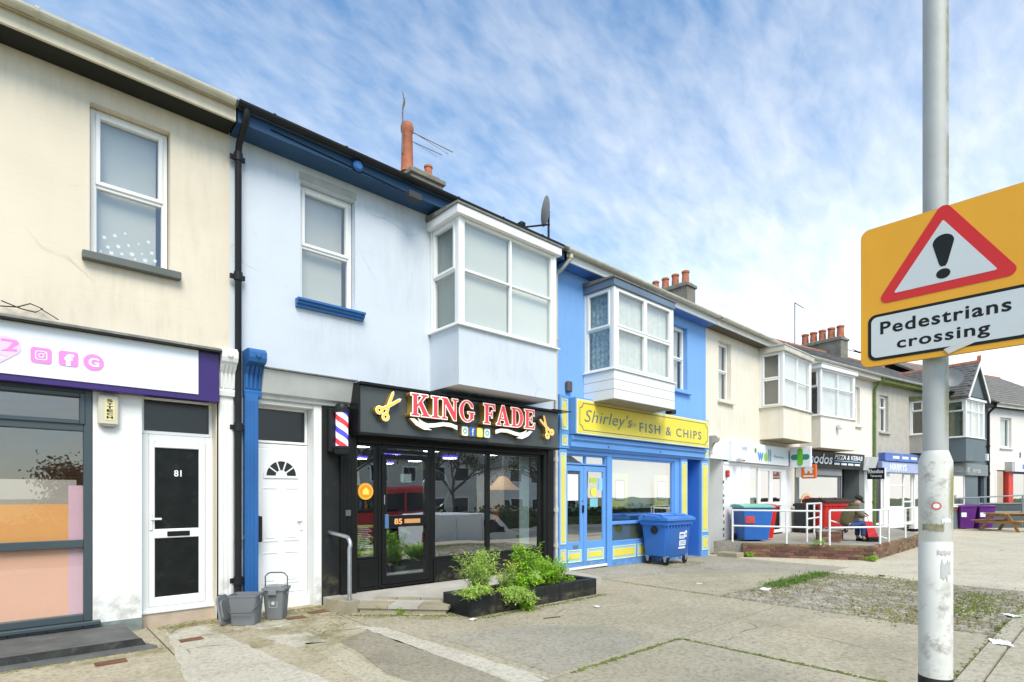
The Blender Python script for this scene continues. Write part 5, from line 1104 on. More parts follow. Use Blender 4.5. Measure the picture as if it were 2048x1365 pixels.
bx('blue_line', mat('light_blue_line', (.3, .55, .75), .4), rs, 2.4, 4.4, -.224, -.212, 2.73, 2.755); text('BURGERS CHICKEN WRAPS 01752', signwhite, rs, 2.4, 4.4, 2.60, 2.68, -.213, 'lettering', .004, 0, .25) if False else [bx('small_print', signwhite, rs, 2.4 + k * .52, 2.8 + k * .52, -.216, -.2, 2.60, 2.67) for k in range(4)]
js = thing('projecting_sign', 'orange projecting sign with white house mark below the green cross', 'sign', (.5, -.4, 2.05)); T = LEFT(.12, .06, 0)
b = MB(T); b.box(.28, .78, 0, .08, 2.05, 2.52, .02); b.done('panel', mat('orange_sign', (.80, .16, .02), .4), js); bx('bracket_plate', mat('pale_grey_plate', (.6, .6, .58), .4), js, .13, .19, -.22, -.021, 2.1, 2.48)
shape([[(.40, 2.22), (.48, 2.22), (.50, 2.3), (.56, 2.3), (.58, 2.22), (.66, 2.22), (.66, 2.36), (.71, 2.36), (.53, 2.5), (.35, 2.36), (.40, 2.36)]], signwhite, js, 'house_mark', -.005, .002, T=T); bx('word_mark', signwhite, js, .36, .70, -.006, -.001, 2.10, 2.155, T=T)
r2 = thing('projecting_sign', 'black projecting sign reading Rhodos Takeaway', 'sign', (5.2, -.5, 2.0)); T = LEFT(5.2, -.1, 0)
b = MB(T); b.box(0, .62, 0, .09, 2.11, 2.55, .015); b.done('panel', inkblack, r2); text('Rhodos', signwhite, r2, .04, .58, 2.34, 2.49, -.003, 'lettering', .002, .02, T=T); text('Takeaway', signwhite, r2, .12, .54, 2.17, 2.28, -.003, 'lettering', .002, .01, T=T); bx('side_edge', signwhite, r2, 5.19, 5.30, -.745, -.722, 2.11, 2.55)
cc = thing('security_camera', 'white dome camera on the front of the second ivory bay', 'camera', (1.5, -.8, 3.9)); MB().lathe([(0, -.1), (.08, -.06), (.1, .02), (.1, .08), (0, .08)], (1.5, -.84, 3.85), 14).done('dome', signwhite, cc, smooth=True)

# ================================================================== house 6 (Harrys, grey roughcast)
setframe(*O6, R6)
h6 = thing('terraced_house', 'grey roughcast terraced house with mossy green gutter and pale blue shop sign', 'house', (3, 0, .1))
wall_holes(h6, 0, 6, -.5, 6.08, [(.55, 1.3, 4.1, 5.6), (3.2, 5.2, 4.1, 5.7), (.1, 5.9, -.5, 2.9)], roughcast)
shell(h6, .02, 5.98, roughcast); room(h6, .1, 5.9, .24, 3.6, 3.4, 5.98, roomm); greeng = mat('mossy_gutter', (.16, .20, .05), .8, var=.4, vs=8)
eaves(h6, 0, 6, gutterg, greeng, greeng); roof(h6, 0, 6, slate); slates(h6, 0, 6, slate)
upper_window(h6, .55, 1.3, 4.1, 5.6, [.98], [(0, 1)], mat('grey_net', (.42, .43, .42), .9, var=.15, vs=8), sill='slab', sillm=roughcast)
B6 = bay(h6, 3.2, 5.3, -.6, 3.3, 4.1, 5.55, roughcast, zr=5.72, hs=[1.0], roofm=greeng, capm=leadgrey); curtain(B6, 3.3, 5.2, -.48, 4.12, 5.52, mat('lace', (.5, .52, .5), .9, var=.3, vs=12))
room(h6, .2, 5.8, .14, 4.5, .0, 2.6, mat('pale_shop_wall', (.5, .52, .52), .7), 'shop_interior')
d = casement(h6, TR((.15, .05, .25)), .75, 2.2, (), (), fw=.09, fm=whitegloss, gm=GD, name='side_door'); bx('white_pier', whitepaint, h6, .9, 1.35, -.02, .2, .1, 2.45); casement(h6, TR((1.35, .0, .95)), 1.35, 1.5, (), [.95], fw=.06, fm=whitegloss, gm=GB, name='shop_window'); bx('stall_riser', whitepaint, h6, 1.35, 2.7, -.02, .2, .1, .95)
casement(h6, TR((2.72, .05, .2)), .9, 2.25, (), [1.0], fw=.08, fm=whitegloss, gm=GB, name='shop_door'); casement(h6, TR((3.65, .0, .9)), 2.2, 1.55, [1.1], (), fw=.06, fm=whitegloss, gm=GB, name='shop_window'); bx('stall_riser', whitepaint, h6, 3.63, 5.9, -.02, .2, .0, .9)
hs_ = thing('shop_sign', 'pale blue shop sign reading HARRYS', 'sign', (3, -.2, 2.45)); bx('panel', mat('periwinkle_sign', (.36, .42, .66), .4), hs_, .35, 5.9, -.2, -.002, 2.42, 2.86, .01); text('HARRYS', signwhite, hs_, .95, 2.45, 2.5, 2.78, -.203, 'lettering', .003, .02, .15)
hb = thing('awning_box', 'blue banner strip above the pale blue shop sign', 'banner', (3, -.2, 2.88)); bx('panel', mat('blue_banner', (.09, .17, .48), .5, var=.25, vs=5), hb, .45, 5.9, -.26, -.002, 2.88, 3.22, .01)
for k in range(4): bx('print_block', signwhite, hb, 1.1 + k * .8, 1.65 + k * .8, -.263, -.259, 2.99, 3.10)
# ================================================================== house 7 (slate grey with gabled bay)
setframe(*O7, R6)
h7 = thing('terraced_house', 'slate grey terraced house with steep gable over a white bay', 'house', (3, 0, .5))
wall_holes(h7, 0, 6, -.5, 6.08, [(.7, 2.9, 4.1, 5.7), (4.05, 5.0, 4.0, 5.65), (.1, 5.9, -.5, 2.75)], slategrey)
shell(h7, .02, 5.98, slategrey); room(h7, .1, 5.9, .24, 3.6, 3.4, 5.98, roomm)
eaves(h7, 0, 6, blackmetal, soffdark, slategrey); roof(h7, 0, 6, slate); slates(h7, 0, 6, slate)
bay(h7, .62, 2.78, -.85, 3.05, 4.15, 5.85, slategrey, zr=6.0, bl=(mat('white_pane_reflection', (0, 0, 0)), mat('green_side', (.12, .15, .08), .8, var=.4, vs=5)), hs=[1.2], vs=[.72, 1.44], roofm=upvc, capm=soffdark)
gb = MB(); gb.prism([(.55, 6.0), (2.85, 6.0), (1.70, 7.5)], 'y', -.85, -.80); gb.done('gable', slategrey, h7)
for s in (-1, 1):
    xe = 1.70 + s * 1.27; g = MB(); g.prism([(1.70, 7.70), (xe, 5.98), (xe - s * .03, 5.86), (1.70, 7.54)], 'y', -1.0, 4.0); g.done('gable_roof', slate, h7)
    g = MB(); g.prism([(1.70, 7.61), (xe - s * .02, 5.95), (xe - s * .06, 5.84), (1.70, 7.46)], 'y', -1.03, -1.001); g.done('bargeboard', upvc, h7)
b = MB()
for i in range(14):
    s0, s1 = i / 14, (i + 1.25) / 14; off = .12 if i % 2 else 0
    for k in range(17):
        y0 = -1.0 + k * .3 + off; f_ = lambda s, l: (.43 + 1.27 * s - .80 * l, 5.98 + 1.72 * s + .59 * l)
        a0, a1 = f_(s0, .03 + random.uniform(0, .01)), f_(min(s1, 1), .005)
        b.quad((a0[0], y0, a0[1]), (a1[0], y0, a1[1]), (a1[0], y0 + .29, a1[1]), (a0[0], y0 + .29, a0[1]))
tag(b.done('slate_courses', slate, h7, norm=False), kind='stuff')
for k in range(12): MB().prism([(1.60, 7.62), (1.64, 7.72), (1.70, 7.76), (1.76, 7.72), (1.80, 7.62)], 'y', -1.0 + k * .34, -.68 + k * .34).done('ridge_tile', ridgem, h7)
MB().prism([(1.66, 7.68), (1.74, 7.68), (1.79, 7.98), (1.72, 7.94)], 'y', -1.04, -.9).done('finial', terracotta, h7)
upper_window(h7, 4.05, 5.0, 4.0, 5.65, [1.0], [(0, 1)], panebackm, sill='slab', sillm=upvc)
chimney(h7, .0, 5.3, 9.85, .7, 2.3, [(0, -.95, .62, .2), (0, -.48, .62, .2), (0, 0, .62, .2), (0, .48, .62, .2), (0, .95, .62, .2)])
ma_ = thing('tv_aerial', 'tall thin television mast on the ridge beside the five pot chimney', 'aerial', (-3.1, 5, 8.9)); b = MB(); b.tube([(-3.1, 5, 8.9), (-3.1, 5, 11.3)], .022, 6); b.tube([(-3.1, 5, 11.28), (-2.3, 5, 11.15)], .018, 5); b.done('mast', blackmetal, ma_)
a2 = thing('tv_aerial', 'small aerial sticking out from the side of the five pot chimney', 'aerial', (1.4, 4.2, 9.3)); b = MB(); b.tube([(.34, 4.4, 9.3), (2.1, 4.4, 9.3)], .018, 5)
for k in range(4): b.tube([(1.75 + k * .1, 4.2, 9.2 + .08 * (k % 2)), (1.75 + k * .1, 4.6, 9.5 - .08 * (k % 2))], .02, 4)
b.done('antenna', blackmetal, a2)
downpipe(h7, [(5.75, -.4, 6.2), (5.75, -.35, 6.0), (5.75, -.1, 5.75), (5.75, -.08, 5.6), (5.75, -.08, .6)], .055, blackmetal, [(5.75, -.08, 4.0), (5.75, -.08, 2.6)])
bx('meter_box', signwhite, h7, 5.5, 5.66, -.12, -.001, 3.25, 3.6, .01); bx('fascia_band', mat('mid_grey_fascia', (.20, .235, .235), .6), h7, 0, 5.55, -.12, -.001, 2.45, 3.02, .01)
text('MODERN INK', mat('pale_letters', (.62, .62, .58), .5), h7, 1.35, 3.25, 2.58, 2.86, -.125, 'lettering', .004, .0); text('TATTOO', mat('pale_letters', (.6, .6, .6)), h7, 3.6, 4.6, 2.58, 2.76, -.125, 'lettering', .004, .0)
room(h7, .2, 5.6, .14, 4, .3, 2.5, mat('tattoo_wall', (.35, .36, .36), .8), 'shop_interior'); bx('lower_wall', slategrey, h7, .0, 5.9, -.02, .12, -.3, .95); bx('lower_wall', slategrey, h7, 3.05, 4.55, -.02, .12, .95, 2.46); bx('lower_wall', slategrey, h7, 5.35, 5.98, -.02, .12, .95, 2.46); bx('doorway', mat('dark_doorway', (.03, .035, .035), .6), h7, 4.55, 5.35, .3, .35, .9, 2.46)
w7 = casement(h7, TR((.15, .0, .98)), 2.9, 1.48, [1.6], (), fw=.07, fm=whitegloss, gm=GB, name='shop_window')
brk = mat('red_brick', (.28, .10, .055), .9, var=.35, vs=9, bump=.4, bs=40, rnd=.35)
bx('window_sill', whitegloss, w7, .6, 3.15, -.08, -.021, .90, .975, .01)
for r_ in range(2):
    for k in range(10): bx('brick', brk, h7, .75 + k * .23 + .1 * (r_ % 2), .97 + k * .23 + .1 * (r_ % 2), -.05, -.021, .74 + r_ * .08, .81 + r_ * .08, .004)
shp = thing('satellite_dish', 'dark satellite dish on the slate gable roof', 'satellite dish', (-.1, -.3, 6.2)); T = TR((-.05, -.55, 6.75)) @ Matrix.Rotation(R(-60), 4, 'Z') @ Matrix.Rotation(R(75), 4, 'X'); b = MB(T); b.lathe([(0, 0), (.25, .03), (.42, .1), (.42, .12), (.2, .05), (0, .02)], (0, 0, 0), 18); b.done('dish', mat('grey_dish', (.16, .17, .17), .5), shp, smooth=True); b = MB(); b.tube([(.05, -.3, 6.2), (.05, -.4, 6.6), (-.03, -.52, 6.74)], .03, 6); b.done('arm', blackmetal, shp)
# ================================================================== house 8 (off white)
setframe(*O8, R8)
h8 = thing('terraced_house', 'off white house at the far right with shop and red pilaster', 'house', (4, 0, .3))
wall_holes(h8, 0, 12, -.5, 6.08, [(1.1, 2.2, 4.0, 5.6), (5.5, 7, 4.0, 5.6), (.6, 11, -.5, 2.8)], offwhite); shell(h8, .02, 11.98, offwhite); room(h8, .1, 11.9, .24, 3.6, 3.4, 5.98, roomm)
eaves(h8, 0, 12, gutterw, mat('white_fascia8', (.66, .66, .63), .6), soffdark); roof(h8, 0, 12, slatemoss, rise=3.3); slates(h8, 0, 12, slatemoss, rise=3.3, rows=14)
upper_window(h8, 1.1, 2.2, 4.0, 5.6, (), [(0, 0)], mat('pale_green_blind', (.58, .66, .66), .9), sill='slab', sillm=offwhite); upper_window(h8, 5.5, 7, 4.0, 5.6, (), [(0, 0)], panebackm, sill='slab', sillm=offwhite)
bx('side_door', mat('tan_door', (.50, .42, .32), .6), h8, .65, 1.5, .05, .12, .6, 2.75); bx('pier', offwhite, h8, .6, .75, -.02, .2, -.3, 2.79); bx('red_pilaster', mat('red_paint', (.62, .05, .03), .5), h8, 1.6, 2.05, -.15, .1, .4, 2.75, .01); bx('lower_wall', offwhite, h8, .6, 11, .121, .3, -.5, .6)
room(h8, 2.0, 10.9, .3, 4, .5, 2.7, mat('shop8_wall', (.08, .09, .08), .8), 'shop_interior'); casement(h8, TR((2.1, .0, .5)), 4.8, 2.2, [1.6, 3.2], (), fw=.08, fm=mat('shop8_blue', (.05, .12, .32), .5), gm=GB, name='shop_window', bw=.2); bx('stall_riser', mat('shop8_blue', (0, 0, 0)), h8, 2.1, 7, -.02, .12, .3, .95)
i8 = thing('shop_sign', 'white shop sign with blue lettering reading IVOR', 'sign', (4, -.2, 2.75)); bx('panel', signwhite, i8, 1.75, 8, -.35, -.002, 2.72, 3.25, .01); bx('end_cap', mat('sign_end_grey', (.45, .45, .43), .5), i8, 1.55, 1.745, -.32, -.002, 2.72, 3.25, .01); text('IVOR', mat('ivor_blue', (.05, .10, .5), .4), i8, 2.5, 4.6, 2.86, 3.12, -.353, 'lettering', .003, .02)
tag(bx('wall_cable_box', greyink, None, 3.0, 3.06, -.05, -.001, 3.5, 3.8, .01), 'slim dark cable box on the off white wall above the shop', 'cable box')
setframe()

# ================================================================== barber's step, handrail and planter
sp5 = thing('entrance_platform', 'mossy concrete platform with angled step in front of the barber door', 'step', (5, -.8, -.05))
b = MB(); b.prism([(3.22, -.032), (3.22, -.45), (3.62, -.70), (4.30, -1.42), (7.60, -1.48), (7.9, -.1), (7.9, -.061), (7.6, -.061)], 'z', -.08, .062); b.done('platform', paleconc, sp5)
def quadslab(nm, m, a, c, d, z0, z1):
    """slab between two plan points a-c and a depth d towards the wall"""
    a, c = Vector(a), Vector(c); u = (c - a).normalized(); n = Vector((-u.y, u.x)) * d
    B_ = MB(); P_ = [a, c, c + n, a + n]; B_.hexa([(p.x, p.y, z0) for p in P_], [(p.x, p.y, z1) for p in P_]); return B_.done(nm, m, sp5)
quadslab('step_riser', mossconc, (3.36, -.86), (4.14, -1.70), .42, -.08, .012)
for i in range(3):
    a = Vector((3.33, -.86)).lerp(Vector((4.15, -1.745)), i / 3 + .003); e = Vector((3.33, -.86)).lerp(Vector((4.15, -1.745)), (i + 1) / 3 - .003)
    quadslab('tread_slab', paleconc if i == 1 else mossconc, a, e, .40, .013, .055)
b = MB(); b.hexa([(3.08, -.42, -.08), (3.22, -.86, -.08), (3.42, -.80, -.08), (3.36, -.36, -.08)], [(3.10, -.42, .10), (3.23, -.84, .10), (3.40, -.78, .10), (3.35, -.36, .10)]); b.done('cheek_block', mossconc, sp5)
for i in range(3): quadslab('edge_stone', mossconc, Vector((3.66, -.66)).lerp(Vector((4.33, -1.40)), i / 3 + .01), Vector((3.66, -.66)).lerp(Vector((4.33, -1.40)), (i + 1) / 3 - .01), .1, .056, .085)
b = MB(); pts = [(3.28, -.73, -.05), (3.28, -.73, .80)]
for a in range(0, 91, 15): pts.append((3.28 + .01, -.73 + .12 * (1 - math.cos(R(a))), .82 + .12 * math.sin(R(a))))
pts += [(3.30, -.3, .955), (3.31, -.032, .965)]
b.tube(pts, .027, 12); o = b.done('grab_rail', steel, smooth=True); tag(o, 'bent galvanised handrail at the left of the barber step', 'handrail')
pl = thing('planter', 'long black painted block planter in front of the barber shop', 'planter', (5.5, -1.8, -.05))
soil = mat('soil', (.05, .04, .025), .95, var=.4, vs=12, bump=.6)
bx('soil', soil, pl, 4.32, 6.62, -2.02, -1.55, -.05, .12)
bk = mat('black_block_paint', (.020, .022, .021), .5, var=.3, vs=6, bump=.35, bs=35, spots=.3, spotc=(.07, .07, .055))
x = 4.25
for w in (.46, .44, .44, .30, .44, .40):
    bx('block', bk, pl, x + .003, x + w - .003, -2.08, -1.98, -.08, .20 + random.uniform(-.002, .002), .008); bx('block', bk, pl, x + .003, x + w - .003, -1.55, -1.47, -.08, .20, .008); x += w
bx('block', bk, pl, 4.25, 4.35, -1.975, -1.555, -.08, .20, .008); bx('block', bk, pl, x - .1, x - .001, -1.975, -1.555, -.08, .20, .008)
b = MB(); b.box(4.24, 4.72, -2.085, -1.975, .201, .212, .003); b.done('coping', bk, pl)
# weeds
leafA = leafmat('willow_leaf', (.48, .66, .14)); leafB = leafmat('ragwort_leaf', (.38, .64, .055)); leafC = leafmat('bright_leaf', (.40, .68, .05)); stemm = mat('weed_stem', (.20, .22, .06), .7, var=.3)
def leaf(b, p, d, ln, wd, droop=.4):
    d = d.normalized(); s = d.cross(Vector((0, 0, 1))); s = s.normalized() if s.length > 1e-4 else Vector((1, 0, 0)); up = s.cross(d)
    m_ = p + d * ln * .5 + up * ln * .06; t = p + d * ln - Vector((0, 0, ln * droop * .5))
    A, C, D_, E_ = b.v(p), b.v(m_ + s * wd - up * wd * .3), b.v(t), b.v(m_ - s * wd - up * wd * .3); M_ = b.v(m_)
    b.f([A, C, M_]); b.f([A, M_, E_]); b.f([C, D_, M_]); b.f([M_, D_, E_])
def weed(name, lab, base, h, spread, nst, per, ln, wd, lm, lean=(0, 0), flower=0, arch=.25):
    o = thing(name, lab, 'plant', base); sb, lb_ = MB(), MB(); bs_ = Vector(base)
    for i in range(nst):
        a = random.uniform(0, 6.283); r = random.uniform(.15, 1) * spread; hh = h * random.uniform(.55, 1.05)
        p0 = bs_ + Vector((random.gauss(0, .05), random.gauss(0, .04), 0)); tip = p0 + Vector((r * math.cos(a) + lean[0], r * math.sin(a) * .75 + lean[1], hh))
        ctl = p0.lerp(tip, .5) + Vector((0, 0, hh * arch)); P = [p0 * (1 - t) ** 2 + ctl * 2 * t * (1 - t) + tip * t * t for t in [k / 7 for k in range(8)]]
        sb.tube([tuple(q) for q in P], [.005 * (1 - k / 9) for k in range(8)], 4)
        for k in range(per):
            t = .12 + .88 * (k + random.random()) / per; q = p0 * (1 - t) ** 2 + ctl * 2 * t * (1 - t) + tip * t * t; an = random.uniform(0, 6.283)
            leaf(lb_, q, Vector((math.cos(an), math.sin(an), random.uniform(-.1, .9))), ln * random.uniform(.5, 1.15) * (1.15 - .5 * t), wd * random.uniform(.7, 1.2), random.uniform(.1, 1.0))
        if flower and random.random() < flower:
            fb = MB(); fb.lathe([(0, -.008), (.012, -.004), (.014, .004), (0, .01)], tuple(tip), 6); fb.done('flower', mat('yellow_flower', (.6, .42, .03), .6), o)
    tag(sb.done('stems', stemm, o), kind='stuff'); tag(lb_.done('leaves', lm, o, norm=False), kind='stuff'); return o
weed('willow_weed', 'tall narrow leaved weed at the near end of the black planter', (4.62, -1.8, .1), .68, .40, 38, 36, .15, .008, leafA)
weed('willow_weed', 'drooping narrow leaved weed spilling over the planter left end', (4.36, -2.0, .15), .12, .26, 34, 32, .12, .009, leafA, (-.04, -.12), arch=1.4)
weed('willow_weed', 'pale weed hanging over the planter front to the pavement', (4.95, -2.05, .12), -.04, .32, 60, 34, .13, .009, leafA, (.02, -.15), arch=-6.0)
weed('willow_weed', 'thin flowering weed in the planter between tall clumps', (5.05, -1.82, .1), .46, .18, 26, 26, .09, .010, leafA, flower=.9)
weed('ragwort_plant', 'tall bushy ragwort in the middle of the planter', (5.45, -1.8, .1), .68, .28, 36, 40, .10, .013, leafB, flower=.2)
weed('ragwort_plant', 'low leafy ragwort foot in front of the tall ragwort', (5.35, -1.88, .1), .30, .32, 46, 40, .09, .013, leafC)
weed('leafy_shrub', 'rounded bright green shrub towards the far end of planter', (5.98, -1.8, .1), .44, .42, 90, 46, .075, .011, leafC)
weed('leafy_shrub', 'small green seedlings at the far end of the planter', (6.4, -1.8, .1), .16, .16, 14, 18, .05, .013, leafC)
weed('pavement_weed', 'small green weed on the ground before the planter', (5.1, -2.22, -.05), .12, .16, 18, 18, .06, .014, leafC)
weed('pavement_weed', 'tiny weed growing from the base of the barber step', (3.72, -1.30, -.05), .10, .05, 8, 10, .05, .008, leafC)

# ================================================================== food caddies, covers, litter
cgrey = mat('caddy_grey_plastic', (.165, .178, .185), .45, var=.06); cgrey2 = mat('caddy_lid_grey', (.20, .213, .22), .45, var=.06)
def caddy(lab, x, y, rz, w, d, h, open_):
    global FR
    o = thing('food_caddy', lab, 'food waste bin', (x, y, gz(x)), rz); sv = FR; FR = TR((x, y, gz(x) + .004)) @ Matrix.Rotation(rz, 4, 'Z')
    a, c = w * .39, d * .39; A, C = w / 2, d / 2; t = .012
    b = MB(); L_ = []
    for (ww, dd, z) in ((a, c, 0), (a * 1.03, c * 1.03, .03), (A * .96, C * .96, h * .93), (A, C, h * .94), (A, C, h), (A - t, C - t, h), (a - t, c - t, .02)):
        r = .03; L_.append([b.v((p[0], p[1], z)) for p in rrect(-ww, ww, -dd, dd, r, 3)])
    for P, Q in zip(L_, L_[1:]):
        for i in range(len(P)): b.f([P[i], P[(i + 1) % len(P)], Q[(i + 1) % len(P)], Q[i]])
    b.f(L_[0][::-1]); b.f(L_[-1]); b.done('body', cgrey, o, smooth=True)
    for s in (-1, 1): MB().lathe([(.03, 0), (.03, .015), (0, .02)] if s > 0 else [(0, -.02), (.03, -.015), (.03, 0)], (s * A * .99, 0, h * .86), 10, 'x').done('pivot', cgrey2, o)
    if open_:
        H = MB(); H.tube([(-A - .012, 0, h * .88), (-A * .95, -C * .9, h * .62), (-A * .7, -C - .03, h * .45), (A * .7, -C - .03, h * .45), (A * .95, -C * .9, h * .62), (A + .012, 0, h * .88)], .008, 6); H.done('handle', mat('dark_grey_handle', (.06, .065, .07), .5), o, smooth=True)
        Lm = MB(TR((-A - .05, -.02, .0)) @ Matrix.Rotation(R(-10), 4, 'Y') @ Matrix.Rotation(R(90), 4, 'X') @ Matrix.Rotation(R(90), 4, 'Y'))
        Lm.prism(rrect(-C * .95, C * .95, .005, h * .98, .06, 4), 'z', -.012, .012); Lm.prism(rrect(-C * .7, C * .7, .06, h * .82, .05, 4), 'z', -.022, .03); Lm.done('lid', cgrey2, o)
    else:
        Lm = MB(); Lm.prism(rrect(-A - .015, A + .015, -C - .015, C + .015, .05, 4), 'z', h + .002, h + .03); Lm.prism(rrect(-A * .8, A * .8, -C * .8, C * .8, .05, 4), 'z', h + .03, h + .045); Lm.done('lid', cgrey2, o)
        bx('front_lip', cgrey2, o, -.05, .05, -C - .035, -C - .012, h - .05, h + .02, .006)
        H = MB(); hh = h + .21; H.tube([(-A - .005, 0, h * .9), (-A - .005, 0, hh - .05), (-A + .03, 0, hh - .01), (-A + .07, 0, hh), (A - .07, 0, hh), (A - .03, 0, hh - .01), (A + .005, 0, hh - .05), (A + .005, 0, h * .9)], .008, 6); H.done('handle', mat('dark_grey_handle', (.06, .065, .07)), o, smooth=True)
        lw = mat('caddy_print', (.55, .57, .57), .5); shape([rrect(-.05, .05, h * .42, h * .66, .01), rrect(-.046, .046, h * .43, h * .65, .01)[::-1]], lw, o, 'printed_label', -C * .87 - .004, .0008); shape([circ(0, h * .57, .022, 12)], lw, o, 'printed_mark', -C * .88 - .006, .0008)
    FR = sv
caddy('open grey food waste caddy with its lid hanging at the side', 2.06, -.52, R(-38), .34, .28, .36, True)
caddy('closed grey food waste caddy with handle up beside white door', 2.44, -.44, R(-38), .26, .26, .36, False)
rust = mat('rusty_iron', (.17, .075, .035), .85, var=.35, vs=14, bump=.4, bs=60)
for lab, x, y, w, d in (('rusty access cover in front of the dark step', .66, -1.30, .24, .15), ('rusty access cover on the pale strip before door 81', 1.40, -.90, .22, .15), ('rusty access cover beside the grey food caddies', 2.62, -.60, .24, .17), ('rusty access cover nearest the black barber wall', 2.97, -.44, .24, .17)):
    o = thing('access_cover', lab, 'cover', (x, y, gz(x))); bx('frame', rust, o, x - w / 2, x + w / 2, y - d / 2, y + d / 2, gz(x) - .02, gz(x) + .0065); bx('lid', rust, o, x - w / 2 + .012, x + w / 2 - .012, y - d / 2 + .012, y + d / 2 - .012, gz(x) + .0066, gz(x) + .009, .001)
def litter(lab, x, y, s, rz, m_=None):
    b = MB(TR((x, y, gz(x, y) + .008)) @ Matrix.Rotation(rz, 4, 'Z')); n = 5; V_ = [[b.v(((i / n - .5) * s * 1.6, (j / n - .5) * s, random.uniform(0, s * .10))) for j in range(n + 1)] for i in range(n + 1)]
    for i in range(n):
        for j in range(n): b.f([V_[i][j], V_[i + 1][j], V_[i + 1][j + 1], V_[i][j + 1]])
    tag(b.done('litter', m_ or paper, norm=False), lab, 'litter')
litter('crumpled white paper lying by the kerb at lower right', 7.6, -6.72, .16, .3); litter('small white paper scrap on concrete beyond the planter', 5.95, -2.72, .07, 1.1); litter('white paper scrap at the foot of the planter corner', 4.2, -2.18, .07, .4); litter('tiny white scrap beside the barber step', 3.86, -1.55, .03, .9)
litter('flattened paper scrap on the edge of the setts', 9.2, -3.62, .14, .2); litter('small white scrap near the caddies', 2.3, -.95, .03, .2); litter('small white paper scrap further along the kerb beyond the crumpled one', 9.6, -6.6, .12, .9)
litter('small pale wrapper on the asphalt before the chip shop', 8.9, -2.6, .06, 2.0); litter('tiny pale scrap on the dark asphalt near the blue doors', 9.4, -1.4, .03, 1.4); litter('dark flattened can on pale concrete beyond the setts', 12.9, -4.35, .10, .5, inkblack)
b = MB(); b.tube([(4.9, -2.72, gz(5) + .006), (5.12, -2.80, gz(5) + .008)], .006, 5); tag(b.done('twig', mat('twig_brown', (.06, .04, .025), .9)), 'thin dark twig on the concrete before the planter', 'twig')

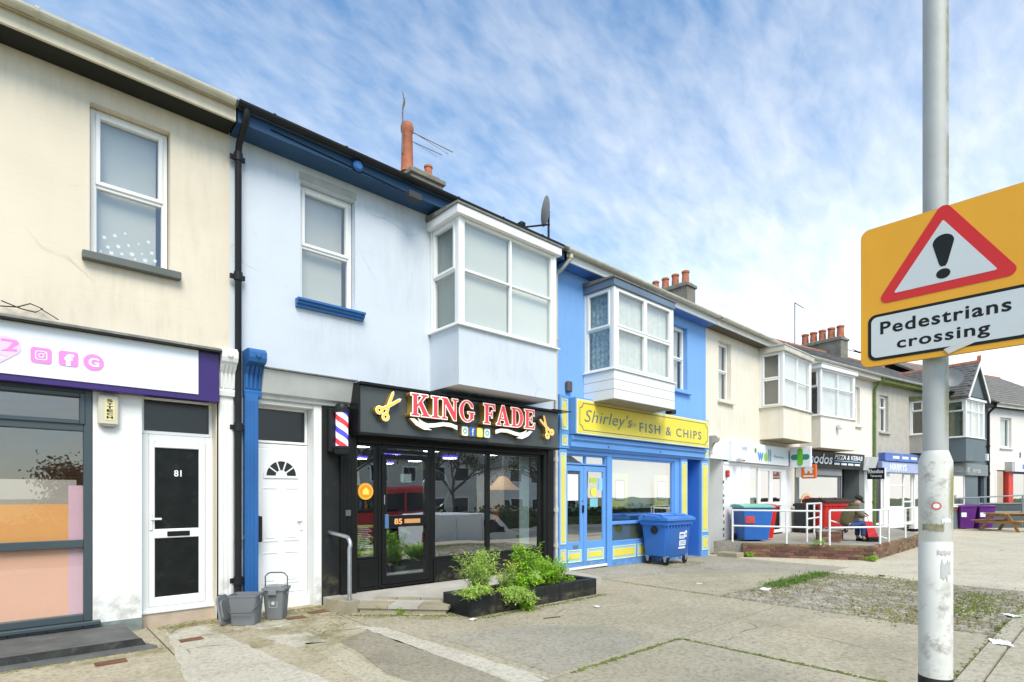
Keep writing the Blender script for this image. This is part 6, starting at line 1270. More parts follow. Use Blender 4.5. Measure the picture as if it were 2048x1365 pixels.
# ================================================================== wheeled bins
def eurobin(lab, x, y, z, rz, body, lid, logo=None, lidx=True, w=1.12, d=.72, h=1.15, cat='bin'):
    global FR
    o = thing('wheeled_container', lab, cat, (x, y, z), rz); sv = FR; FR = FR @ TR((x, y, z)) @ Matrix.Rotation(rz, 4, 'Z')
    b = MB(); L_ = []
    for (ww, dd, zz) in ((w * .37, d * .33, .17), (w * .42, d * .38, .22), (w * .475, d * .455, h * .78), (w * .48, d * .46, h * .80), (w * .515, d * .50, h * .80), (w * .515, d * .50, h * .88)):
        L_.append([b.v((p[0], p[1], zz)) for p in rrect(-ww, ww, -dd, dd, .05, 3)])
    for P, Q in zip(L_, L_[1:]):
        for i in range(len(P)): b.f([P[i], P[(i + 1) % len(P)], Q[(i + 1) % len(P)], Q[i]])
    b.f(L_[0][::-1]); b.f(L_[-1]); b.done('body', body, o, smooth=True)
    n = 9
    for i in range(n): xx = -w * .44 + w * .88 * i / (n - 1); bx('rim_rib', body, o, xx - .012, xx + .012, -d * .50, -d * .455, h * .745, h * .80, .004)
    lm = MB(); lm.prism([(-d * .56, h * .885), (-d * .56, h * .93), (-d * .35, h * .975), (d * .3, h * 1.0), (d * .5, h * .97), (d * .5, h * .885)], 'x', -w * .535, w * .535); Ld = lm.done('lid', lid, o)
    MB().prism([(-d * .3, h * .985), (-d * .28, h * 1.005), (d * .25, h * 1.025), (d * .27, h * .99)], 'x', w * .05, w * .46).done('lid_panel', lid, Ld)
    MB().prism([(-d * .3, h * .985), (-d * .28, h * 1.005), (d * .25, h * 1.025), (d * .27, h * .99)], 'x', -w * .46, -w * .02).done('lid_panel', lid, Ld)
    for s in (-1, 1):
        t = MB(); t.tube([(s * w * .53, -d * .3, h * .92), (s * w * .58, -d * .25, h * .97), (s * w * .58, d * .25, h * .99), (s * w * .53, d * .3, h * .95)], .014, 6); t.done('lid_handle', lid, Ld, smooth=True)
        MB().lathe([(.09, 0), (.09, .035), (.06, .04), (.0, .05)] if s > 0 else [(0, -.05), (.06, -.04), (.09, -.035), (.09, 0)], (s * w * .46, -.02, h * .70), 16, 'x').done('trunnion', mat('black_plastic', (.02, .02, .02), .5), o, smooth=True)
        bx('side_grip', body, o, s * w * .5 - .03, s * w * .5 + .03, -d * .44, -d * .18, h * .80, h * .85, .01)
    for sx_ in (-1, 1):
        for sy_ in (-1, 1):
            cx_, cy_ = sx_ * w * .36, sy_ * d * .32; k = MB(); k.lathe([(.035, -.022), (.085, -.022), (.095, -.012), (.095, .012), (.085, .022), (.035, .022)], (cx_, cy_, .097), 16, 'y' if sx_ > 0 else 'x'); wh = k.done('wheel', mat('tyre_rubber', (.015, .015, .015), .7), o, smooth=True)
            f = MB(); f.prism([(-.05, .20), (.05, .20), (.02, .08), (-.02, .08)], 'y' if sx_ > 0 else 'x', -.035, -.028); f.prism([(-.05, .20), (.05, .20), (.02, .08), (-.02, .08)], 'y' if sx_ > 0 else 'x', .028, .035); f.box(-.05, .05, -.05, .05, .195, .215)
            for v in f.bm.verts: v.co += Vector((cx_, cy_, 0))
            f.done('fork', steel, wh)
    if logo:
        T = Matrix.Rotation(R(-8), 4, 'X'); yy = -d * .42 - .016
        fy = lambda z_: -d * (.38 + .075 * (z_ - .22) / (h * .78 - .22))
        def decal(x0_, x1_, z0_, z1_, m_, e_): B2 = MB(); B2.hexa([(x0_, fy(z0_) - e_, z0_), (x1_, fy(z0_) - e_, z0_), (x1_, fy(z0_) + .01, z0_), (x0_, fy(z0_) + .01, z0_)], [(x0_, fy(z1_) - e_, z1_), (x1_, fy(z1_) - e_, z1_), (x1_, fy(z1_) + .01, z1_), (x0_, fy(z1_) + .01, z1_)]); B2.done('logo_print', m_, o)
        decal(.04, .32, .36, .40, logo, .003); decal(.06, .33, .43, .55, logo, .003); decal(.05, .27, .59, .74, logo, .003); decal(.28, .36, .62, .77, logo, .003); decal(.30, .34, .66, .72, body, .005); decal(.08, .24, .62, .635, body, .005); decal(.08, .24, .66, .70, body, .005); decal(.09, .30, .46, .475, body, .005); decal(.09, .30, .50, .52, body, .005)
    FR = sv; return o
binblue = mat('bin_blue_plastic', (.025, .145, .50), .38, var=.08); binblue2 = mat('bin_blue_lid', (.05, .20, .60), .35, var=.08)
eurobin('large blue wheeled bin with white logo outside the chip shop', 11.30, -.44, gz(11.3), R(0), binblue, binblue2, paper)
def wheelie(lab, x, y, z, rz, w, d, h, body, lid, sticker=None, name='wheelie_bin'):
    global FR
    o = thing(name, lab, 'wheelie bin', (x, y, z), rz); sv = FR; FR = FR @ TR((x, y, z)) @ Matrix.Rotation(rz, 4, 'Z')
    b = MB(); L_ = []
    for (ww, dd, zz, oy) in ((w * .40, d * .36, .05, .03), (w * .41, d * .37, .09, .03), (w * .49, d * .48, h * .86, 0), (w * .5, d * .5, h * .87, 0), (w * .5, d * .5, h * .91, 0)):
        L_.append([b.v((p[0], p[1] + oy, zz)) for p in rrect(-ww, ww, -dd, dd, .04, 3)])
    for P, Q in zip(L_, L_[1:]):
        for i in range(len(P)): b.f([P[i], P[(i + 1) % len(P)], Q[(i + 1) % len(P)], Q[i]])
    b.f(L_[0][::-1]); b.f(L_[-1]); b.done('body', body, o, smooth=True)
    lm = MB(); lm.prism([(-d * .54, h * .912), (-d * .54, h * .945), (-d * .2, h * .985), (d * .3, h), (d * .56, h * .97), (d * .56, h * .912)], 'x', -w * .52, w * .52); lm.done('lid', lid, o)
    H = MB(); H.tube([(-w * .42, d * .52, h * .9), (-w * .42, d * .62, h * .9), (w * .42, d * .62, h * .9), (w * .42, d * .52, h * .9)], .016, 6); H.done('handle', body, o, smooth=True)
    for s in (-1, 1): MB().lathe([(.0, -.025), (.09, -.025), (.1, -.01), (.1, .01), (.09, .025), (0, .025)], (s * w * .44, d * .42, .1), 14, 'x').done('wheel', mat('tyre_rubber', (0, 0, 0)), o, smooth=True)
    if sticker: bx('sticker', sticker, o, -w * .42, -w * .12, -d * .46, -d * .36, h * .5, h * .68)
    FR = sv; return o
redp = mat('bin_red_plastic', (.62, .02, .015), .4, var=.08); TZ = .22
wheelie('blue bin with pale green lid on the terrace behind white railing', 15.2, -.70, TZ, R(-38), .86, .70, 1.02, binblue, mat('pale_green_lid', (.18, .50, .38), .45), mat('red_sticker', (.6, .06, .05), .5), name='recycling_bin')
wheelie('red bin standing right behind the blue bin', 15.85, -.62, TZ, R(-38), .70, .70, 1.02, redp, redp, paper)
eurobin('large red wheeled bin with dark lid before the kebab shop window', 20.35, -.95, TZ, R(-20), redp, mat('bin_dark_lid', (.05, .035, .03), .5), None, w=1.35, d=.85)
wheelie('dark grey wheelie bin left of the large red bin', 19.75, -.42, TZ, R(-20), .42, .5, 1.0, mat('bin_dark_grey', (.03, .032, .035), .5), mat('bin_dark_grey', (0, 0, 0)))
purp = mat('bin_purple_plastic', (.12, .02, .20), .4, var=.08)
for lab, x, y in (('purple wheelie bin partly hidden by the sign pole', 34.1, -2.45), ('purple wheelie bin in front of the grey ramp wall', 34.8, -3.05)):
    wheelie(lab, x, y, -.15, R(-45), .78, .75, 1.17, purp, purp, paper)

# ================================================================== terrace with brick edge
TP = [(14.3, -.032), (14.48, -.72), (16.0, -3.31), (22.2, -3.14), (25.2, -1.6), (25.7, -.86), (19.87, -.035)]
tr = bpy.data.objects.new('terrace', None); COL.objects.link(tr); tag(tr, kind='structure')
b = MB(); b.prism(TP, 'z', -.2, TZ - .001); b.done('terrace_floor', ground_mat('terrace_concrete', (.24, .22, .18), (.33, .31, .26), moss=.5), tr)
bw_ = thing('brick_wall', 'low mossy brick wall edging the raised terrace', 'wall', (15.9, -3.4, -.15))
mortar = mat('mortar', (.25, .23, .19), .95, var=.2, vs=8, bump=.5); mossbrick = mat('mossy_brick', (.22, .15, .075), .95, var=.4, vs=9, bump=.5, bs=40, spots=.75, spotc=(.18, .19, .05), rnd=.3)
darkbrick = mat('dark_brick', (.17, .075, .05), .9, var=.4, vs=9, bump=.4, bs=40, spots=.4, spotc=(.10, .09, .05), rnd=.45)
bme = None
def brick_run(parent, a, c, z0, courses, side=1, mossy=lambda s, r: False, thick=.11, top=True, BL=.215, BH=.065):
    global bme
    a, c = Vector(a), Vector(c); Ln = (c - a).length; u = (c - a) / Ln; n = Vector((-u.y, u.x)) * side; ang = math.atan2(u.y, u.x)
    m_ = MB(); P_ = [a + n * .012, c + n * .012, c + n * thick, a + n * thick]; m_.hexa([(p.x, p.y, z0 - .05) for p in P_], [(p.x, p.y, z0 + courses * (BH + .01) - .012) for p in P_]); m_.done('mortar', mortar, parent)
    if bme is None:
        t = MB(); t.box(0, 1, 0, 1, 0, 1, .05); bme = bpy.data.meshes.new('brick'); t.bm.to_mesh(bme); t.bm.free(); bme.materials.append(darkbrick)
        me2 = bme.copy(); me2.materials.clear(); me2.materials.append(mossbrick); bme = (bme, me2)
    pi_ = wm(parent).inverted()
    for r in range(courses):
        s = -(BL / 2) * (r % 2)
        while s < Ln - .02:
            s0, s1 = max(0, s), min(Ln, s + BL)
            if s1 - s0 > .03:
                p = a + u * s0; ob = bpy.data.objects.new('brick', bme[1] if mossy(s0 / Ln, r) else bme[0]); COL.objects.link(ob); ob.parent = parent
                M_ = TR((p.x, p.y, z0 + r * (BH + .01))) @ Matrix.Rotation(ang, 4, 'Z') @ Matrix.Diagonal((s1 - s0, side * (.10 + random.uniform(0, .006)), BH + random.uniform(-.003, .002), 1)) @ TR((0, -random.uniform(0, .06) if side > 0 else 0, 0))
                ob.matrix_basis = pi_ @ M_
            s += BL + .01
brick_run(bw_, (14.40, -.80), (15.92, -3.42), -.15, 5, 1, lambda s, r: r == 4 or random.random() < .12)
brick_run(bw_, (15.92, -3.42), (22.0, -3.26), -.15, 5, 1, lambda s, r: random.random() < (.4 if s < .3 else .7))
b = MB(); b.box(13.98, 14.36, -.86, -.30, -.2, -.03, .02); tag(b.done('concrete_step', mossconc), 'small mossy concrete step at the start of the brick wall', 'step')
pb_ = thing('brick_planter', 'low brick bed on the terrace beside the seated person', 'planter', (17.1, -2.5, TZ)); 
for a, c in (((16.02, -2.10), (16.42, -2.50)), ((16.42, -2.50), (17.45, -2.28))): brick_run(pb_, a, c, TZ, 4, 1, lambda s, r: random.random() < .3)
b = MB(); b.hexa([(16.07, -2.05, TZ), (16.45, -2.45, TZ), (17.45, -2.23, TZ), (17.3, -1.75, TZ)], [(16.07, -2.05, TZ + .29), (16.45, -2.45, TZ + .29), (17.45, -2.23, TZ + .29), (17.3, -1.75, TZ + .29)]); b.done('coping', conc, pb_)
weed('pavement_weed', 'small weed on the brick wall below the railing corner', (15.3, -2.38, TZ), .14, .12, 14, 14, .07, .014, leafC); weed('pavement_weed', 'yellow green weed at the far foot of the brick wall', (15.75, -3.45, -.15), .14, .2, 16, 14, .08, .015, leafC); weed('pavement_weed', 'tuft of weed at the left foot of the brick wall', (14.45, -.95, -.14), .12, .12, 14, 14, .07, .014, leafC)
railw = mat('white_rail_paint', (.78, .78, .76), .45, var=.08, spots=.12, spotc=(.35, .28, .2))
def railing(lab, posts, z0, heights, r=.023, name='railing'):
    o = thing(name, lab, 'railing', (*posts[0], z0))
    for p in posts: MB().cyl((p[0], p[1], z0), (p[0], p[1], z0 + heights[-1]), r * 1.1, n=10).done('post', railw, o, smooth=True)
    for h in heights: 
        t = MB(); t.tube([(p[0], p[1], z0 + h) for p in posts], r, 8); t.done('rail', railw, o, smooth=True)
    return o
railing('white tubular railing on the end brick wall by the blue bin', [(14.44, -.50), (14.92, -1.72), (15.26, -2.42)], TZ, [.44, .86]); railing('white tubular railing along the front edge of the terrace', [(15.36, -2.60), (16.70, -3.36), (17.6, -3.34), (19.6, -3.28), (21.8, -3.2)], TZ, [.44, .88])
railing('taller white railing frame set back on the terrace', [(15.95, -1.85), (16.85, -1.72), (17.75, -1.6)], TZ, [.35, .62, 1.03]); 
b = MB(); b.tube([(16.9, -2.12, .78), (18.0, -3.2, .28)], .022, 8); tag(b.done('brace_rail', railw, smooth=True), 'sloping white brace rail in front of the seated person', 'railing')

# ================================================================== seated person
def skin(name, m_, parent, pts, edges, rad, sub=2):
    me = bpy.data.meshes.new(name); me.from_pydata(pts, edges, []); ob = bpy.data.objects.new(name, me); COL.objects.link(ob)
    md = ob.modifiers.new('s', 'SKIN'); ss = ob.modifiers.new('u', 'SUBSURF'); ss.levels = ss.render_levels = sub
    for i, v in enumerate(me.skin_vertices[0].data): v.radius = (rad[i], rad[i]); v.use_root = (i == 0)
    dg = bpy.context.evaluated_depsgraph_get(); m2 = bpy.data.meshes.new_from_object(ob.evaluated_get(dg)); bpy.data.objects.remove(ob)
    m2.transform(FR); return link(name, m2, m_, parent, True)
FR = TR((16.98, -2.46, TZ + .33)) @ Matrix.Rotation(R(-42), 4, 'Z')
ps = thing('person', 'person in olive hooded jacket and cap sitting hunched over a phone', 'person', (0, 0, 0))
sk = mat('skin', (.50, .28, .20), .6); olive = mat('olive_jacket', (.11, .09, .035), .8, var=.25, vs=10, bump=.3, bs=20); denim = mat('blue_denim', (.02, .055, .17), .8, var=.2, vs=12)
pts = [(0, 0, .10), (.06, 0, .30), (.16, 0, .50), (.24, 0, .60), (.31, 0, .68), (.36, 0, .74), (.41, 0, .80)]
E_ = [(i, i + 1) for i in range(6)]; rad = [.13, .13, .14, .11, .055, .085, .075]
for s in (-1, 1):
    k = len(pts); pts += [(.22, s * .17, .56), (.28, s * .23, .36), (.46, s * .12, .36), (.53, s * .07, .37), (.08, s * .09, .08), (.44, s * .12, .17), (.42, s * .13, -.22), (.50, s * .13, -.27)]; rad += [.055, .045, .035, .03, .085, .06, .045, .04]
    E_ += [(3, k), (k, k + 1), (k + 1, k + 2), (k + 2, k + 3), (0, k + 4), (k + 4, k + 5), (k + 5, k + 6), (k + 6, k + 7)]
    for f_ in range(5):
        q = len(pts); oy = s * (.045 + .0) ; pts += [(.555, s * .07 + (f_ - 2) * .016, .375), (.585 - .01 * abs(f_ - 2), s * .05 + (f_ - 2) * .014, .40)]; rad += [.009, .008]; E_ += [(k + 3, q), (q, q + 1)]
body = skin('body', sk, ps, pts, E_, rad, 1)
pts = [(-.02, 0, .06), (.05, 0, .28), (.15, 0, .50), (.23, 0, .62)]; rad = [.17, .175, .17, .11]; E_ = [(0, 1), (1, 2), (2, 3)]
for s in (-1, 1):
    k = len(pts); pts += [(.21, s * .18, .57), (.27, s * .24, .37), (.44, s * .14, .36)]; rad += [.085, .075, .055]; E_ += [(2, k), (k, k + 1), (k + 1, k + 2)]
skin('jacket', olive, ps, pts, E_, rad, 2)
hd = MB(); hd.lathe([(.02, -.02), (.11, .0), (.13, .05), (.11, .1), (.07, .09)], (.24, 0, .63), 14); hd.done('hood', olive, ps, smooth=True)
for s in (-1, 1): skin('jeans_leg', denim, ps, [(.04, s * .09, .07), (.24, s * .11, .13), (.45, s * .12, .18), (.43, s * .13, 0), (.42, s * .13, -.20)], [(0, 1), (1, 2), (2, 3), (3, 4)], [.11, .095, .08, .07, .065], 2); skin('shoe', inkblack, ps, [(.38, s * .13, -.29), (.46, s * .13, -.29), (.60, s * .13, -.30)], [(0, 1), (1, 2)], [.045, .05, .035], 2)
cp_ = MB(TR((.375, 0, .83)) @ Matrix.Rotation(R(35), 4, 'Y')); cp_.lathe([(.105, 0), (.108, .03), (.09, .08), (.05, .1), (0, .105)], (0, 0, 0), 16); cp_.prism([(.06, -.07), (.17, -.06), (.19, 0), (.17, .06), (.06, .07)], 'z', -.004, .01); cp_.done('cap', mat('dark_cap', (.03, .035, .03), .8), ps, smooth=True)
nz = MB(); nz.cyl((.47, 0, .755), (.51, 0, .735), .018, .01, 6); nz.done('nose', sk, ps, smooth=True)
ph = MB(TR((.60, 0, .41)) @ Matrix.Rotation(R(-50), 4, 'Y')); ph.box(-.008, .004, -.04, .04, -.075, .075, .004); tag(ph.done('phone', inkblack), 'black phone held by the seated person', 'phone')
rb = thing('shopping_bag', 'red bag with black base beside the seated person', 'bag', (.62, -.2, -.33)); b = MB(); b.hexa([(.50, -.24, -.2), (.78, -.24, -.2), (.78, .02, -.2), (.50, .02, -.2)], [(.45, -.18, .22), (.62, -.18, .22), (.62, -.04, .22), (.45, -.04, .22)]); b.done('sack', mat('red_bag', (.55, .02, .03), .6, var=.2, vs=9), rb); b = MB(); b.box(.49, .79, -.25, .03, -.33, -.201, .02); b.done('base', inkblack, rb)
b = MB(); b.tube([(.47, -.1, .22), (.44, -.1, .34), (.54, -.1, .36), (.6, -.1, .22)], .008, 5); b.done('strap', mat('red_bag', (0, 0, 0)), rb)
setframe()

# ================================================================== far end: ramp walls, rails, picnic table, board
def wall_strip(lab, a, c, z0, z1, t, m_, name='ramp_wall'):
    a, c = Vector(a), Vector(c); u = (c - a).normalized(); n = Vector((-u.y, u.x)) * t; P_ = [a, c, c + n, a + n]; o = thing(name, lab, 'wall', (a.x, a.y, z0))
    b = MB(); b.hexa([(p.x, p.y, z0) for p in P_], [(p.x, p.y, z1) for p in P_]); b.done('wall', m_, o)
    Q_ = [a - n * .15, c - n * .15, c + n * 1.15, a + n * 1.15]; b = MB(); b.hexa([(p.x, p.y, z1 + .001) for p in Q_], [(p.x, p.y, z1 + .06) for p in Q_]); b.done('coping', mat('grey_coping', (.24, .265, .265), .7), o)
dkw = mat('dark_grey_wall_paint', (.075, .09, .093), .8, var=.1)
wall_strip('front dark grey ramp wall behind the picnic table', (34.4, -2.2), (40.5, -6.6), -.2, .62, .2, dkw); wall_strip('rear dark grey ramp wall below the tattoo shop window', (35.2, -1.7), (39.2, -4.25), -.2, 1.02, .2, dkw)
o = thing('handrail', 'steel handrail above the dark grey ramp walls', 'handrail', (36.8, -4.4, .6)); b = MB(); b.tube([(33.6, -2.2, 1.32), (36.8, -4.0, 1.45), (40.5, -6.5, 1.62)], .035, 8); b.done('rail', steel, o, smooth=True)
for x, y, z in ((35.1, -2.9, 1.35), (37.2, -4.3, 1.44), (39.6, -5.9, 1.55)): MB().cyl((x, y, .55), (x, y, z), .035, n=8).done('post', steel, o, smooth=True)
wood = mat('picnic_wood', (.36, .20, .07), .7, var=.3, vs=6, bump=.2, bs=30)
FR = TR((33.35, -4.15, -.15)) @ Matrix.Rotation(R(-22), 4, 'Z') @ Matrix.Scale(1.12, 4)
pt = thing('picnic_table', 'wooden picnic table with attached benches on the pavement', 'picnic table', (0, 0, 0))
for i in range(5): bx('top_plank', wood, pt, -.9, .9, -.37 + i * .15, -.37 + i * .15 + .14, .70, .74, .004)
for s in (-1, 1):
    for i in range(2): bx('bench_plank', wood, pt, -.9, .9, s * .68 - .14 + i * .145, s * .68 - .005 + i * .145, .41, .45, .004)
for ex in (-.62, .62):
    bx('bench_beam', wood, pt, ex - .02, ex + .02, -.80, .80, .32, .41, .004); bx('top_beam', wood, pt, ex - .02, ex + .02, -.36, .36, .61, .70, .004)
    for s in (-1, 1): b = MB(); b.prism([(s * .20, .70), (s * .32, .70), (s * .72, 0), (s * .60, 0)], 'x', ex + .021, ex + .065); b.done('leg', wood, pt)
setframe()
FR = TR((33.6, -6.25, -.15)) @ Matrix.Rotation(R(-40), 4, 'Z')
ab = thing('pavement_board', 'black folding pavement board at the right edge', 'sign board', (0, 0, 0))
for s in (-1, 1): b = MB(); b.prism([(s * .28, 0), (s * .32, 0), (s * .04, .95), (s * .0, .95)], 'y', -.3, .3); b.done('board', inkblack, ab)
setframe()

# ================================================================== lamp column with temporary sign
PX, PY = 3.735, -6.873; colm = mat('weathered_column_paint', (.70, .685, .63), .55, var=.1, vs=3, bump=.12, bs=25, spots=.25, spotc=(.36, .35, .29))
lc = thing('lamp_column', 'weathered pale grey steel street lamp column by the kerb', 'lamp post', (PX, PY, gz(PX)))
MB().lathe([(.078, gz(PX) - .05), (.078, .51)], (PX, PY, 0), 28).done('base_band', mat('black_band', (.035, .037, .033), .6, var=.4, vs=14, spots=.4, spotc=(.2, .2, .18)), lc, smooth=True)
MB().lathe([(.0765, .511), (.0765, 1.24), (.0745, 1.244), (.0745, 1.252), (.0765, 1.256), (.0765, 1.68), (.0575, 1.74)], (PX, PY, 0), 32).done('base_compartment', colm, lc, smooth=True)
MB().lathe([(.0573, 1.741), (.0565, 6.2), (.0, 6.2)], (PX, PY, 0), 32).done('shaft', mat('grey_column_paint', (.47, .475, .455), .55, var=.1, vs=3, bump=.12, bs=25, streak=.25, scol=(.3, .3, .24), spots=.2, spotc=(.33, .32, .25)), lc, smooth=True)
alg = film('algae_film', (.20, .19, .05), (.42, .40, .14), 9., (1, 1, .5), .40, .62, .8)
def colfilm(z0, z1, r, a0, a1): grid_film('algae_film', alg, lc, lambda u, v: (PX + r * math.cos(R(a0 + (a1 - a0) * u)), PY + r * math.sin(R(a0 + (a1 - a0) * u)), z0 + (z1 - z0) * v), 14, 12, (1, 1, 1, 1))
colfilm(1.3, 1.68, .0774, 232, 300); colfilm(1.74, 2.6, .0585, 225, 300); colfilm(2.4, 5.5, .0585, 235, 300)
gr = film('grime_film', (.22, .21, .17), (.40, .38, .32), 11., (1, 1, 1), .50, .68, .55)
grid_film('grime_film', gr, lc, lambda u, v: (PX + .0772 * math.cos(R(120 + 160 * u)), PY + .0772 * math.sin(R(120 + 160 * u)), 1.26 + .42 * v), 16, 8, (1, 1, 1, 0)); grid_film('grime_film', gr, lc, lambda u, v: (PX + .0772 * math.cos(R(120 + 160 * u)), PY + .0772 * math.sin(R(120 + 160 * u)), .52 + .6 * v), 16, 8, (1, 1, 0, 1))
b = MB(); b.tube([(PX, PY, 6.15), (PX, PY, 6.6), (PX + .1, PY - .3, 6.85), (PX + .15, PY - .9, 6.95)], .045, 10); b.done('arm', colm, lc, smooth=True); bx('lantern', colm, lc, PX + .05, PX + .3, PY - 1.6, PY - .85, 6.9, 7.02, .03)
def on_col(poly, m_, nm, zc, ac, r=.0785):
    b = MB(); b.f([b.v((PX + r * math.cos(R(ac) + u / r), PY + r * math.sin(R(ac) + u / r), zc + v)) for u, v in poly]); b.done(nm, m_, lc)
# viewed from the camera the column's facing side lies near 170 degrees
def strip(m_, nm, zc, ac, w, h, r=.0785, n=9, ell=False, rag=0.):
    b = MB(); 
    A_ = []; B_ = []
    for i in range(n + 1):
        u = -w / 2 + w * i / n; hh = h / 2 * (math.sqrt(max(.02, 1 - (2 * u / w) ** 2)) if ell else 1 - rag * random.random()); h2_ = hh if ell else h / 2 * (1 - rag * random.random()); an = R(ac) + u / r
        A_.append(b.v((PX + r * math.cos(an), PY + r * math.sin(an), zc - hh))); B_.append(b.v((PX + r * math.cos(an), PY + r * math.sin(an), zc + h2_)))
    for i in range(n): b.f([A_[i], A_[i + 1], B_[i + 1], B_[i]])
    b.done(nm, m_, lc, norm=False)
strip(mat('sticker_red_oval', (.62, .12, .10), .5), 'sticker', 1.44, 193, .046, .042, ell=True); strip(paper, 'sticker_print', 1.44, 193, .030, .026, .0790, ell=True)
strip(mat('tape_residue', (.30, .27, .17), .8, var=.4, vs=30), 'tape_residue', 1.325, 181, .10, .045, rag=.4); strip(mat('grey_scuff', (.54, .535, .51), .6, var=.1), 'bare_metal_scuff', 1.10, 226, .05, .13, rag=.8); strip(mat('grey_scuff', (0, 0, 0)), 'bare_metal_scuff', 1.19, 222, .07, .04, .0788, rag=.8); strip(paper, 'torn_label', 1.36, 229, .05, .04, .079, rag=.9)
# the sign
ts = thing('road_sign', 'orange temporary sign with warning triangle reading Pedestrians crossing', 'road sign', (3.63, -6.93, 2.23))
SG = Matrix(((0, 1, 0, 3.62), (-1, 0, 0, -6.93), (0, 0, 1, 0), (0, 0, 0, 1)))      # x runs right across the sign, -y faces the viewer
amber = mat('amber_sign_sheet', (.80, .37, .008), .38, var=.07, vs=3); signred = mat('sign_red', (.62, .010, .006), .35, var=.03); reflw = mat('sign_reflective_white', (.60, .63, .63), .35, var=.05, vs=4)
shape([rrect(-.382, .382, 2.228, 3.012, .045, 8)], amber, ts, 'plate', .0, .003, T=SG); shape([rrect(-.384, .384, 2.226, 3.014, .046, 8)], mat('sign_back_grey', (.25, .26, .27), .5, metal=.3), ts, 'back', .005, .0018, T=SG)
def rtri(pts, r, n=6):
    out_ = []; k = len(pts)
    for i in range(k):
        p0, p, p2 = Vector(pts[i - 1]), Vector(pts[i]), Vector(pts[(i + 1) % k]); d0, d2 = (p0 - p).normalized(), (p2 - p).normalized(); half = d0.angle(d2) / 2; t = r / math.tan(half); c = p + (d0 + d2).normalized() * (r / math.sin(half)); s0, s2 = p + d0 * t, p + d2 * t; a0 = math.atan2(s0.y - c.y, s0.x - c.x); a2 = math.atan2(s2.y - c.y, s2.x - c.x)
        while a2 - a0 > math.pi: a2 -= 2 * math.pi
        while a2 - a0 < -math.pi: a2 += 2 * math.pi
        out_ += [(c.x + r * math.cos(a0 + (a2 - a0) * q / n), c.y + r * math.sin(a0 + (a2 - a0) * q / n)) for q in range(n + 1)]
    return out_
shape([rtri([(-.31, 2.572), (.31, 2.572), (.0, 3.045)], .032)], signred, ts, 'red_triangle', -.0042, .001, T=SG)
shape([rtri([(-.222, 2.617), (.215, 2.617), (-.003, 2.945)], .006)], reflw, ts, 'white_triangle', -.0058, .0005, T=SG)
shape([[(-.002 + .045 * math.cos(R(a)) * 1.0, 2.825 + .042 * math.sin(R(a))) for a in range(-5, 186, 10)] + [(-.02, 2.715), (-.012, 2.700), (.008, 2.700), (.016, 2.715)]], inkblack, ts, 'exclamation_mark', -.0068, .0005, T=SG); shape([circ(-.002, 2.661, .03, 24, 0, 360, .026)], inkblack, ts, 'exclamation_mark', -.0068, .0005, T=SG)
shape([rrect(-.345, .345, 2.258, 2.518, .04, 6)], inkblack, ts, 'text_border', -.0042, .001, T=SG); shape([rrect(-.329, .329, 2.274, 2.502, .03, 6)], reflw, ts, 'text_panel', -.0058, .0005, T=SG)
text('Pedestrians', inkblack, ts, -.285, .265, 2.400, 2.470, -.0065, 'lettering', .0005, .022, spacing=1.12, T=SG); text('crossing', inkblack, ts, -.207, .185, 2.288, 2.366, -.0065, 'lettering', .0005, .022, spacing=1.12, T=SG)
shape([[(.02, 2.235), (.13, 2.275), (.115, 2.305), (.0, 2.262)]], mat('torn_tape', (.62, .6, .56), .7), ts, 'tape_scrap', -.0082, .0006, T=SG)
for z in (2.42, 2.84): b = MB(); b.lathe([(.061, z), (.061, z + .03)], (PX, PY, 0), 20); b.box(3.628, PX - .05, PY - .06, PY + .06, z, z + .03); b.done('clamp', steel, ts)

# ================================================================== weather stains on the fronts
sto = film('ochre_stain', (.36, .29, .16), (.55, .46, .30), 3., (3, 3, .6), .42, .75, .12); stg = film('grey_stain', (.25, .25, .22), (.42, .42, .38), 3., (3.5, 3.5, .6), .44, .76, .10); std = film('splash_dirt', (.13, .12, .06), (.30, .27, .16), 7., (1, 1, 1), .42, .70, .4)
def wallfilm(m_, par, x0, x1, z0, z1, y=-.0035, edge=(1, 1, 1, 0)): grid_film('weather_stain', m_, par, lambda u, v: (x0 + (x1 - x0) * u, y, z0 + (z1 - z0) * v), 12, 10, edge)
wallfilm(sto, h1, .35, 1.65, 3.32, 4.06); wallfilm(sto, h1, -.2, .75, 3.32, 3.75, edge=(1, 1, 0, 1)); wallfilm(stg, h1, 1.38, 1.98, 3.4, 6.05, edge=(1, 1, 1, 1)); wallfilm(stg, h1, -.3, 2.0, 5.5, 6.05, edge=(0, 0, 1, 0)); wallfilm(sto, h1, 1.0, 2.0, 3.3, 3.6, edge=(1, 0, 0, 1))
wallfilm(stg, h2, 2.7, 4.0, 3.3, 4.06); wallfilm(stg, h2, 2.1, 5.0, 5.6, 6.04, edge=(0, 0, 1, 0)); wallfilm(stg, h2, 3.72, 5.02, 3.2, 3.7, edge=(1, 1, 0, 1)); wallfilm(stg, h2, 5.05, 7.18, 3.2, 4.08, y=-.7835, edge=(1, 1, 1, 0)); wallfilm(stg, h2, 3.9, 5.0, 4.2, 5.6, edge=(1, 1, 1, 1))
wallfilm(stg, h3, 8.05, 8.85, 3.6, 6.0, edge=(1, 1, 1, 0)); wallfilm(sto, h4, 14.3, 15.7, 3.1, 4.08); wallfilm(sto, h4, 15.5, 17.2, 3.1, 4.2, edge=(1, 1, 0, 1)); wallfilm(sto, h4, 14.0, 17.2, 5.5, 6.05, edge=(0, 0, 1, 0)); wallfilm(sto, h4, 17.26, 19.48, 3.25, 4.15, y=-.7235)
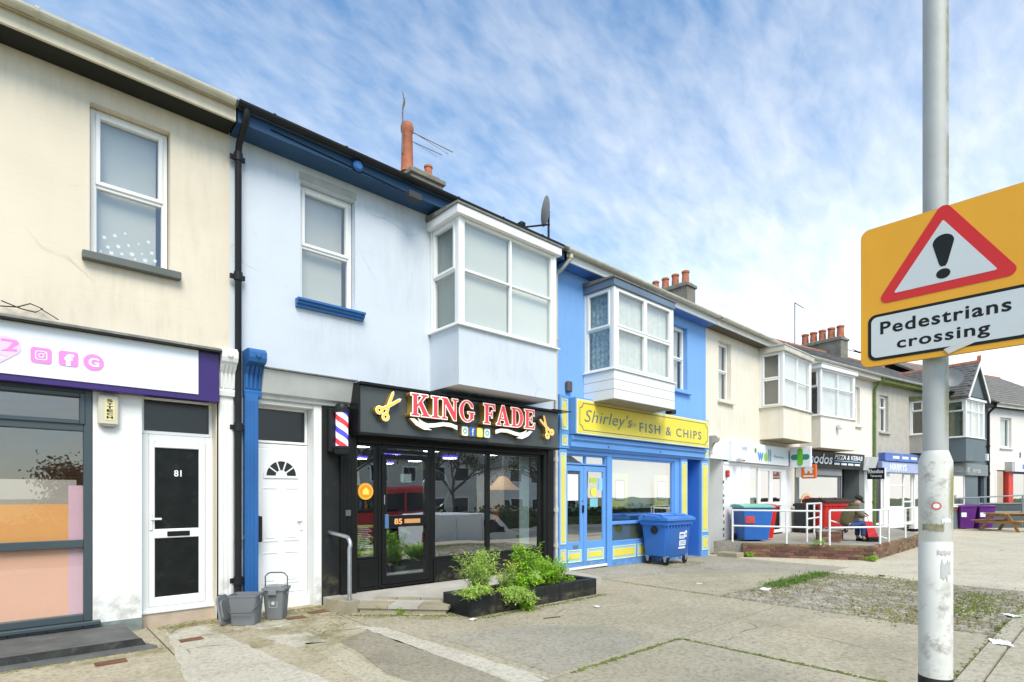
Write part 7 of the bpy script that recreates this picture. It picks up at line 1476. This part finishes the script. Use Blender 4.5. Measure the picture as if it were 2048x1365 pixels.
wallfilm(std, h1, .64, 1.08, .085, .42, y=-.0075, edge=(0, 0, 0, 1)); wallfilm(std, h1, 1.885, 2.05, -.07, .5, y=-.076, edge=(0, 0, 0, 1)); wallfilm(std, h2, 3.1, 3.2, -.05, .4, y=-.0135, edge=(0, 0, 0, 1)); wallfilm(std, h2, 3.21, 3.45, -.05, .5, y=-.0335, edge=(0, 0, 0, 1)); wallfilm(std, h2, 2.05, 2.17, -.05, .6, edge=(0, 0, 0, 1)); wallfilm(std, h3, 8.27, 9.6, -.0, .12, y=-.0035, edge=(0, 0, 0, 1)); wallfilm(std, h3, 9.8, 12.5, -.12, .15, y=-.0135, edge=(0, 0, 0, 1)); wallfilm(std, h2, 5.12, 7.6, .07, .25, y=-.0255, edge=(0, 0, 0, 1))
wallfilm(std, pl, 4.26, 6.7, -.06, .08, y=-2.0835, edge=(0, 0, 0, 1)); wallfilm(stg, sh, 8.4, 13.5, 2.77, 3.39, y=-.2795, edge=(1, 1, 1, 1))

# ================================================================== across the road (seen in the shop glass)
RZ = -1.085
carglass = mat('vehicle_glass', (.02, .025, .03), .08, var=0); tyre = mat('tyre_rubber', (0, 0, 0))
def wheels(o, xs, ys, r, w=.2):
    for x in xs:
        for y in ys:
            k = MB().lathe([(r * .6, -w / 2), (r * .95, -w / 2), (r, -w / 4), (r, w / 4), (r * .95, w / 2), (r * .6, w / 2)], (x, y, RZ + r), 20, 'y').done('wheel', tyre, o, smooth=True); MB().lathe([(0, -w * .45), (r * .6, -w * .45), (r * .6, w * .45), (0, w * .45)], (x, y, RZ + r), 12, 'y').done('rim', steel, k, smooth=True)
vw = mat('van_white', (.78, .79, .79), .25, var=.02)
van = thing('parked_van', 'white panel van parked across the road, mirrored in the barber window', 'van', (13.2, -9.9, RZ))
prof = [(10.9, .35), (10.9, 1.70), (11.1, 1.84), (13.7, 1.86), (14.3, 1.75), (14.95, 1.18), (15.45, 1.05), (15.6, .75), (15.6, .35)]
b = MB(); b.prism([(p[0], RZ + p[1]) for p in prof], 'y', -10.8, -9.0); b.done('body', vw, van)
for y in (-8.992, -10.808): b = MB(); b.prism([(p[0], RZ + p[1]) for p in [(13.55, 1.1), (13.55, 1.62), (14.15, 1.62), (14.72, 1.1)]], 'y', y - .004, y + .004); b.done('side_window', carglass, van)
b = MB(); b.prism([(14.34, RZ + 1.72), (14.93, RZ + 1.2), (14.97, RZ + 1.2), (14.38, RZ + 1.73)], 'y', -10.6, -9.2); b.done('windscreen', carglass, van)
b = MB(); b.box(13.46, 13.475, -8.996, -8.99, RZ + .45, RZ + 1.7); b.box(12.3, 12.315, -8.996, -8.99, RZ + .45, RZ + 1.7); b.box(10.95, 15.5, -8.997, -8.985, RZ + .5, RZ + .58); b.done('door_seam', greyink, van)
bx('door_mirror', inkblack, van, 14.35, 14.5, -8.98, -8.8, RZ + 1.15, RZ + 1.35, .03); bx('tail_light', mat('tail_red', (.4, .02, .02), .3), van, 10.885, 10.9, -9.2, -9.05, RZ + .8, RZ + 1.3); bx('headlight', chrome, van, 15.3, 15.61, -9.3, -8.99, RZ + .8, RZ + .98, .03)
wheels(van, (11.7, 14.6), (-9.05, -10.75), .32)
bus = thing('bus', 'red single deck bus on the road, mirrored in the barber door', 'bus', (11, -17, RZ)); br = mat('bus_red', (.50, .012, .02), .3, var=.03)
b = MB(); b.box(5.5, 16, -18.3, -15.8, RZ + .3, RZ + 3.0, .12); b.done('body', br, bus)
for k in range(7): bx('side_window', carglass, bus, 5.8 + k * 1.42, 7.1 + k * 1.42, -15.795, -15.785, RZ + 1.75, RZ + 2.65, .003)
bx('advert_panel', mat('bus_advert', (.03, .12, .35), .4), bus, 13.2, 14.8, -15.795, -15.785, RZ + .95, RZ + 1.6); bx('yellow_stripe', yellowp, bus, 5.6, 13.0, -15.796, -15.79, RZ + 1.05, RZ + 1.2); wheels(bus, (7.5, 13.6), (-15.95, -18.15), .5, .3)
bark = mat('bark', (.07, .055, .04), .95, var=.3, vs=9, bump=.6); tl = mat('spring_leaf', (.07, .10, .025), .7, var=.5, vs=4)
def tree(lab, x, y, h, sp, nl, seed):
    rnd = random.Random(seed); o = thing('street_tree', lab, 'tree', (x, y, RZ), group='trees across the road'); b = MB(); lf = MB()
    def br_(p, d, ln, r, lv):
        q = p + d * ln; mid = p.lerp(q, .5) + Vector((rnd.uniform(-1, 1), rnd.uniform(-1, 1), 0)) * ln * .06; b.tube([tuple(p), tuple(mid), tuple(q)], [r, r * .85, r * .65], 6 if lv < 2 else 4, cap=False)
        if lv >= 3:
            for _ in range(nl):
                c = q + Vector((rnd.gauss(0, .3), rnd.gauss(0, .3), rnd.gauss(0, .25))); s = rnd.uniform(.05, .1); u = Vector((rnd.gauss(0, 1), rnd.gauss(0, 1), rnd.gauss(0, 1))).normalized(); w = u.orthogonal().normalized(); lf.quad(c - u * s, c + w * s * .6, c + u * s, c - w * s * .6)
            if lv >= 5: return
        for _ in range(4 if lv == 0 else 3):
            dd = (d + Vector((rnd.gauss(0, sp), rnd.gauss(0, sp), rnd.uniform(-.1, .35)))).normalized(); br_(p.lerp(q, rnd.uniform(.6, 1)), dd, ln * rnd.uniform(.55, .8), r * .62, lv + 1)
    br_(Vector((x, y, RZ)), Vector((0, 0, 1)), h * .30, h * .016, 0)
    b.done('trunk', bark, o, norm=False); tag(lf.done('crown', tl, o, norm=False), kind='stuff')
tree('tallest bare branched tree beyond the bus, mirrored in the shop glass', 14, -23, 11, .55, 3, 1); tree('broad tree beyond the parked van, mirrored in the shop glass', 23, -24, 10, .6, 4, 2); tree('low bushy tree at the left end across the road', 2.2, -20, 5.2, .7, 12, 3); tree('leafy tree furthest along across the road', 32, -24, 10, .6, 5, 4)
ho = mat('opposite_render', (.55, .53, .48), .9, var=.08); hd_ = mat('hedge_green', (.05, .08, .02), .9, var=.4, vs=3, bump=.8, bs=10)
def far_house(lab, x0, x1, y, he, m_):
    o = thing('detached_house', lab, 'house', ((x0 + x1) / 2, y, RZ)); bx('wall', m_, o, x0, x1, y - 7, y, RZ, RZ + he); b = MB(); b.prism([(y + .3, RZ + he), (y - 3.5, RZ + he + 2.6), (y - 7.3, RZ + he)], 'x', x0 - .2, x1 + .2); b.done('roof', slate, o)
    for k in range(int((x1 - x0) / 2.6)):
        for z in (1.0, 3.6):
            if z + 1.4 < he: w = bx('window', upvc, o, x0 + .8 + k * 2.6, x0 + 2.2 + k * 2.6, y + .001, y + .05, RZ + z, RZ + z + 1.35, .01); bx('pane', carglass, w, x0 + .9 + k * 2.6, x0 + 2.1 + k * 2.6, y + .0505, y + .056, RZ + z + .1, RZ + z + 1.25)
    bx('door', black, o, x0 + .1, x0 + .7, y + .001, y + .05, RZ, RZ + 2.05)
far_house('grey house opposite, left of the trees', -14, -3, -30, 5.2, ho); far_house('cream house opposite, behind the parked van', 19, 30, -30, 5.4, mat('opp_cream', (.58, .55, .46), .9)); far_house('pale house opposite, furthest along the road', 34, 46, -31, 5.2, mat('opp_white', (.65, .64, .6), .9))
b = MB()
for i in range(9000):
    x = random.uniform(-25, 60); z = random.uniform(0, 1.5) ; y = -25.6 + random.gauss(0, .35) + .15 * math.sin(x); s = random.uniform(.08, .16); u = Vector((random.gauss(0, 1), random.gauss(0, 1), random.gauss(0, 1))).normalized(); w = u.orthogonal().normalized(); c = Vector((x, y, RZ + z * (1 + .15 * math.sin(x * .7)))); b.quad(c - u * s, c + w * s, c + u * s, c - w * s)
hg = thing('hedge', 'long green hedge along the far side of the road', 'hedge', (17, -25.6, RZ)); tag(b.done('foliage', tl, hg, norm=False), kind='stuff'); bx('hedge_core', hd_, hg, -25, 60, -26, -25.3, RZ, RZ + 1.2)
